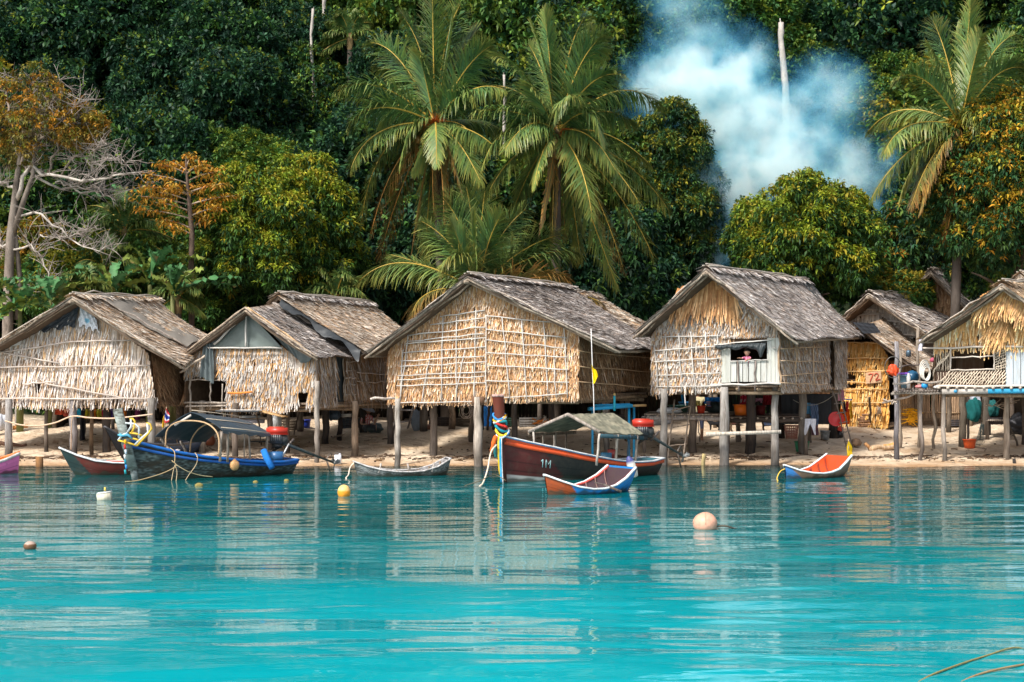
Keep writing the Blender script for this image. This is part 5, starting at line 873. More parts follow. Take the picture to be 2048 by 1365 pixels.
def engine(bt, c, e, px_end, flip=1):
    """long-tail motor: block, red tank, flywheel, long shaft and propeller"""
    en = MB(); box(en, c, (.30, .22, .22), A(.10, .10, .11)); box(en, c+A(.02, 0, -.16), (.22, .16, .12), A(.05, .05, .05)); lathe(en, c+A(.17, -.05, .0), [(0, -.03), (.11, -.03), (.12, 0), (.11, .03), (0, .03)], A(.08, .08, .08), 14, axis=(0, 1, 0)); 
    for k in range(5): box(en, c+A(-.1+.05*k, -.13, .03), (.012, .03, .14), A(.25, .25, .25))
    tube(en, [c+A(-.14, -.05, .1), c+A(-.22, -.08, .0), c+A(-.2, -.1, -.15)], .02, A(.2, .15, .12), 6)
    o = en.build('engine', M['metal'], bt.t)
    mb = MB(); box(mb, c+A(.02, 0, .19), (.50, .22, .15), A(.45, .03, .015)); box(mb, c+A(0.0, 0, .275), (.36, .17, .03), A(.55, .05, .02)); box(mb, c+A(.02, 0, .11), (.54, .25, .02), A(.30, .02, .01)); mb.build('fuel_tank', M['plastic'], o)
    mb = MB(); tube(mb, [c+A(-.02, 0, .28), c+A(0, 0, .34), c+A(.08, 0, .34), c+A(.1, 0, .29)], .008, A(.05, .05, .05), 5)
    tube(mb, [c+A(-.1, 0, -.08), c+A(-.5, -.03, -.06), c+A(-.62, -.05, -.07)], .018, A(.05, .05, .05), 6); mb.build('tiller', M['metal'], o)
    mb = MB(); s0 = c+A(.16, 0, -.10); tube(mb, [s0, s0+(px_end-s0)*.5, px_end], [.045, .035, .025], A(.11, .13, .13), 8); d = nrm(px_end-s0)
    beam(mb, c+A(.2, 0, -.25), c+A(.42, 0, .0), .04, .05, A(.12, .1, .09)); beam(mb, c+A(-.1, .05, -.3), c+A(.3, .02, -.05), .05, .06, A(.08, .07, .06)); beam(mb, px_end-d*.28, px_end-d*.1+A(0, 0, -.32), .03, .03, A(.25, .2, .16)); tube(mb, [px_end-d*.3, px_end-d*.12+A(0, 0, .22), px_end+d*.02], .012, A(.2, .18, .16), 5)
    mb.build('shaft', M['metal'], o)
    mb = MB()
    for k in range(3):
        a = k*2.09+.5; u, v = frame(d); r = u*math.cos(a)+v*math.sin(a); s_ = np.cross(d, r)+d*.5; p = px_end+d*.03
        mb.add([p, p+r*.06+s_*.05, p+r*.15+s_*.05, p+r*.17, p+r*.12-s_*.05, p+r*.04-s_*.03, p+d*.012, p+r*.10+d*.012], [[0, 1, 2, 3, 4, 5], [5, 4, 3, 2, 1, 0]], A(.55, .58, .58))
    lathe(mb, px_end, [(.0, -.03), (.035, -.02), (.03, .05), (0, .07)], A(.4, .4, .38), 8, axis=d); mb.build('propeller', M['metal'], o)
    return o
# ---- long-tail boat with the number on its bow
b = Boat('longtail_boat', 'dark red longtail boat marked 1M, with orange band and grey mat canopy', (-.27, 33.2), (3.46, 36.3), 1.35, [1.06, .90, .77, .63, .51, .41, .35, .34, .38], [.02, .42, .68, .86, .97, 1, .95, .8, .45])
b.hull(lambda u, v: cond(v > .90, C_(u, (.78, .12, .03)), cond((v < .38) & (u < .75), C_(u, (.45, .44, .42))*.9, cond(u+.25*v < .42, C_(u, (.085, .018, .016)), C_(u, (.032, .026, .024))))), lambda u, v, s: C_(u, (.05, .16, .20)))
b.strip('rub_rail', .90, .035, .085, A(.66, .085, .02), out=.015); b.strip('blue_stripe', .985, .04, .03, A(.05, .25, .55), out=.012); b.strip('gunwale', 1.0, .075, .03, A(.72, .74, .76), close=True)
p0 = b.pt(.004, 1, 1); mb = MB(); tp = P(996, 793, 33.0); bt_ = P(1004, 884, 33.2)
beam(mb, P(1010, 960, 33.35)+A(0, 0, -.1), bt_, .10, .10, A(.09, .02, .016)); 
V = []; n = 8
for i in range(n):
    k = i/(n-1); c = bt_+(tp-bt_)*k; hw = .085+.045*k; d2 = .05+.02*k; V += [c+A(-hw, -d2, 0), c+A(hw, -d2, 0), c+A(hw, d2, 0), c+A(-hw, d2, 0)]
mb.add(V, [[4*i+j, 4*i+(j+1) % 4, 4*i+4+(j+1) % 4, 4*i+4+j] for i in range(n-1) for j in range(4)], A(.16, .035, .02)); mb.build('prow_post', M['paint'], b.t)
mb = MB(); box(mb, tp+A(0, 0, .015), (.27, .15, .05), A(.60, .38, .34)); mb.build('prow_cap', M['wood'], b.t)
mb = MB()
def glyph(mb, b, strokes, t0, v0, sc, col, r=.012):
    for s in strokes: tube(mb, [b.pt(t0+x*sc/b.L, v0+y*sc, 1)+b.l*.014 for x, y in s], r, col, 5)
glyph(mb, b, [[(.02, .72), (.28, 1), (.28, 0)], [(.85, 0), (.85, 1), (1.2, .45), (1.55, 1), (1.55, 0)]], .18, .59, .15, A(.45, .72, .74), .011); mb.build('bow_number', M['paint'], b.t)
for t_ in (.3, .45, .62): b.thwart(t_)
L0, L1, LR0, LR1 = P(1199, 863, 33.9), P(1287, 868, 35.3), P(1136, 829, 34.5), P(1228, 827, 36.1); LL0 = P(1057, 862, 35.0); LL1 = LL0+(LR1-LR0)
mb = MB()
for a, c, d, e_ in ((L0, L1, LR1, LR0), (LL1, LL0, LR0, LR1)):
    def f_(u, v): q = bil(a, c, d, e_, u, v); q[:, 2] += .012*np.sin(u*19+v*3)-.03*np.sin(np.pi*u)*(1-v); return q
    grid(mb, f_, 24, 14, lambda u, v: pick([(.20, .19, .14), (.27, .25, .18), (.15, .15, .11)], len(u)), .025)
mb.build('canopy_mat', M['cloth'], b.t)
mb = MB(); beam(mb, L0+A(0, -.02, -.02), LR0+A(0, -.02, 0), .03, .07, A(.36, .31, .27)); beam(mb, LL0+A(0, -.02, -.02), LR0+A(0, -.02, 0), .03, .07, A(.36, .31, .27)); beam(mb, L0+A(0, 0, -.10), L1+A(0, 0, -.10), .04, .09, A(.04, .10, .13)); beam(mb, LL0+A(0, 0, -.08), LL1+A(0, 0, -.08), .04, .08, A(.2, .16, .12)); pole(mb, LR0+A(0, 0, -.05), LR1+A(0, 0, -.05), .025, A(.3, .25, .2)); mb.build('canopy_frame', M['wood'], b.t)
for (x, y, Y, top, col, r) in ((1193, 918, 33.95, L0, A(.5, .45, .4), .028), (1230, 921, 34.6, mid(L0, L1, .4), A(.42, .36, .3), .03), (1255, 921, 34.9, mid(L0, L1, .68), A(.03, .10, .16), .03), (1270, 921, 35.1, mid(L0, L1, .85), A(.35, .3, .25), .028), (1070, 892, 34.9, mid(LL0, LR0, .12), A(.5, .45, .4), .026), (1086, 897, 35.6, mid(LL0, LL1, .3), A(.3, .25, .2), .024), (1109, 902, 35.9, mid(LL0, LL1, .55), A(.45, .38, .32), .04), (1131, 906, 36.2, mid(LL0, LL1, .8), A(.16, .13, .1), .024)):
    mb = MB(); pole(mb, P(x, y, Y)+A(0, 0, -.15), np.asarray(top)+A(0, 0, -.05), r, col, 5, .004); mb.build('canopy_post', M['wood'], b.t)
engine(b, P(1284, 862, 36.2), b.e, P(1366, 912, 37.4))
mb = MB(); box(mb, P(1212, 914, 34.9), (.25, .25, .2), A(.05, .18, .3)); box(mb, P(1224, 908, 34.9), (.2, .2, .2), A(.3, .05, .04)); mb.build('cool_box', M['plastic'], b.t)
# ribbons of cloth wound round the prow
t = thing('prow_ribbons', 'bright cloth ribbons knotted round the tall red prow of the 1M boat', 'ribbons', P(1004, 872, 33.1)); RC = [(.05, .25, .60), (.80, .40, .02), (.75, .75, .75), (.03, .32, .36), (.65, .05, .04), (.02, .22, .3), (.80, .55, .05), (.55, .65, .75)]
for i in range(9):
    k = i/8; c = P(998+k*8, 832+k*42, 33.1); a0 = R.rand()*6; mb = MB(); a = np.linspace(a0, a0+6.5, 16); rr = .125; q = np.stack([c[0]+rr*1.05*np.cos(a), c[1]+rr*.75*np.sin(a), c[2]+.07*np.sin(a+i)+.02*np.cos(2*a)], 1); tube(mb, q, .028*(1+.2*R.randn(16)), RC[i % 8], 5); mb.build('ribbon', M['cloth'], t)
for i, (x0, y0, x1, y1, x2, y2, w_) in enumerate(((998, 872, 996, 920, 1000, 950, .022), (1000, 874, 1001, 920, 1003, 965, .025), (1003, 874, 1003, 930, 1006, 968, .014), (992, 872, 985, 890, 984, 905, .045), (990, 880, 988, 900, 992, 915, .04), (997, 876, 996, 900, 998, 935, .02))):
    mb = MB(); q = bez(P(x0, y0, 33.0), P(x1, y1, 32.95), P(x2, y2, 33.0), np.linspace(0, 1, 12)); tube(mb, q, w_*(1+.15*R.randn(12)), A(*[(.80, .5, .03), (.03, .35, .62), (.75, .74, .72), (.75, .14, .03), (.03, .16, .17), (.75, .55, .08)][i]), 5); mb.build('ribbon', M['cloth'], t)
def rope(label, pts, r=.012, col=A(.55, .42, .26), name='rope', n=24, parent=None, group=None):
    pts = np.asarray(pts, float); s = np.linspace(0, len(pts)-1, n); k = np.minimum(s.astype(int), len(pts)-2); f = s-k
    # Catmull-Rom through the points
    P_ = np.concatenate([[2*pts[0]-pts[1]], pts, [2*pts[-1]-pts[-2]]]); q = []
    for ki, fi in zip(k, f):
        a, b_, c, d = P_[ki:ki+4]; q.append(.5*((2*b_)+(-a+c)*fi+(2*a-5*b_+4*c-d)*fi**2+(-a+3*b_-3*c+d)*fi**3))
    mb = MB(); tube(mb, q, r, col, 6); o = mb.build(name, M['rope'], parent)
    if parent is None: tag(o, label, 'rope', group)
    return o
rope('pale mooring rope hanging from the prow ribbons of the 1M boat into the water', [P(993, 890, 32.9), P(982, 905, 32.8), P(975, 940, 32.6), P(966, 966, 32.4), P(958, 974, 32.3)], .018, A(.7, .58, .45))
rope('dark slack line in the water in front of the 1M boat', [P(1012, 962, 32.8), P(988, 950, 32.8), P(960, 962, 32.2), P(930, 972, 31.6)], .010, A(.2, .16, .1))
# ---- blue gunwale long-tail boat
b = Boat('longtail_boat', 'weathered longtail boat with bright blue gunwale and dark tarpaulin canopy', (-8.66, 33.95), (-5.36, 36.5), 1.25, [.92, .76, .62, .52, .45, .38, .33, .31, .33], [.03, .45, .70, .88, .97, 1, .95, .8, .5])
b.hull(lambda u, v: cond(v > .97, C_(u, (.01, .10, .36)), pick([(.03, .045, .045), (.07, .10, .10), (.02, .025, .025), (.05, .065, .06), (.12, .16, .16)], len(u))), lambda u, v, s: C_(u, (.10, .12, .13)), mat='oldpaint')
b.strip('gunwale', .99, .075, .06, A(.01, .13, .46), close=True, out=.01); b.strip('lower_rail', .89, .05, .06, A(.01, .10, .38), close=True, out=.02)
mb = MB(); a, c = P(235, 818, 33.6), P(266, 940, 33.75); beam(mb, a, c, .20, .08, A(.28, .32, .30), up=(0, 1, 0)); beam(mb, c+A(0, 0, .05), P(272, 970, 33.9), .13, .08, A(.22, .26, .26), up=(0, 1, 0)); mb.build('prow_post', M['oldpaint'], b.t)
mb = MB(); YL = A(.75, .48, .05); WH = A(.62, .68, .7); pz = lambda x, y, Y=33.7: P(220+x*.1465, 780+y*.1465, Y)
for pts, col in (([(270, 400), (310, 395), (340, 430), (330, 520), (295, 590)], YL), ([(500, 455), (550, 470), (570, 530), (520, 600), (370, 765)], YL), ([(110, 690), (240, 720), (370, 765)], YL), ([(270, 590), (360, 600), (440, 625)], YL), ([(270, 660), (330, 670), (400, 690)], YL), ([(285, 400), (290, 500), (240, 580)], WH), ([(510, 460), (520, 580), (430, 660), (340, 750)], WH), ([(210, 455), (340, 465), (395, 510), (395, 660)], WH), ([(110, 690), (170, 620), (240, 590)], WH)):
    tube(mb, [pz(x, y, 33.6+.25*(i % 2)*0) for i, (x, y) in enumerate(pts)], .024, col, 6)
mb.build('bow_rack', M['paint'], b.t)
R0, R1 = P(382, 824, 34.9), P(480, 838, 36.7); E0, E1 = P(444, 860, 34.3), P(541, 869, 36.0); F0 = P(310, 873, 35.4); F1 = F0+(R1-R0)
mb = MB()
for a, c, d, e_ in ((E0, E1, R1, R0), (F1, F0, R0, R1)):
    def f_(u, v): q = bil(a, c, d, e_, u, v); q[:, 2] += -.03*np.sin(np.pi*u*2)**2*(1-v)+.05*np.sin(np.pi*v)+.006*np.sin(u*37+v*11); return q
    grid(mb, f_, 26, 12, A(.035, .055, .075), .01)
def f_(u, v): q = E0+(E1-E0)*u[:, None]; q[:, 2] -= v*(.07+.02*np.sin(u*25)); return q+A(.02, -.02, 0)*v[:, None]
grid(mb, f_, 30, 4, A(.025, .05, .065), .008); mb.build('canopy_tarp', M['tarp'], b.t)
mb = MB()
for k, r in ((.02, .012), (.5, .012), (.97, .012)):
    tube(mb, [E0+(R0-E0)*k+A(0, 0, .045), E0+(R0-E0)*k+(E1-E0)*.5+A(0, 0, .045), E0+(R0-E0)*k+(E1-E0)*1.0+A(0, 0, .02)], r, A(.6, .5, .38), 5)
beam(mb, R0+A(0, .0, -.08), mid(R0, F0, .45)+A(0, 0, -.06), .03, .05, A(.5, .46, .42)); mb.build('canopy_battens', M['bamboo'], b.t)
for pts in ([(331, 896, 34.9), (334, 862, 34.9), (352, 846, 34.7), (380, 842, 34.6), (410, 846, 34.5), (430, 860, 34.3), (438, 880, 34.2), (437, 914, 34.2)], [(380, 905, 35.9), (383, 880, 35.9), (398, 858, 35.7), (420, 848, 35.5), (450, 855, 35.2), (462, 880, 35.1)]):
    rope('', [P(*q) for q in pts], .019, A(.48, .32, .18), name='canopy_hoop', parent=b.t)
for (x, y, Y, top, r) in ((440, 915, 34.25, E0, .03), (500, 920, 35.3, mid(E0, E1, .55), .022), (488, 920, 35.1, mid(E0, E1, .45), .014), (532, 921, 35.9, mid(E0, E1, .93), .03), (455, 916, 34.6, mid(E0, E1, .12), .03), (340, 896, 35.5, mid(F0, F1, .12), .04), (375, 903, 36.2, mid(F0, F1, .5), .035)):
    mb = MB(); pole(mb, P(x, y, Y)-A(0, 0, .1), np.asarray(top)+A(0, 0, -.04), r, A(.28, .24, .2), 5, .004); mb.build('canopy_post', M['wood'], b.t)
for t_ in (.3, .5): b.thwart(t_)
engine(b, P(553, 878, 36.2), b.e, P(668, 926, 37.6))
mb = MB(); box(mb, P(552, 914, 36.0), (.34, .25, .25), A(.03, .12, .28)); mb.build('engine_box', M['plastic'], b.t)
mb = MB(); tube(mb, [P(562, 918, 35.9), P(578, 888, 36.0)], .02, A(.6, .6, .6), 6); mb.build('engine_stay', M['metal'], b.t)
mb = MB(); tube(mb, [P(527, 901, 35.3), P(534, 918, 35.2), P(544, 936, 35.1)], [.075, .08, .075], A(.02, .16, .50), 12); tag(mb.build('foam_roll', M['cloth']), 'blue foam roll leaning over the gunwale near the stern of the tarpaulin covered boat', 'foam roll')
mb = MB(); lathe(mb, P(469, 931, 34.7), [(0, -.12), (.06, -.11), (.10, -.05), (.115, .02), (.10, .075), (.05, .11), (.02, .15), (0, .155)], A(.66, .36, .15), 16); tag(mb.build('fender_buoy', M['paint'], smooth=True), 'orange round fender hanging on the side of the blue gunwale boat', 'buoy')
rope('knotted rope looped over the bow of the blue gunwale boat and trailing to the left', [P(340, 896, 34.2), P(349, 905, 34.0), P(349, 925, 33.9), P(344, 922, 33.85), P(352, 932, 33.85), P(330, 945, 33.8), P(300, 955, 33.6), P(272, 962, 33.4), P(250, 964, 33.2)], .010, A(.45, .33, .18), n=50)
rope('rope falling from the gunwale into the water beside the knotted bow rope', [P(390, 906, 34.3), P(395, 915, 34.2), P(392, 930, 34.2), P(378, 950, 34.0), P(371, 961, 33.9)], .009, A(.48, .37, .23))
rope('loose rope ends dangling below the bow knot', [P(350, 930, 33.8), P(346, 945, 33.8), P(343, 962, 33.7)], .008, A(.48, .37, .23))
rope('second loose rope end dangling below the bow knot, on its right', [P(350, 930, 33.8), P(354, 945, 33.8), P(352, 964, 33.7)], .008, A(.48, .37, .23))
rope('thin rope running right from the bow knot along the blue gunwale boat', [P(352, 930, 33.8), P(375, 943, 33.9), P(400, 951, 34.1), P(425, 954, 34.3)], .009, A(.45, .38, .22))
t = thing('flag', 'red white and blue striped flag at the canopy of the tarpaulin covered boat', 'flag', P(326, 880, 35.6)); mb = MB(); pole(mb, P(326, 882, 35.6), P(333, 814, 35.6), .010, A(.4, .3, .2), 4, .003); mb.build('pole', M['wood'], t)
def flag(t, q, colf, nm='cloth'): mb = MB(); grid(mb, lambda u, v: bil(*q, u, v)+A(0, -1, 0)*(.04*np.sin(u*6+v*3))[:, None]+A(0, 0, -.03)*np.sin(u*5)[:, None], 16, 21, colf, .006); return mb.build(nm, M['cloth'], t)
flag(t, [P(329, 843, 35.55), P(338, 846, 35.5), P(340, 832, 35.5), P(333, 817, 35.55)], lambda u, v: np.where(((v > .33) & (v < .67))[:, None], A(.03, .06, .3), np.where(((v > .17) & (v < .83))[:, None], A(.75, .75, .75), A(.6, .03, .05))))
t = thing('flag', 'drooping yellow flag behind the striped flag on the tarpaulin covered boat', 'flag', P(326, 870, 35.7)); mb = MB(); pole(mb, P(323, 880, 35.7), P(329, 830, 35.7), .008, A(.4, .3, .2), 4, .002); mb.build('pole', M['wood'], t); flag(t, [P(324, 853, 35.7), P(331, 853, 35.7), P(332, 838, 35.7), P(328, 832, 35.7)], A(.78, .45, .02))
mb = MB()
for i in range(7): c = P(249+R.rand()*3, 885+i*10, 33.55); tube(mb, [c+A(0, 0, .06), c+A(.01, 0, -.04)], .02+.008*R.rand(), RC[(i*3+1) % 8], 5)
tag(mb.build('prow_garland', M['cloth']), 'faded cloth garland hanging from the slanting grey prow of the blue gunwale boat', 'garland')
mb = MB(); 
for i in range(5): c = P(245+i*3, 872-i*.5, 33.6); tube(mb, [c+A(-.08, -.07, .03*R.randn()), c+A(.0, -.1, 0), c+A(.1, -.06, .04*R.randn())], .022, A(.10, .35, .5), 5)
tag(mb.build('prow_cloth', M['cloth']), 'pale blue cloth wrapped round the slanting grey prow, above the garland', 'cloth')
# ---- small boats
b = Boat('rowing_boat', 'small sky blue and orange rowing boat with white rim, in front of the 1M boat', (.65, 30.0), (2.28, 31.15), 1.08, [.40, .27, .16, .11, .11, .17, .30, .50], [.03, .45, .78, .98, 1, .98, .92, .85], kb=.06, ks=.96, zk=(-.12, -.2, -.2, -.2, -.15))
b.hull(lambda u, v: cond(u+.16*v*0 < .30-.26*(1-v)*-1*0-.0+(-.20)*(v-.5), C_(u, (.34, .065, .015)), C_(u, (.015, .20, .55))), lambda u, v, s: cond((v > .86) & (s == 1) if False else ((v > .86) & (np.zeros_like(u)+s < 0)), C_(u, (.50, .04, .04)), cond((v > .70) & (np.zeros_like(u)+s < 0), C_(u, (.25, .03, .16)), C_(u, (.07, .04, .05)))), rib=(.22, .12, .11))
b.strip('gunwale', 1, .05, .035, A(.75, .80, .82), close=False); b.strip('inner_rim', .97, .03, .05, A(.66, .10, .08), out=-.035, t0=.3)
mb = MB(); a, c = b.pt(.985, 1, -1), b.pt(.985, 1, 1); grid(mb, lambda u, v: (a+(c-a)*u[:, None])*v[:, None]+(b.pt(.985, .3, -1)+(b.pt(.985, .3, 1)-b.pt(.985, .3, -1))*u[:, None])*(1-v[:, None])-A(0, 0, 1)*(v*.20*np.sin(np.pi*u))[:, None]+b.e*(.03), 14, 8, A(.14, .09, .11), .03); mb.build('transom', M['paint'], b.t)
b.thwart(.55, .5)
mb = MB(); beam(mb, b.pt(.62, 1, 1)+A(-.12, 0, .05), P(1243, 984, 30.2), .02, .05, A(.12, .10, .09)); beam(mb, b.pt(.62, 1, 1)+A(-.3, .1, .09), b.pt(.62, 1, 1)+A(-.1, 0, .05), .02, .02, A(.12, .10, .09)); tag(mb.build('paddle', M['wood']), 'dark paddle hanging over the rim of the sky blue rowing boat', 'paddle')
mb = MB(); lathe(mb, P(1264, 935, 33.6), [(0, -.24), (.07, -.22), (.095, -.1), (.10, .08), (.085, .16), (.05, .24), (0, .27)], np.array([[.72, .68, .60]]*4+[[.06, .07, .25]]*3), 14, axis=(-.35, -.1, 1)); tag(mb.build('fender_buoy', M['paint'], smooth=True), 'long white fender with a dark blue top, hung beside the stern of the 1M boat', 'buoy')
b = Boat('rowing_boat', 'small rowing boat with orange inside and blue bow, near the window hut', (6.24, 34.35), (7.75, 35.5), .95, [.32, .20, .14, .12, .14, .20, .34, .50], [.04, .5, .8, .98, 1, .97, .9, .8], kb=.04, ks=.97, zk=(-.1, -.18, -.18, -.18, -.12))
b.hull(lambda u, v: cond(u < .05+.30*(v-.15)*-1+.25, C_(u, (.03, .17, .45)), C_(u, (.20, .13, .09))), lambda u, v, s: cond(v < .30, C_(u, (.10, .05, .03)), cond((v < .84) & (v > .4) & (np.sin(u*70) > .2) & (u > .25), C_(u, (.20, .02, .01)), C_(u, (.62, .085, .02)))), rib=(.30, .03, .012))  # floor coloured darker to put shading into the inside of the hull
b.strip('gunwale', 1, .05, .035, A(.72, .78, .80), close=False); b.thwart(.6, .45, A(.6, .5, .4))
mb = MB(); a, c = b.pt(.985, 1, -1), b.pt(.985, 1, 1); grid(mb, lambda u, v: (a+(c-a)*u[:, None])*v[:, None]+(b.pt(.985, .3, -1)+(b.pt(.985, .3, 1)-b.pt(.985, .3, -1))*u[:, None])*(1-v[:, None])-A(0, 0, 1)*(v*.18*np.sin(np.pi*u))[:, None]+b.e*.02, 14, 8, lambda u, v: pick([(.75, .22, .05), (.72, .30, .12)], len(u)), .03); mb.build('transom', M['paint'], b.t)
mb = MB(); q = [P(1694, 913, 35.2), P(1706, 911, 35.3), P(1703, 890, 35.3), P(1696, 882, 35.2)]; grid(mb, lambda u, v: bil(*q, u, v)+A(0, -1, 0)*(.04*np.sin(v*7+u*3))[:, None], 8, 12, A(.80, .50, .02), .01); pole(mb, P(1697, 918, 35.25), P(1697, 878, 35.25), .01, A(.4, .3, .2), 3, 0); tag(mb.build('pennant', M['cloth']), 'yellow cloth pennant at the stern of the orange rowing boat', 'flag')
rope('yellow rope looping from the blue bow of the orange rowing boat', [P(1570, 938, 34.3), P(1560, 944, 34.2), P(1554, 958, 34.0), P(1560, 966, 33.8)], .012, A(.8, .5, .08))
b = Boat('dugout_canoe', 'old grey dugout canoe with bare wood rim, left of the 1M boat', (-3.72, 35.15), (-1.52, 35.75), .75, [.36, .24, .16, .12, .11, .13, .22, .40], [.03, .5, .8, .95, 1, .98, .92, .75], kb=.07, ks=.95, zk=(-.1, -.2, -.2, -.2, -.12))
b.hull(lambda u, v: pick([(.12, .14, .14), (.20, .22, .22), (.07, .08, .085), (.26, .27, .26)], len(u)), lambda u, v, s: pick([(.28, .27, .27), (.16, .15, .16), (.36, .34, .33)], len(u)), mat='oldpaint', imat='oldpaint')
b.strip('gunwale', 1, .045, .03, A(.55, .53, .52), mat='wood', close=True); b.thwart(.35, .8, A(.5, .45, .4))
mb = MB()
for t_, s_ in ((.24, 1), (.62, -1), (.8, 1)): p = b.pt(t_, .8, s_); pole(mb, p, p+A(.05*s_, 0, .22), .022, A(.5, .44, .4), 4, .004)
mb.build('tholes', M['wood'], b.t)
rope('pale rope hanging off the left tip of the grey dugout canoe', [P(708, 926, 35.1), P(700, 936, 35), P(697, 950, 34.9), P(692, 957, 34.7), P(700, 962, 34.5)], .014, A(.75, .62, .5))
b = Boat('canoe', 'slender maroon canoe with white rim and dark green bow, left of the blue gunwale boat', (-10.72, 35.5), (-8.1, 36.5), .9, [.66, .48, .35, .30, .28, .30, .40, .55], [.02, .4, .7, .9, 1, .95, .7, .3], kb=.15, ks=.9, zk=(-.05, -.2, -.2, -.2, -.1))
b.hull(lambda u, v: cond(u < .10+.16*(1-v), C_(u, (.015, .04, .04)), C_(u, (.11, .018, .013))), lambda u, v, s: C_(u, (.09, .045, .035)))
b.strip('gunwale', 1, .05, .035, A(.70, .74, .76)); b.strip('inner_rim', .97, .03, .05, A(.62, .10, .05), out=-.04, t0=.4); b.thwart(.5)
b = Boat('rowing_boat', 'pink rowing boat with orange inner rim, cut off by the left edge', (-11.95, 36.4), (-14.4, 34.9), 1.1, [.50, .36, .26, .22, .2, .22, .3, .4], [.04, .5, .8, .98, 1, .97, .9, .8], kb=.02, ks=.97)
b.l = -b.l
b.hull(lambda u, v: C_(u, (.80, .20, .48)), lambda u, v, s: C_(u, (.62, .13, .05))); b.strip('gunwale', .97, .05, .06, A(.78, .74, .72), close=True); b.strip('inner_rim', 1.0, .05, .05, A(.78, .20, .04), out=-.05); b.thwart(.5)
b = Boat('beached_boat', 'dark boat with an upswept black prow on the sand under the far left hut', (-10.65, 39.2), (-8.6, 41.6), 1.1, [1.02, .72, .58, .52, .5, .52, .6, .7], [.02, .35, .7, .95, 1, .95, .8, .5], kb=.22, zk=(.02, .05, .1, .16, .2), z0=.1)
b.hull(lambda u, v: cond(v > .9, C_(u, (.06, .06, .065)), cond(u > .5, C_(u, (.02, .05, .12)), C_(u, (.03, .03, .034)))), lambda u, v, s: C_(u, (.04, .05, .07))); b.strip('gunwale', 1, .05, .04, A(.07, .07, .08)); b.thwart(.5)
# ---------------------------------------------------------------- floats in the water
def wp(px, py): Y = HC*F/(py-HY); return A((px-CX)/F*Y, Y, 0)
t = thing('round_buoy', 'large pale pink round buoy floating in the right foreground', 'buoy', wp(1410, 1058)); c = wp(1410, 1058)+A(0, 0, .085); mb = MB(); a = np.linspace(-math.pi/2, math.pi/2, 14); lathe(mb, c, [(.195*math.cos(k), .17*math.sin(k)) for k in a], np.array([[.42, .24, .16] if k < -.45 else [.70, .36, .25] for k in a]), 26); mb.build('body', M['paint'], t, smooth=True)
mb = MB(); 
for ph in (.3, 1.5): k = np.linspace(0, math.pi, 14); tube(mb, [c+A(.197*math.cos(q)*math.cos(ph), .197*math.cos(q)*math.sin(ph)-.0, .173*math.sin(q)) for q in k], .006, A(.55, .32, .22), 4)
mb.build('straps', M['rope'], t); rope('', [c+A(.15, 0, -.06), c+A(.25, -.02, -.04), c+A(.36, 0, -.05), c+A(.5, .1, -.1)], .016, A(.10, .08, .06), name='tether', parent=t)
c = wp(688, 993)+A(0, 0, .08); mb = MB(); lathe(mb, c, [(.13*math.cos(k), .15*math.sin(k)) for k in a], np.array([[.74, .30, .02] if k < .3 else [.80, .50, .18] for k in a]), 22); tag(mb.build('round_buoy', M['paint'], smooth=True), 'yellow orange round buoy with a pale top, floating left of centre', 'buoy')
c = wp(60, 1097)+A(0, 0, .03); mb = MB(); lathe(mb, c, [(.09*math.cos(k), .07*math.sin(k)) for k in a], np.array([[.16, .07, .03] if k < .5 else [.45, .32, .26] for k in a]), 16, wob=.02); tag(mb.build('small_float', M['paint'], smooth=True), 'small rusty brown float near the left edge of the water', 'float')
c = wp(208, 1001); mb = MB(); beam(mb, c+A(-.12, 0, .04), c+A(.13, .02, .07), .18, .17, A(.62, .58, .46)); beam(mb, c+A(-.12, 0, .135), c+A(.13, .02, .165), .19, .02, A(.76, .76, .74)); pole(mb, c+A(.02, 0, .18), c+A(.02, 0, .25), .02, A(.7, .5, .1), 3, 0); tag(mb.build('foam_float', M['plank']), 'white foam block float with a stained lower side, left foreground', 'float')
for x, y, s, lab in ((398, 973, 1.2, 'dark shell shaped float right below the knotted ropes'), (511, 966, .8, 'small olive float under the middle of the blue gunwale boat'), (573, 963, .8, 'small olive float under the stern of the blue gunwale boat')):
    c = wp(x, y)+A(0, 0, .01); mb = MB(); lathe(mb, c, [(.075*s*math.cos(k), .055*s*math.sin(k)) for k in a], A(.22, .18, .06), 12, squash=.8, wob=.05); tag(mb.build('small_float', M['rope'], smooth=True), lab, 'float')
rope('wet mooring rope lying at the surface in the bottom right corner, upper one', [wp(1790, 1395)+A(0, 0, -.02), wp(1849, 1365)+A(0, 0, .03), wp(1910, 1342)+A(0, 0, .04), wp(1975, 1318)+A(0, 0, .03), wp(2030, 1300)+A(0, 0, .02), wp(2075, 1296)+A(0, 0, -.05)], .008, A(.24, .20, .08))
rope('wet mooring rope lying at the surface in the bottom right corner, lower one', [wp(1890, 1385)+A(0, 0, .0), wp(1939, 1364)+A(0, 0, .03), wp(1990, 1350)+A(0, 0, .04), wp(2060, 1334)+A(0, 0, .03)], .009, A(.30, .20, .10))
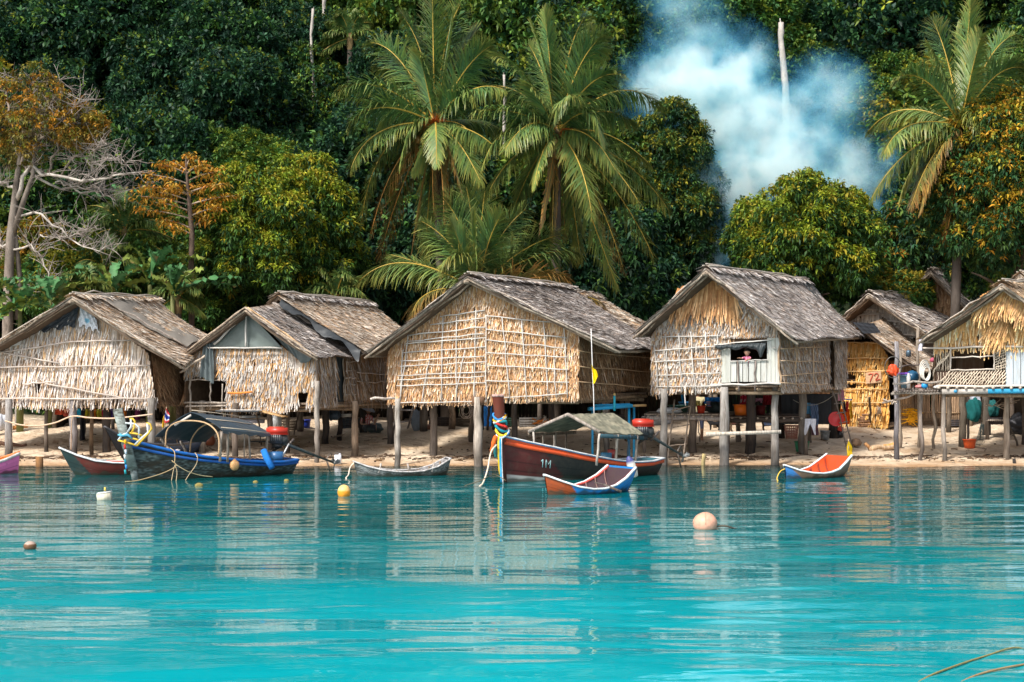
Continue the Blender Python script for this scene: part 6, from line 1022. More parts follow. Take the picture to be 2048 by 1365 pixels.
# ---------------------------------------------------------------- things under and between the huts
def tagged(mb, name, mat, label, cat, smooth=False, group=None): o = mb.build(name, M[mat], smooth=smooth); tag(o, label, cat, group); return o
def bucket(label, c, r, h, col, name='bucket', cat='bucket', taper=.78, handle=True, mat='plastic', rim=True):
    c = np.asarray(c, float); t = thing(name, label, cat, c); mb = MB(); rt = r; rb = r*taper; lathe(mb, c, [(0, .005), (rb, .005), (rb+(rt-rb)*.5, h*.5), (rt, h), (rt*1.07, h), (rt*1.07, h-.03*min(1, h*4)), (rt*1.0, h-.03*min(1, h*4))], col, 20); lathe(mb, c, [(rt*.97, h), (rb*.95, h*.12), (0, h*.12)], np.asarray(col)*.9, 20); mb.build('body', M[mat], t, smooth=False)
    if handle: mb = MB(); k = np.linspace(0, math.pi, 12); tube(mb, [c+A(r*1.03*math.cos(q), -.3*r*math.sin(q)-.02, h-.02-.35*r*math.sin(q)) for q in k], .007, A(.35, .35, .35), 4); mb.build('handle', M['metal'], t)
    return t
def sack(label, c, s, col, name='sack', cat='sack', mat='tarp', seed=1, amp=.28):
    c = np.asarray(c, float); rs = np.random.RandomState(seed); ph = rs.rand(6)*6; fr_ = 2+3*rs.rand(6); mb = MB()
    def f_(u, v):
        a = u*2*np.pi; e = (v-.5)*np.pi; d = np.stack([np.cos(a)*np.cos(e), np.sin(a)*np.cos(e), np.sin(e)], 1); n = sum(np.sin(fr_[i]*d[:, i % 3]*2+d[:, (i+1) % 3]*fr_[i]+ph[i]) for i in range(6))/6
        d2 = d*(1+amp*n[:, None]+.05*np.sin(d[:, 0:1]*17+d[:, 2:3]*13)); d2[:, 2] = np.where(d2[:, 2] < 0, d2[:, 2]*.75, d2[:, 2]); return c+A(0, 0, s[2]*.72)+d2*A(*s)
    grid(mb, f_, 30, 18, A(*col)); return tagged(mb, name, mat, label, cat, True)
def drape(label, x0, y0, x1, y1, Y, col, name='cloth', cat='cloth', fold=.035, nf=4, mat='cloth', ragged=.0, Y1=None):
    Y1 = Y if Y1 is None else Y1; a, b_ = P(x0, y0, Y), P(x1, y0, Y1); h = (y1-y0)/F*(Y+Y1)/2; mb = MB(); ph = R.rand()*6
    def f_(u, v): q = a+(b_-a)*u[:, None]; q[:, 2] -= v*h*(1+ragged*np.sin(u*7+ph)); q[:, 1] += fold*np.sin(u*nf*6.28+ph)*(.3+v)+.01*np.sin(v*9+u*5); q[:, 0] += .02*np.sin(v*5+ph)*v; return q
    grid(mb, f_, 26, 12, col if callable(col) else A(*col), .006); return tagged(mb, name, mat, label, cat)
def ladder(label, a0, a1, b0, b1, rungs, r=.022, col=A(.42, .34, .27), name='ladder'):
    t = thing(name, label, 'ladder', (np.asarray(a0)+np.asarray(b0))/2)
    for p, q in ((a0, a1), (b0, b1)): mb = MB(); pole(mb, p, q, r, col, 8, .012); mb.build('rail', M['wood'], t)
    for i in range(rungs): k = (i+.7)/(rungs+.3); p = mid(a0, a1, k); q = mid(b0, b1, k); d = nrm(q-p)*.06; mb = MB(); pole(mb, p-d, q+d, r*.8, col*1.15, 5, .006); mb.build('rung', M['wood'], t)
    return t
def table(label, q, zt, legs_to_ground=True, col=A(.40, .33, .27), name='work_platform', cat='platform', beamc=A(.42, .38, .36)):
    q = [np.asarray(p, float) for p in q]; c = sum(q)/4; t = thing(name, label, cat, (c[0], c[1], float(ground(c[0], c[1])))); mb = MB(); n = 9
    for i in range(n): k = (i+.5)/n; a = mid(q[0], q[3], k); b_ = mid(q[1], q[2], k); beam(mb, a, b_, np.linalg.norm(q[3]-q[0])/n*.88, .03, col*(.7+.6*R.rand()))
    mb.build('deck', M['wood'], t); mb = MB(); 
    for k in (.03, .97): a = mid(q[0], q[3], k); b_ = mid(q[1], q[2], k); pole(mb, a-A(0, 0, .10), b_-A(0, 0, .10), .07, beamc, 9, .015, n=9)
    m = 9
    for i in range(m): k = (i+.5)/m; a = mid(q[0], q[1], k); b_ = mid(q[3], q[2], k); d = nrm(a-b_)*.12; pole(mb, a+d-A(0, 0, .045), b_-A(0, 0, .045), .03, A(.5, .42, .35), 4, .004)
    mb.build('beams', M['wood'], t)
    for p in q: mb = MB(); pole(mb, A(p[0], p[1], float(ground(p[0], p[1]))-.1), p-A(0, 0, .05), .055, A(.2, .16, .13), 5, .01); mb.build('leg', M['wood'], t)
    return t
Zp = zat(829, 41.6)
table('low plank work platform under the window hut, piled with buckets and basins', [P(1288, 829, 41.6), A(*xy(1452, 41.2), Zp), A(*xy(1475, 43.8), Zp), A(*xy(1300, 44.2), Zp)], Zp)
Z2 = zat(833, 41.9)
table('darker rear work platform under the window hut, carrying the orange bucket', [A(*xy(1456, 41.9), Z2), A(*xy(1612, 41.5), Z2), A(*xy(1620, 43.6), Z2), A(*xy(1478, 44.0), Z2)], Z2, col=A(.16, .12, .10), beamc=A(.10, .08, .07))
bucket('red bucket standing on the front edge of the work platform', A(*xy(1402, 41.8), Zp+.015), .125, .22, A(.62, .05, .02))
bucket('large orange bucket on the rear work platform', A(*xy(1482, 42.15), Z2+.015), .215, .31, A(.80, .18, .02))
bucket('green bucket between the orange and the maroon one', A(*xy(1503, 42.5), Z2+.015), .12, .28, A(.03, .28, .08))
bucket('maroon bucket behind the thick dark stilt, right of the green one', A(*xy(1521, 42.7), Z2+.015), .15, .27, A(.16, .02, .02))
bucket('broad dark green basin on the left half of the work platform', A(*xy(1358, 42.5), Zp+.015), .30, .22, A(.02, .09, .07), name='basin', cat='basin', handle=False)
bucket('blue tub behind the dark green basin', A(*xy(1374, 43.2), Zp+.015), .24, .30, A(.02, .16, .36), name='basin', cat='basin', handle=False)
sack('white sack slumped on the platform beside the left stilt of the window hut', A(*xy(1338, 42.0), Zp+.0), (.36, .22, .11), (.70, .72, .75), mat='cloth', seed=4, amp=.12)
sack('dark heap of net on the platform right of the red bucket', A(*xy(1430, 42.6), Zp), (.26, .25, .20), (.03, .05, .05), name='net_heap', cat='net', seed=6)
sack('grey plastic sack on the sand left of the window hut', PS(1308, 852), (.34, .25, .22), (.28, .31, .36), seed=8)
sack('grey plastic sack leaning against the left stilt of the window hut', PS(1325, 853)+A(.05, .2, 0), (.24, .22, .24), (.33, .36, .42), seed=9)
ladder('crooked pole ladder propped against the work platform under the window hut', PS(1336, 918), P(1349, 800, 41.4), PS(1366, 915), P(1385, 790, 41.4), 3)
ladder('tall thin ladder leaning on the right rear corner of the window hut', PS(1694, 897), P(1660, 758, 42.0), PS(1701, 895)+A(.06, 0, 0), P(1672, 756, 42.0), 7, r=.02, col=A(.2, .17, .15))
mb = MB(); rs = P(1676, 900, 40); drape('long blue cloth slung from the floor beams of the window hut', 1409, 795, 1446, 806, 42.8, (.03, .22, .62), nf=3, ragged=.3)
drape('dark blue cloth bunched beside the second stilt of the window hut', 1424, 797, 1447, 812, 42.9, (.02, .08, .42), ragged=.3)
drape('red and white patterned cloth hanging under the window', 1481, 786, 1500, 812, 43.2, lambda u, v: np.where((np.sin(u*16)+np.sin(v*13) > .9)[:, None], A(.6, .5, .5), A(.58, .03, .06)))
drape('pink cloth hanging right of the thick dark stilt', 1508, 797, 1525, 804, 43.2, (.55, .25, .33), ragged=.3)
drape('dark red cloth behind the third stilt of the window hut', 1526, 788, 1546, 810, 43.4, (.30, .02, .03))
drape('yellow cloth hanging in front of the person under the window hut', 1382, 802, 1400, 812, 42.6, (.65, .52, .18))
drape('blue and pink patterned cloth draped below the blue one', 1413, 803, 1421, 814, 42.4, lambda u, v: np.where((np.sin(v*14) > 0)[:, None], A(.6, .25, .28), A(.1, .35, .6)))
drape('thin blue cloth strip hanging under the left wall of the window hut', 1363, 782, 1367, 806, 41.8, (.03, .25, .5), nf=1)
drape('black curtain hung across the rear right of the window hut', 1562, 789, 1662, 849, 44.2, (.012, .014, .02), name='curtain', cat='curtain', mat='tarp', nf=8)
drape('pale orange sheet above the black curtain', 1610, 779, 1660, 788, 44.1, (.62, .33, .17), nf=5)
drape('light blue towel on the line beside the checked towel', 1611, 806, 1621, 836, 43.6, (.12, .36, .60), name='towel', cat='towel', nf=1)
drape('blue checked towel hanging on the line', 1621, 808, 1636, 852, 43.5, lambda u, v: np.where(((np.sin(u*25) > 0) ^ (np.sin(v*50) > 0))[:, None], A(.16, .24, .38), A(.07, .10, .2)), name='towel', cat='towel', nf=1)
drape('white cloth hung from the stilt above the green tub', 1610, 838, 1632, 860, 41.3, (.62, .64, .72), ragged=.5, nf=2)
drape('mauve cloth below the checked towel', 1622, 851, 1636, 871, 43.4, (.20, .10, .13))
rope('slack washing line with the towels, under the window hut', hang(P(1586, 800, 42.8), P(1668, 790, 42.8), .22, 8), .010, A(.35, .33, .28))
drape('pink shirt hung on the tall thin ladder', 1675, 770, 1687, 802, 43, (.52, .24, .30), name='shirt', cat='shirt', nf=1)
bucket('green tub behind the slender stilt, under the white cloth', PS(1606, 905)+A(0, .15, 0), .21, .30, A(.015, .18, .09), name='tub', cat='tub', handle=False)
bucket('grey zinc bucket under the checked towel', PS(1650, 880), .145, .27, A(.28, .31, .33), mat='metal')
# basket with real openings
c = PS(1583, 880); t = thing('laundry_basket', 'pinkish openwork laundry basket hanging between the stilts of the window hut', 'basket', c); mb = MB()
for k in range(6): z = .03+k*.075; r = .15+.05*k/5; a = np.linspace(0, 6.283, 22); tube(mb, np.stack([c[0]+r*np.cos(a), c[1]+r*np.sin(a), np.full(22, c[2]+z)], 1), .011, A(.52, .22, .16), 4, False)
for k in range(22): a = k/22*6.283; tube(mb, [c+A(.15*math.cos(a), .15*math.sin(a), .0), c+A(.205*math.cos(a), .205*math.sin(a), .42)], .010, A(.52, .22, .16), 4)
lathe(mb, c, [(.15, .0), (0, .0)], A(.4, .17, .12), 16); mb.build('cage', M['plastic'], t); mb = MB(); a = np.linspace(0, 6.283, 24); tube(mb, np.stack([c[0]+.215*np.cos(a), c[1]+.215*np.sin(a), np.full(24, c[2]+.42)], 1), .018, A(.55, .25, .18), 6, False); mb.build('rim', M['plastic'], t)
mb = MB(); lathe(mb, P(1672, 839, 42.3), [(0, 0), (.14, .01), (.20, .05), (.215, .05), (.20, .03), (.14, -.02), (0, -.02)], A(.58, .03, .03), 24, axis=(-.2, -1, .25)); tagged(mb, 'basin', 'plastic', 'round red basin leaning against the thick dark stilt', 'basin', True)
sack('black round pot on the sand at the foot of the tall thin ladder', PS(1680, 876), (.12, .12, .13), (.02, .02, .022), name='pot', cat='pot', mat='plastic', amp=.03)
sack('small red bag on top of the black pot', PS(1680, 876)+A(0, -.02, .19), (.10, .08, .09), (.65, .06, .03), name='bag', cat='bag')
t = thing('clothes_hanger', 'blue clip hanger with orange clothes, beside the yellow palm leaf hut', 'hanger', P(1692, 845, 44.5)); mb = MB(); a = np.linspace(0, 6.283, 16); cc = P(1692, 799, 44.5); tube(mb, [cc+A(.17*math.cos(q), .10*math.sin(q), -.02*math.cos(q)) for q in a], .018, A(.02, .25, .6), 5, False); tube(mb, [cc+A(-.17, 0, 0), cc+A(0, 0, .10), cc+A(.17, 0, 0)], .006, A(.02, .25, .6), 4); mb.build('ring', M['plastic'], t)
drape('orange garment hanging to the sand behind the red basin', 1680, 818, 1699, 849, 44.7, (.85, .16, .01), name='garment', cat='clothing'); drape('narrow mustard garment on the hanger, right of the orange one', 1699, 803, 1704, 838, 44.6, (.72, .40, .03), name='garment', cat='clothing', nf=1)
drape('dark garment at the middle of the hanger', 1686, 803, 1690, 828, 44.3, (.03, .03, .04), name='garment', cat='clothing', nf=1); drape('red garment on the hanger', 1692, 803, 1697, 824, 44.3, (.5, .03, .03), name='garment', cat='clothing', nf=1)
sack('pale lilac sack beside the firewood stack', PS(1714, 848), (.24, .2, .30), (.45, .48, .66), seed=12, mat='cloth'); 
t = thing('firewood_stack', 'stack of split firewood in front of the yellow palm leaf hut', 'firewood', PS(1737, 855))
c = PS(1737, 856)
for r_ in range(6):
    for k in range(4 if r_ < 4 else 2): mb = MB(); p = c+A(-.30+.03*R.randn()+.06*(r_ > 3), (k-1.5)*.11, .05+r_*.072); q = p+A(.62+.08*R.randn()-.12*(r_ > 3), .0, .03*R.randn()); pole(mb, p, q, .034+.008*R.rand(), A(.40, .22, .12)*(.7+.7*R.rand()), 4, .008, n=6); mb.build('log', M['wood'], t)
mb = MB(); pole(mb, PS(1742, 855), P(1739, 796, 45), .035, A(.14, .11, .09)); tagged(mb, 'post', 'wood', 'short dark post standing behind the firewood stack', 'post')
t = thing('stick_bundle', 'bundle of pale sticks leaning on the yellow hut beside the firewood', 'sticks', PS(1757, 849))
for k in range(14): mb = MB(); p = PS(1748+R.rand()*20, 851); pole(mb, p, P(1750+R.rand()*12, 812+R.rand()*8, 46.2), .014, A(.55, .46, .38), 4, .01); mb.build('stick', M['wood'], t)
# yellow net, driftwood, stump
mb = MB(); 
for k in range(60): x = 1816+R.rand()*15; y = 816+R.rand()*26; p = P(x, y, 47.2+R.rand()*.1); tube(mb, [p, p+A(R.randn()*.12, -.03, -.15*R.rand()), p+A(R.randn()*.15, 0, -.25*R.rand())], .012, A(.85, .42, .02), 4)
tagged(mb, 'fishing_net', 'rope', 'bright orange yellow net hanging on the cane screen', 'net')
mb = MB(); p, q = PS(1738, 903), PS(1792, 900); pole(mb, p+A(0, 0, .06), q+A(0, 0, .10), .085, A(.60, .42, .26), 8, .03, r1=.05); pole(mb, p+A(.02, 0, .1), p+A(-.12, -.05, .22), .045, A(.6, .32, .14), 4, .01); pole(mb, q+A(-.35, 0, .1), q+A(.05, -.05, .17), .05, A(.70, .36, .12), 4, .01); tagged(mb, 'driftwood_log', 'wood', 'forked pale driftwood log on the sand right of the orange rowing boat', 'log')
mb = MB(); p = PS(1405, 932); pole(mb, p+A(0, 0, -.1), P(1408, 908, p[1]), .05, A(.42, .34, .16), 4, .005); tagged(mb, 'stake', 'wood', 'short yellowish stake at the waterline in front of the window hut', 'stake')
mb = MB(); p = wp(69, 936); p[1] += .4; beam(mb, p+A(0, 0, -.2), p+A(0, 0, .26), .16, .13, A(.26, .13, .05)); tagged(mb, 'stake', 'wood', 'square brown stump in the shallows below the far left hut', 'stake')
mb = MB(); p = PS(2030, 927); pole(mb, p+A(0, 0, -.1), p+A(-.03, 0, .12), .045, A(.03, .03, .03), 3, 0); tagged(mb, 'stake', 'wood', 'black stub at the waterline near the right edge', 'stake')
mb = MB(); p = PS(30, 893); pole(mb, p+A(-.7, 0, .06), p+A(.35, -.05, .05), .09, A(.14, .07, .045), 8, .02, r1=.03); tagged(mb, 'driftwood_log', 'wood', 'dark curved log on the sand at the left edge', 'log')
mb = MB(); pole(mb, PS(26, 860)+A(0, 0, .06), PS(56, 858)+A(0, 0, .08), .07, A(.62, .27, .08), 5, .01); tagged(mb, 'driftwood_log', 'wood', 'short orange brown log at the back of the beach, left edge', 'log')
sack('white and blue bundle at the left edge behind the far left hut', PS(2, 862), (.22, .2, .3), (.5, .52, .58), seed=3)
mb = MB(); lathe(mb, PS(1712, 893), [(0, 0), (.13, .02), (.16, .1), (.11, .2), (0, .24)], A(.34, .22, .14), 10, wob=.08); tagged(mb, 'tree_stump', 'bark', 'brown weathered stump behind the yellow pennant', 'stump', False)
# laundry under the left hut
for i, (x0, x1, y1, col, lab) in enumerate(((110, 126, 830, (.62, .10, .05), 'red'), (126, 142, 833, (.58, .12, .08), 'faded red'), (150, 162, 836, (.03, .38, .62), 'cyan'), (170, 175, 838, (.62, .58, .05), 'lime yellow'), (177, 186, 838, (.58, .52, .06), 'mustard'), (188, 192, 836, (.70, .25, .04), 'orange'), (193, 203, 836, (.45, .45, .05), 'olive yellow'), (204, 214, 838, (.45, .03, .08), 'crimson'), (218, 226, 838, (.10, .06, .25), 'violet'), (246, 252, 842, (.75, .22, .03), 'bright orange'), (270, 280, 840, (.22, .05, .15), 'plum'))):
    drape('%s piece of washing on the line under the far left hut' % lab, x0, 818, x1, y1, 43.6, col, name='washing', cat='clothing', nf=1)
mb = MB(); tube(mb, hang(P(100, 817, 43.6), P(300, 819, 43.6), .05), .008, A(.4, .35, .3), 4); tagged(mb, 'washing_line', 'rope', 'washing line carrying the coloured clothes under the far left hut', 'washing line')
drape('dark trousers hanging from the cyan end of the washing line', 162, 822, 169, 880, 43.4, (.02, .022, .03), name='trousers', cat='clothing', nf=1)
rope('thick pale rope slung between the front stilts of the far left hut', [P(10, 842, 40.6), P(40, 850, 40.6), P(75, 852, 40.6), P(110, 846, 40.6), P(145, 833, 40.5), P(180, 836, 40.4), P(230, 837, 40.3), P(305, 829, 39.9)], .022, A(.66, .48, .34), n=60)
rope('rope tail dropping from the second stilt of the far left hut', [P(145, 835, 40.4), P(143, 850, 40.4), P(142, 900, 40.5)], .014, A(.5, .36, .25))
# under the second hut
t = thing('white_panel', 'tall white board standing under the second hut from the left', 'board', PS(549, 868)); mb = MB(); beam(mb, PS(536, 868)+A(0, 0, .45), PS(563, 868)+A(0, 0, .45), .02, .9, A(.75, .78, .80)); mb.build('board', M['plastic'], t); mb = MB(); tube(mb, [P(535, 862, 43), P(548, 828, 43)], .012, A(.2, .2, .2), 4); mb.build('strut', M['metal'], t)
mb = MB(); beam(mb, P(474, 834, 42.4), P(520, 834, 42.4), .3, .06, A(.72, .75, .78)); beam(mb, P(488, 843, 42.2), P(528, 843, 42.2), .3, .10, A(.42, .42, .50)); tagged(mb, 'foam_box', 'plastic', 'white foam slab on a grey case, behind the tarpaulin canopy', 'box')
mb = MB(); beam(mb, P(440, 822, 40.6), P(524, 823, 40.2), .5, .04, A(.10, .11, .12)); beam(mb, P(440, 820, 40.4), P(524, 821, 40.0), .03, .03, A(.6, .55, .5)); beam(mb, P(523, 822, 40.2), P(570, 834, 39.9), .3, .03, A(.55, .34, .16)); tagged(mb, 'shelf', 'wood', 'dark shelf of boards below the front wall of the second hut', 'shelf')
bucket('royal blue basin on the sand under the second hut', PS(612, 857), .15, .27, A(.03, .06, .42), name='basin', cat='basin', handle=False)
sack('crumpled dark plastic bag hanging under the rear of the second hut', P(667, 841, 43.5), (.20, .18, .18), (.05, .08, .12), name='bag', cat='bag', seed=13)
mb = MB(); beam(mb, P(684, 832, 43.8), P(703, 832, 43.8), .3, .07, A(.55, .54, .5)); beam(mb, P(684, 829, 43.8), P(703, 829, 43.8), .32, .02, A(.72, .72, .72)); tagged(mb, 'tray', 'plastic', 'white tray on a shelf under the second hut', 'tray')
sack('grey green tarpaulin bundle at the feet of the seated person', PS(748, 866), (.30, .25, .17), (.07, .10, .10), name='tarp_bundle', cat='tarpaulin', seed=14)
mb = MB(); q = PS(420, 892); lathe(mb, q, [(0, 0), (.10, .01), (.16, .1), (.165, .18), (.11, .27), (.12, .30), (.09, .3)], A(.30, .09, .04), 16); tagged(mb, 'clay_pot', 'plastic', 'round terracotta pot seen through the boat canopy', 'pot', True)
# under the lattice hut
ladder('grey plank ladder leaning under the lattice hut', PS(815, 858), P(829, 806, 44.4), PS(786, 862), P(800, 806, 44.6), 2, r=.03, col=A(.46, .42, .4))
sack('upright grey sack behind the thick stilt of the lattice hut', PS(832, 864)+A(0, .15, 0), (.17, .15, .40), (.22, .26, .30), seed=15, mat='cloth', amp=.12); sack('brown round jar between two stilts of the lattice hut', PS(858, 860), (.10, .10, .10), (.28, .12, .07), name='jar', cat='jar', mat='plastic', amp=.04)
drape('bright blue tarpaulin hanging right of the front centre stilt', 957, 812, 992, 853, 47.6, (.02, .20, .60), name='tarpaulin', cat='tarpaulin', mat='tarp', nf=3)
mb = MB(); c = P(933, 822, 42.5)
for k in range(6): a = np.linspace(0, 6.28, 16); r = .12+.10*R.rand(); tube(mb, np.stack([c[0]+r*.8*np.cos(a)+.04*R.randn(), np.full(16, c[1]), c[2]+r*np.sin(a)*1.1+.04*R.randn()], 1), .008, A(.5, .42, .36), 4, False)
tagged(mb, 'rope_coil', 'rope', 'loose coil of pale rope hanging under the floor of the lattice hut', 'rope')
# yellow flag on a pole at the lattice hut
t = thing('flag', 'limp yellow flag on a tall white pole by the side of the lattice hut', 'flag', P(1188, 850, 37.5)); mb = MB(); pole(mb, P(1189, 850, 37.5), P(1182, 658, 37.5), .012, A(.7, .68, .66), 7, .006); mb.build('pole', M['bamboo'], t)
flag(t, [P(1186, 768, 37.45), P(1196, 756, 37.4), P(1193, 745, 37.4), P(1184, 730, 37.45)], A(.85, .60, .01))
# blue rack
t = thing('blue_rack', 'blue painted wooden rack standing on the sand behind the grey mat canopy', 'rack', PS(1240, 885)); B = A(.02, .33, .62); mb = MB(); beam(mb, P(1179, 818, 39.6), P(1262, 812, 40), .25, .09, B); beam(mb, P(1188, 811, 39.8), P(1260, 809, 40), .05, .05, B*1.1); beam(mb, P(1259, 812, 40), P(1290, 811, 40.3), .12, .06, A(.5, .32, .14)); mb.build('top_board', M['paint'], t)
mb = MB(); tube(mb, [P(1229, 822, 39.4), P(1229, 792, 39.4)], .03, A(.02, .38, .50), 8); lathe(mb, P(1229, 790, 39.4), [(.03, -.02), (.035, .02), (.0, .05)], A(.6, .4, .15), 8); mb.build('peg', M['paint'], t)
for x, Y in ((1258, 40), (1268, 40.4), (1185, 40.4)): mb = MB(); p = P(x, 815, Y); beam(mb, A(p[0], p[1], float(ground(p[0], p[1]))-.05), p, .06, .08, B*.9); mb.build('leg', M['paint'], t)
mb = MB(); q = P(1085, 848, 42.2); 
for k in range(16): tube(mb, [q+A(R.randn()*.14, 0, .02*R.randn()), q+A(R.randn()*.14, 0, .12+.06*R.randn())], .02, A(.75, .22, .03) if k % 3 else A(.5, .45, .4), 4)
tagged(mb, 'basket_of_fruit', 'plastic', 'heap of orange fruit on a ledge behind the left eave of the grey mat canopy', 'fruit')
# things on the washing platform
zq = zat(780, 40.4)+.04; w_ = lambda px, Y: A(*xy(px, Y), zq)
bucket('grey blue drum standing on the washing platform', w_(1810, 40.4), .14, .36, A(.13, .25, .33), name='drum', cat='drum', handle=False); mb = MB(); lathe(mb, w_(1808, 40.4)+A(0, 0, .37), [(0, 0), (.15, 0), (.15, .05), (0, .06)], A(.22, .08, .50), 16); tagged(mb, 'lid', 'plastic', 'purple lid on the grey blue drum', 'lid')
mb = MB(); lathe(mb, w_(1817, 40.1)+A(0, 0, .0), [(0, 0), (.05, 0), (.055, .3), (.03, .36), (.035, .4), (0, .4)], A(.6, .58, .55), 12); tagged(mb, 'bottle', 'plastic', 'whitish bottle in front of the drum on the washing platform', 'bottle', True)
sack('round blue water pot behind the drum on the washing platform', w_(1824, 41.6)+A(0, 0, .15), (.19, .2, .19), (.015, .09, .18), name='pot', cat='pot', mat='plastic', amp=.03)
sack('pink plastic bowl on the washing platform', w_(1841, 40.2), (.15, .12, .06), (.60, .22, .22), name='bowl', cat='bowl', mat='plastic', amp=.05); sack('small bright blue bowl on the washing platform', w_(1849, 40.0), (.09, .08, .09), (.02, .30, .65), name='bowl', cat='bowl', mat='plastic', amp=.03); sack('tan clay bowl on the right end of the washing platform', w_(1866, 40.4), (.13, .12, .12), (.48, .33, .22), name='bowl', cat='bowl', mat='plastic', amp=.03)
sack('small white bowl beside the tan clay bowl', w_(1872, 39.9), (.08, .07, .05), (.7, .68, .66), name='bowl', cat='bowl', mat='plastic', amp=.02)
sack('bright orange plastic bag tied to the tall post of the washing platform', P(1786, 752, 39.3), (.13, .08, .17), (.70, .07, .015), name='bag', cat='bag', mat='tarp', seed=21, amp=.5)
mb = MB(); 
for k in range(5): a = np.linspace(0, 6.28, 20); c = P(1849+k*1.2, 740+k*2, 39.9-.02*k); tube(mb, np.stack([c[0]+(.13-.01*k)*np.cos(a), np.full(20, c[1]), c[2]+(.26-.02*k)*np.sin(a)], 1), .016, A(.66, .62, .56), 5, False)
tagged(mb, 'rope_coil', 'rope', 'coiled white hose hanging at the right end of the washing platform', 'hose')
mb = MB(); lathe(mb, P(1868, 722, 40.4), [(0, -.05), (.10, -.03), (.12, .02), (.06, .08), (0, .09)], A(.65, .12, .20), 14); tagged(mb, 'bowl', 'plastic', 'pink red bowl hung beside the white hose', 'bowl', True)
mb = MB(); lathe(mb, P(1817, 714, 41), [(0, 0), (.07, 0), (.07, .14), (.05, .18), (0, .18)], A(.10, .15, .20), 12); tagged(mb, 'kettle', 'metal', 'dark blue grey can perched above the washing platform', 'can', True)
mb = MB(); a = np.linspace(0, 6.28, 24); c = P(1786, 735, 39.8); tube(mb, np.stack([c[0]+.22*np.cos(a), np.full(24, c[1]), c[2]+.28*np.sin(a)], 1), .012, A(.12, .11, .10), 5, False); tagged(mb, 'wheel_hoop', 'metal', 'thin dark hoop hanging on the tall post of the washing platform', 'hoop')
# under the far right hut
bucket('orange red pot with black netting, on the sand under the far right hut', PS(1939, 897), .185, .26, A(.66, .10, .025), name='pot', cat='pot', handle=False)
mb = MB(); q = [PS(1950, 893), PS(1966, 889), P(1968, 850, 43), P(1962, 848, 43)]
for k in range(9): tube(mb, [mid(q[0], q[1], k/8)+A(0, 0, .03), mid(q[3], q[2], k/8)], .006, A(.12, .16, .16), 4); tube(mb, [mid(q[0], q[3], k/8)+A(0, 0, .03), mid(q[1], q[2], k/8)], .006, A(.12, .16, .16), 4)
tagged(mb, 'fishing_net', 'rope', 'dark green hanging net beside the orange red pot', 'net')
sack('big teal net bundle hanging between the stilts of the far right hut', P(1948, 842, 44), (.24, .22, .36), (.012, .10, .10), name='net_bundle', cat='net', seed=31, amp=.4, mat='cloth'); sack('teal bundle behind the thick stilt of the far right hut', P(1985, 832, 45), (.18, .2, .28), (.02, .11, .11), name='net_bundle', cat='net', seed=32, amp=.4, mat='cloth')
table('rough dark bench under the far right hut', [P(1975, 838, 44.4), P(2012, 838, 44.2), P(2014, 836, 45.4), P(1977, 836, 45.6)], 0, name='bench', cat='bench', col=A(.06, .05, .05), beamc=A(.06, .05, .05))
sack('dark heap of engine parts and nets under the right edge hut', PS(2036, 868), (.35, .3, .35), (.04, .04, .045), name='engine_heap', cat='machinery', seed=33, mat='metal', amp=.35)
mb = MB(); 
for k in range(12): p = P(1978+R.rand()*32, 806+R.rand()*8, 42.2); tube(mb, [p, p+A(.25*R.randn(), .1, .08*R.randn())], .014, A(.5, .4, .3), 4)
tagged(mb, 'driftwood_bundle', 'wood', 'bundle of bleached branches slung under the floor of the far right hut', 'branches')
drape('small white cloth hanging under the eave of the far right hut', 1838, 678, 1846, 702, 39.8, (.62, .60, .68), nf=1)
drape('white bag on the ground behind the far right hut', 1940, 792, 1960, 812, 46.5, (.45, .48, .56), nf=2)
t = thing('jerry_can', 'white jerry can standing on the shore at the tip of the long propeller shaft', 'can', PS(676, 929)); mb = MB(); c = PS(676, 929); box(mb, c+A(0, 0, .13), (.17, .12, .24), A(.68, .70, .74)); lathe(mb, c+A(.05, 0, .25), [(.03, 0), (.03, .04), (0, .04)], A(.5, .5, .55), 8); mb.build('body', M['plastic'], t); mb = MB(); tube(mb, [c+A(-.07, 0, .25), c+A(-.05, 0, .3), c+A(.02, 0, .3), c+A(.03, 0, .25)], .01, A(.1, .1, .1), 5); mb.build('handle', M['plastic'], t)
# ---------------------------------------------------------------- litter of weed, twigs and leaves along the tide line
mb = MB(); n = 1500; px = R.rand(n)*2300-120; py = np.where(R.rand(n) < .6, 917+R.randn(n)*3.5, 870+R.rand(n)*50)
for x, y in zip(px, py):
    p = PS(x, float(np.clip(y, 862, 926)), .008); a = R.rand()*6.28; L_ = .03+.10*R.rand()**2; d = A(math.cos(a), math.sin(a)*.5, .03)*L_; tube(mb, [p-d, p+A(0, 0, .012), p+d], .006+.012*R.rand(), A(*[(.10, .06, .035), (.20, .12, .06), (.05, .035, .025), (.5, .4, .3)][R.randint(4)]), 4)
tag(mb.build('tide_litter', M['wood'], loc=(0, 39.5, 0)), 'twigs and dry weed scattered along the tide line', 'litter', kind='stuff')
mb = MB()
for x in np.arange(-60, 2110, 5.0): p = PS(x, 915+1.5*math.sin(x*.03)+R.randn()*1.2, .01); tube(mb, [p+A(-.10, .02*R.randn(), 0), p+A(0, .03*R.randn(), .015), p+A(.10, .03*R.randn(), 0)], .010+.010*R.rand(), A(.09, .055, .035)*(.6+.9*R.rand()), 4)
tag(mb.build('seaweed_line', M['wood'], loc=(0, 39.8, 0)), 'dark line of dried seaweed left by the tide', 'seaweed', kind='stuff')
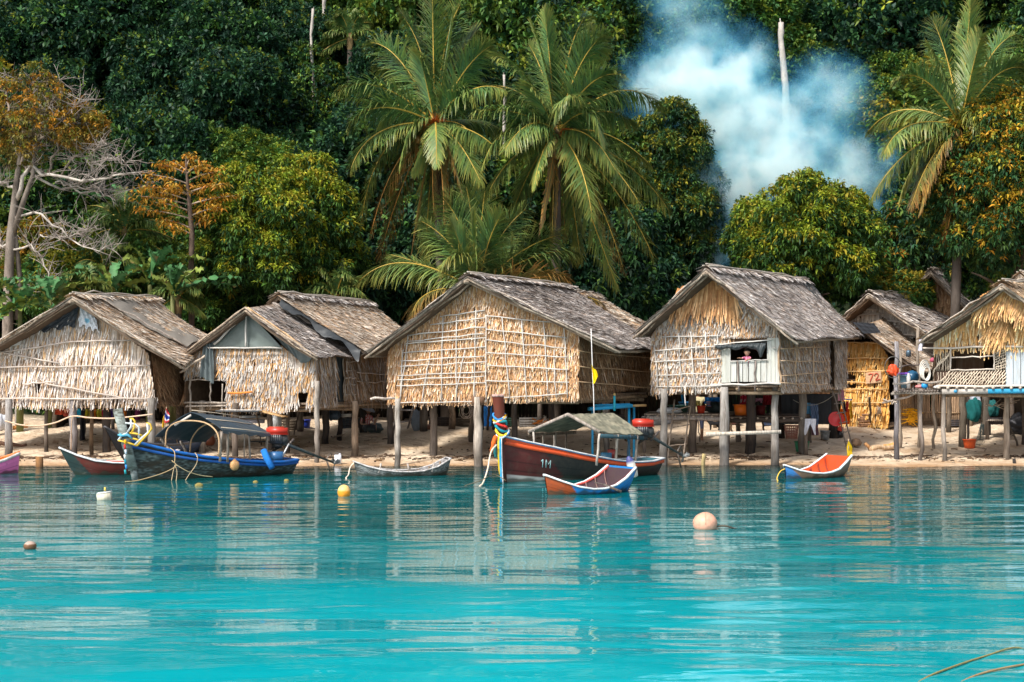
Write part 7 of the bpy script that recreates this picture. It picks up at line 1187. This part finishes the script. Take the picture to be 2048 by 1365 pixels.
for i, (px, py, c_, lab) in enumerate(((448, 862, (.05, .05, .06), 'dark jerry can at the back of the second hut, left of the white board'), (585, 861, (.09, .07, .05), 'brown crate beyond the white board under the second hut'), (700, 858, (.04, .05, .06), 'dark crate behind the seated person'), (880, 852, (.06, .05, .045), 'low dark crate at the back of the lattice hut, left of centre'), (925, 852, (.10, .08, .06), 'brown crate under the hanging rope coil'), (1010, 853, (.05, .12, .09), 'dull green crate behind the prow ribbons'), (1058, 855, (.16, .15, .14), 'grey crate behind the left eave of the grey mat canopy'), (1240, 853, (.06, .05, .05), 'dark crate behind the blue rack'), (1460, 850, (.10, .04, .03), 'maroon crate on the sand behind the work platform'), (1545, 852, (.03, .05, .10), 'navy crate behind the laundry basket'), (1860, 851, (.20, .14, .09), 'tan crate against the cane fence'), (1905, 853, (.06, .06, .07), 'dark crate at the right end of the cane fence'))):
    p_ = PS(px, py); w0 = .22+.12*R.rand(); h0 = .2+.18*R.rand(); t = thing('crate', lab, 'crate', p_, 'crates and cans in the shade under the huts'); mb = MB()
    for k in range(4): beam(mb, p_+A(-w0, -.14, h0*(k+.5)/4), p_+A(w0, -.14, h0*(k+.5)/4), .02, h0/4*.8, np.asarray(c_)*(.8+.4*R.rand())); beam(mb, p_+A(w0, -.14, h0*(k+.5)/4), p_+A(w0, .2, h0*(k+.5)/4), .02, h0/4*.8, np.asarray(c_)*.9)
    for x_ in (-w0, w0): beam(mb, p_+A(x_, -.13, 0), p_+A(x_, -.13, h0), .03, .03, np.asarray(c_)*1.3)
    beam(mb, p_+A(-w0, .03, .02), p_+A(w0, .03, .02), .32, .02, np.asarray(c_)); beam(mb, p_+A(-w0, .2, h0/2), p_+A(w0, .2, h0/2), .02, h0, np.asarray(c_)*.8); mb.build('slats', M['wood'], t)
def lean(lab, a, b_, r, col): mb = MB(); pole(mb, a, b_, r, A(*col), 8, .012); tagged(mb, 'prop_pole', 'wood', lab, 'pole', group='loose poles under the huts')
for (px, py, tx, ty, tY, r, col, lab) in ((523, 892, 512, 818, 41.6, .022, (.2, .16, .12), 'thin prop behind the engine of the blue gunwale boat'), (588, 870, 600, 812, 43.5, .02, (.14, .11, .09), 'thin prop leaning left of the royal blue basin'), (663, 876, 690, 868, 43, .025, (.3, .25, .2), 'pole lying slanted on the sand behind the two dark stilts'), (905, 858, 898, 812, 46, .03, (.16, .12, .09), 'thin prop behind the slender stilts of the lattice hut'), (975, 862, 980, 812, 45, .04, (.10, .08, .07), 'dark prop in front of the bright blue tarpaulin'), (1400, 884, 1396, 838, 42.5, .014, (.14, .10, .08), 'thin dark stick below the red bucket'), (1530, 870, 1524, 838, 44.5, .03, (.10, .07, .06), 'short dark prop left of the laundry basket'), (1462, 861, 1462, 838, 45, .035, (.22, .16, .12), 'short brown prop under the orange bucket'), (1960, 880, 1966, 800, 43, .02, (.12, .10, .08), 'thin prop beside the hanging net'), (2035, 892, 2010, 830, 43, .03, (.1, .08, .06), 'slanting dark prop near the right edge')): lean(lab, PS(px, py), P(tx, ty, tY), r, col)
# ---------------------------------------------------------------- people and a dog
def figure(name, label, joints, radii, edges, smoothlv=2, mat='skin', col=A(.3, .16, .1), parent=None, cat='person', base=None):
    me = bpy.data.meshes.new(name); b0 = np.asarray(base if base is not None else joints[0], float)
    if parent is not None: b0 = BASE[parent.name]
    me.from_pydata([tuple(np.asarray(j, float)-b0) for j in joints], edges, []); o = bpy.data.objects.new(name, me); sc.collection.objects.link(o)
    sk = o.modifiers.new('skin', 'SKIN'); sk.use_smooth_shade = True
    for v, r in zip(me.skin_vertices[0].data, radii): v.radius = (r, r) if not hasattr(r, '__len__') else r; v.use_root = False
    me.skin_vertices[0].data[0].use_root = True
    ss = o.modifiers.new('sub', 'SUBSURF'); ss.levels = smoothlv; ss.render_levels = smoothlv
    dg = bpy.context.evaluated_depsgraph_get(); em = bpy.data.meshes.new_from_object(o.evaluated_get(dg)); o.modifiers.clear(); o.data = em; em.name = name
    at_ = em.color_attributes.new('Col', 'FLOAT_COLOR', 'POINT'); at_.data.foreach_set('color', np.tile(np.append(col, 1), len(em.vertices)).astype(np.float32)); em.materials.clear(); em.materials.append(M[mat])
    if parent is not None: o.parent = parent
    else: o.location = b0; BASE[o.name] = b0; tag(o, label, cat)
    return o
def recol(o, fn):
    me = o.data; n = len(me.vertices); co = np.zeros(n*3, np.float32); me.vertices.foreach_get('co', co); c = fn(co.reshape(-1, 3)+BASE.get(o.name, BASE[o.parent.name] if o.parent else 0)); me.color_attributes['Col'].data.foreach_set('color', np.concatenate([c, np.ones((n, 1))], 1).astype(np.float32).ravel())
def hand(t_or_pts, wrist, d, up, s, J, Rr, E, i0):
    """palm and five unequal bent fingers, appended to joint lists; i0 = wrist index"""
    d = nrm(d); up = nrm(up); sd = nrm(np.cross(d, up)); palm = wrist+d*.045*s; J.append(palm); Rr.append((.028*s, .016*s)); E.append((i0, len(J)-1)); pi_ = len(J)-1
    for k, (o_, ln) in enumerate(((-.027, .050), (-.009, .060), (.009, .056), (.026, .044))):
        b_ = palm+sd*o_*s+d*.022*s; m = b_+(d*.8-up*.25)*ln*.5*s; e = m+(d*.45-up*.8)*ln*.5*s; n = len(J); J += [b_, m, e]; Rr += [.0088*s, .0082*s, .0065*s]; E += [(pi_, n), (n, n+1), (n+1, n+2)]
    b_ = palm-sd*.034*s-d*.012*s; e = b_+nrm(d*.7-sd*.7)*.034*s; n = len(J); J += [b_, e]; Rr += [.010*s, .0075*s]; E += [(pi_, n), (n, n+1)]
def head(t, c, r, face, hair=(.012, .010, .009), skin=(.36, .20, .13), hairdown=.2):
    """skull with brow, nose, mouth, ears and hair; face = direction looked at"""
    f = nrm(face); s = nrm(np.cross(f, (0, 0, 1))); u = np.cross(s, f); mb = MB()
    def fn(U, V):
        a = U*2*np.pi; e = (V-.5)*np.pi; x = np.cos(a)*np.cos(e); y = np.sin(a)*np.cos(e); z = np.sin(e)     # y = forward
        w_ = np.where(z < 0, 1-.28*(-z)**1.3, 1); nose = .20*np.exp(-(x/.13)**2-((z+.08)/.20)**2)*(y > 0); chin = .08*np.exp(-(x/.3)**2-((z+.75)/.2)**2)*(y > 0); eye = -.07*(np.exp(-((np.abs(x)-.34)/.14)**2-((z-.10)/.10)**2))*(y > 0)
        return c+r*(s*(x*w_*.86)[:, None]+f*(y*.98+nose+chin+eye)[:, None]+u*(z*1.18)[:, None])
    def colf(U, V):
        a = U*2*np.pi; e = (V-.5)*np.pi; x = np.cos(a)*np.cos(e); y = np.sin(a)*np.cos(e); z = np.sin(e); cc = np.repeat(A(*skin)[None], len(U), 0)
        cc = np.where(((np.abs(np.abs(x)-.34) < .12) & (np.abs(z-.10) < .06) & (y > 0))[:, None], A(.03, .02, .018), cc); return np.where(((np.abs(x) < .24) & (np.abs(z+.48) < .05) & (y > 0))[:, None], A(.32, .07, .06), cc)
    grid(mb, fn, 41, 31, colf)
    for sg in (-1, 1): lathe(mb, c+s*sg*r*.88-u*r*.05, [(0, -.03*r), (.16*r, 0), (.2*r, .08*r), (.1*r, .12*r), (0, .1*r)], A(*skin), 10, axis=s*sg+f*.2)
    hd = mb.build('head', M['skin'], t, smooth=True); mb = MB()
    def fh(U, V): a = U*2*np.pi; e = (V*.62+.38-.5)*np.pi; x = np.cos(a)*np.cos(e); y = np.sin(a)*np.cos(e); z = np.sin(e); k = 1.07+.03*np.sin(a*9); lo = np.where(y > .1, .30, -hairdown); z = np.maximum(z, lo+0*z); q = np.sqrt(np.maximum(1-z*z, 0))/np.maximum(np.sqrt(x*x+y*y), 1e-3); return c+r*k[:, None]*(s*(x*q*.88)[:, None]+f*(y*q-.03)[:, None]+u*(z*1.18+.03)[:, None])
    grid(mb, fh, 36, 14, A(*hair)); mb.build('hair', M['cloth'], t, smooth=True); return hd
SK = A(.40, .22, .14)
# child at the window
pf4 = Plane(xy(1303, 40.2), xy(1560, 38.8)); n4 = pf4.n; U4 = pf4.U; sill = pf4.at(1493, 722, .04); Z_ = A(0, 0, 1)
t = thing('person', 'small child in a pink top leaning on the sill of the white board window', 'person', sill-n4*.12)
ch = sill-n4*.09+A(0, 0, .065); hip = ch-n4*.14-Z_*.26; chest = ch-Z_*.01; neck = ch+Z_*.075; ls, rs_ = ch-U4*.075+Z_*.03, ch+U4*.075+Z_*.03
J = [hip, ch-Z_*.1-n4*.03, chest, neck, ls, rs_, ls-U4*.055+n4*.08-Z_*.035, ls-U4*.10+n4*.15-Z_*.02, rs_+U4*.03+n4*.10-Z_*.05, ch+U4*.01+n4*.16-Z_*.045]
Rr = [.055, .06, .062, .022, .030, .030, .021, .016, .021, .016]; E = [(0, 1), (1, 2), (2, 3), (2, 4), (2, 5), (4, 6), (6, 7), (5, 8), (8, 9)]
hand(None, J[7], -U4*.6+n4*.5, Z_, .55, J, Rr, E, 7); hand(None, J[9], n4*.6-Z_*.5-U4*.2, n4*.5+Z_, .55, J, Rr, E, 9)
o = figure('body', '', J, Rr, E, 2, parent=t, col=SK); recol(o, lambda co: np.where((np.sum((co-ch)*n4, 1) < .085)[:, None] & (co[:, 2] < neck[2]-.015)[:, None], np.where((np.sin(co[:, 0:1]*140) > .55), A(.75, .55, .65), A(.72, .07, .22)), SK))
head(t, ch+Z_*.16+n4*.03, .085, n4*.9-U4*.1-Z_*.05, skin=(.52, .29, .20))
# person seated under the second hut
g0 = PS(738, 866); t = thing('person', 'seated person in a red striped top and grey sun hat under the second hut', 'person', g0)
hp = g0+A(-.08, 0, .14); J = [hp, hp+A(.02, 0, .16), hp+A(.03, -.02, .34), hp+A(.05, -.03, .44), hp+A(-.12, -.02, .36), hp+A(.16, -.04, .34), hp+A(-.15, -.18, .16), hp+A(.0, -.30, .08), hp+A(.26, -.12, .14), hp+A(.36, -.22, .36), hp+A(-.08, -.05, -.02), hp+A(.02, -.38, .14), hp+A(.0, -.36, -.10), hp+A(.10, -.03, -.02), hp+A(.30, -.34, .12), hp+A(.30, -.34, -.10)]
Rr = [.10, .09, .10, .04, .05, .05, .036, .026, .036, .025, .07, .055, .035, .07, .055, .035]; E = [(0, 1), (1, 2), (2, 3), (2, 4), (2, 5), (4, 6), (6, 7), (5, 8), (8, 9), (0, 10), (10, 11), (11, 12), (0, 13), (13, 14), (14, 15)]
hand(None, J[9], A(.15, -.05, .2), A(0, -1, .1), 1.0, J, Rr, E, 9); hand(None, J[7], A(.2, -.1, -.05), A(0, 0, 1), 1.0, J, Rr, E, 7)
o = figure('body', '', J, Rr, E, 2, parent=t, col=SK); recol(o, lambda co: np.where((co[:, 2] > hp[2]+.05)[:, None] & (np.abs(co[:, 0]-hp[0]-.03) < .20)[:, None] & (co[:, 1] > hp[1]-.17)[:, None], np.where(np.sin(co[:, 0:1]*90) > .2, A(.6, .55, .55), A(.45, .05, .04)), np.where((co[:, 2] < hp[2]+.12)[:, None] & (co[:, 0] < hp[0]+.4)[:, None] & (co[:, 0] < hp[0]+.33)[:, None], A(.05, .06, .07), A(.45, .27, .18))))
head(t, hp+A(.07, -.05, .56), .105, A(.6, -.6, -.25)); mb = MB(); lathe(mb, hp+A(.06, -.05, .60), [(.24, -.03), (.17, .02), (.11, .04), (.10, .10), (.05, .14), (0, .15)], A(.30, .31, .33), 18, axis=(.35, -.15, 1)); mb.build('hat', M['cloth'], t)
# person in a yellow shirt behind the platform
g0 = A(*xy(1397, 44.4), float(ground(*xy(1397, 44.4)))); t = thing('person', 'person in a pale yellow shirt standing behind the red bucket', 'person', g0); h = A(g0[0], g0[1], g0[2]+.78)
J = [h, h+A(0, 0, .2), h+A(0, 0, .42), h+A(0, -.01, .53), h+A(-.17, 0, .44), h+A(.17, 0, .44), h+A(-.22, -.06, .18), h+A(-.20, -.22, .05), h+A(.24, -.08, .25), h+A(.42, -.20, .30), h+A(-.09, 0, -.05), h+A(-.10, -.01, -.40), h+A(-.10, .02, -.74), h+A(.09, 0, -.05), h+A(.10, -.02, -.40), h+A(.10, .0, -.74), h+A(-.10, -.13, -.76), h+A(.10, -.15, -.76)]
Rr = [.115, .105, .115, .045, .058, .058, .04, .03, .04, .03, .085, .06, .04, .085, .06, .04, .03, .03]; E = [(0, 1), (1, 2), (2, 3), (2, 4), (2, 5), (4, 6), (6, 7), (5, 8), (8, 9), (0, 10), (10, 11), (11, 12), (0, 13), (13, 14), (14, 15), (12, 16), (15, 17)]
hand(None, J[9], A(.2, -.1, .02), A(0, 0, 1), 1.0, J, Rr, E, 9); hand(None, J[7], A(.05, -.2, -.05), A(0, 0, 1), 1.0, J, Rr, E, 7)
o = figure('body', '', J, Rr, E, 2, parent=t, col=SK); recol(o, lambda co: np.where((co[:, 2] < h[2]-.02)[:, None] & (co[:, 2] > h[2]-.45)[:, None] & (np.abs(co[:, 0]-h[0]) < .19)[:, None], A(.06, .07, .12), np.where((co[:, 2] > h[2]-.06)[:, None] & (co[:, 2] < h[2]+.50)[:, None] & (np.abs(co[:, 0]-h[0]) < .235)[:, None] & (co[:, 1] > h[1]-.12)[:, None], A(.66, .58, .34), SK)))
head(t, h+A(0, -.02, .66), .11, A(.3, -1, -.2))
# black dog
g0 = PS(1428, 861); t = thing('dog', 'small black dog standing on the sand under the work platform', 'dog', g0); z = .22
J = [g0+A(.10, 0, z), g0+A(0, 0, z-.005), g0+A(-.11, 0, z+.01), g0+A(-.17, 0, z+.06), g0+A(-.21, -.01, z+.09), g0+A(-.27, -.01, z+.07), g0+A(-.12, -.045, z-.05), g0+A(-.125, -.045, .11), g0+A(-.12, -.045, .02), g0+A(-.145, -.045, .01), g0+A(-.10, .045, z-.05), g0+A(-.08, .045, .11), g0+A(-.09, .045, .02), g0+A(-.115, .045, .01),
     g0+A(.12, -.045, z-.05), g0+A(.10, -.045, .13), g0+A(.145, -.045, .08), g0+A(.13, -.045, .01), g0+A(.13, .045, z-.05), g0+A(.14, .045, .13), g0+A(.18, .045, .08), g0+A(.17, .045, .01), g0+A(.17, 0, z+.04), g0+A(.23, 0, z+.10), g0+A(-.205, -.025, z+.135), g0+A(-.205, .02, z+.135), g0+A(.11, -.045, .01), g0+A(.15, .045, .01)]
Rr = [.058, .052, .072, .042, .043, .022, .030, .016, .013, .012, .030, .016, .013, .012, .036, .02, .014, .013, .036, .02, .014, .013, .014, .009, .012, .012, .012, .012]
E = [(0, 1), (1, 2), (2, 3), (3, 4), (4, 5), (2, 6), (6, 7), (7, 8), (8, 9), (2, 10), (10, 11), (11, 12), (12, 13), (0, 14), (14, 15), (15, 16), (16, 17), (0, 18), (18, 19), (19, 20), (20, 21), (0, 22), (22, 23), (4, 24), (4, 25), (17, 26), (21, 27)]
o = figure('body', '', J, Rr, E, 2, parent=t, col=A(.02, .02, .022), mat='cloth'); recol(o, lambda co: np.where((co[:, 0] < g0[0]-.235)[:, None], A(.4, .22, .14), A(.018, .018, .02)))
# ---------------------------------------------------------------- smoke of a cooking fire drifting up in front of the slope
m = bpy.data.materials.new('smoke'); m.use_nodes = True; N = m.node_tree.nodes; L = m.node_tree.links; N.remove(N['Principled BSDF'])
pv = N.new('ShaderNodeVolumePrincipled'); pv.inputs['Color'].default_value = (.52, .85, 1.0, 1); pv.inputs['Anisotropy'].default_value = -.35; pv.inputs['Absorption Color'].default_value = (.1, .5, .85, 1)
tc = N.new('ShaderNodeTexCoord')
# plume axis: a chain of soft puffs in object space
PUFF = [(1418, 480, 58, .9, .8), (1405, 430, 58, 1.0, .7), (1572, 235, 60.6, 1.0, .8), (1650, 170, 61, 1.5, .5), (1560, 190, 61.5, 1.3, .35), (1740, 330, 60.5, 1.3, .5), (1690, 405, 60.5, 1.7, .7), (1600, 410, 60.5, 1.8, .9), (1400, 350, 57.5, 1.2, .8), (1385, 420, 57.5, .9, .6), (1560, 300, 60.5, 2.0, .9), (1425, 515, 58.5, 1.0, 1.0), (1440, 440, 59, 1.3, .8), (1450, 370, 59.5, 1.7, 1.1), (1520, 350, 60, 2.0, 1.1), (1620, 340, 60.5, 2.2, .8), (1700, 350, 61, 1.7, .6), (1500, 260, 60.5, 1.9, 1.5), (1430, 200, 61, 2.3, 1.9), (1350, 160, 61.5, 2.1, 1.3), (1300, 150, 61.5, 1.3, .9), (1480, 150, 61.5, 1.9, .9), (1400, 70, 62, 1.6, .5), (1360, 10, 62, 1.5, .55), (1340, -60, 62, 1.5, .5), (1600, 230, 61.5, 2.2, .55), (1680, 180, 62, 1.5, .4), (1270, 250, 60.5, 1.0, .3), (1720, 260, 61.5, 1.5, .3), (1745, 440, 61, 1.2, .35), (1290, 330, 60, .8, .0)]
nz = N.new('ShaderNodeTexNoise'); nz.inputs['Scale'].default_value = .6; nz.inputs['Detail'].default_value = 5; nz.inputs['Roughness'].default_value = .68; L.new(tc.outputs['Object'], nz.inputs[0])
dis = N.new('ShaderNodeVectorMath'); dis.operation = 'MULTIPLY_ADD'; L.new(nz.outputs['Color'], dis.inputs[0]); dis.inputs[1].default_value = (2.9, 2.9, 2.9); of = N.new('ShaderNodeVectorMath'); of.operation = 'SUBTRACT'; L.new(tc.outputs['Object'], of.inputs[0]); of.inputs[1].default_value = (1.45, 1.45, 1.45); L.new(of.outputs[0], dis.inputs[2])
base = P(1425, 515, 58.5); base[2] = 0; acc = None
for (x, y, Y, r, k) in PUFF:
    if k == 0: continue
    c = P(x, y, Y)-base; d = N.new('ShaderNodeVectorMath'); d.operation = 'DISTANCE'; L.new(dis.outputs[0], d.inputs[0]); d.inputs[1].default_value = tuple(c)
    mr = N.new('ShaderNodeMapRange'); mr.interpolation_type = 'SMOOTHERSTEP'; mr.inputs[1].default_value = 0; mr.inputs[2].default_value = r*1.25; mr.inputs[3].default_value = k; mr.inputs[4].default_value = 0; L.new(d.outputs['Value'], mr.inputs[0])
    if acc is None: acc = mr.outputs[0]
    else: a_ = N.new('ShaderNodeMath'); a_.operation = 'ADD'; L.new(acc, a_.inputs[0]); L.new(mr.outputs[0], a_.inputs[1]); acc = a_.outputs[0]
n2 = N.new('ShaderNodeTexNoise'); n2.inputs['Scale'].default_value = .8; n2.inputs['Detail'].default_value = 4; L.new(tc.outputs['Object'], n2.inputs[0]); m2 = N.new('ShaderNodeMapRange'); m2.inputs[1].default_value = .35; m2.inputs[2].default_value = .65; m2.inputs[3].default_value = .12; m2.inputs[4].default_value = 1.9; L.new(n2.outputs[0], m2.inputs[0])
mu = N.new('ShaderNodeMath'); mu.operation = 'MULTIPLY'; L.new(acc, mu.inputs[0]); L.new(m2.outputs[0], mu.inputs[1]); ms = N.new('ShaderNodeMath'); ms.operation = 'MULTIPLY'; L.new(mu.outputs[0], ms.inputs[0]); ms.inputs[1].default_value = .55
cr = N.new('ShaderNodeValToRGB'); cr.color_ramp.elements[0].position = .05; cr.color_ramp.elements[0].color = (.10, .50, .92, 1); cr.color_ramp.elements[1].position = .75; cr.color_ramp.elements[1].color = (.88, .97, 1, 1); e_ = cr.color_ramp.elements.new(.3); e_.color = (.38, .78, 1, 1)
L.new(ms.outputs[0], cr.inputs[0]); L.new(cr.outputs[0], pv.inputs['Color'])
L.new(ms.outputs[0], pv.inputs['Density']); L.new(pv.outputs[0], N['Material Output'].inputs['Volume'])
# a closed lumpy skin that follows the plume
mb = MB(); a, b_ = P(1220, 560, 57)-base, P(1800, -110, 65)-base
lo = np.minimum(a, b_); hi = np.maximum(a, b_); lo[2] = 4; hi[2] = P(0, -100, 62)[2]; lo[1] = -3.5; hi[1] = 6.5; c = (lo+hi)/2+base
def f_(u, v):
    q = np.zeros((len(u), 3)); ang = u*2*np.pi; z = lo[2]+(hi[2]-lo[2])*v; py = HY-(z+base[2]-HC)*F/61
    xl = np.interp(py, [-100, 50, 130, 260, 330, 520, 620], [1270, 1215, 1170, 1200, 1280, 1330, 1400]); xr = np.interp(py, [-100, 50, 130, 260, 330, 470, 560, 620], [1440, 1530, 1790, 1850, 1850, 1840, 1560, 1440])
    cx = (xl+xr)/2; hw = (xr-xl)/2; k = np.where((v < .001) | (v > .999), .02, 1.0); X = (cx+hw*k*np.cos(ang)-CX)/F*61; Yy = 61+3.8*k*np.sin(ang); return np.stack([X, Yy, z], 1)
grid(mb, f_, 33, 20, A(.5, .5, .5)); o = mb.build('smoke', m, loc=base); tag(o, 'blue white smoke plume drifting up between the palms and the mango trees', 'smoke', kind='stuff')
m.cycles.volume_step_rate = 1.0 if hasattr(m, 'cycles') and hasattr(m.cycles, 'volume_step_rate') else 1.0
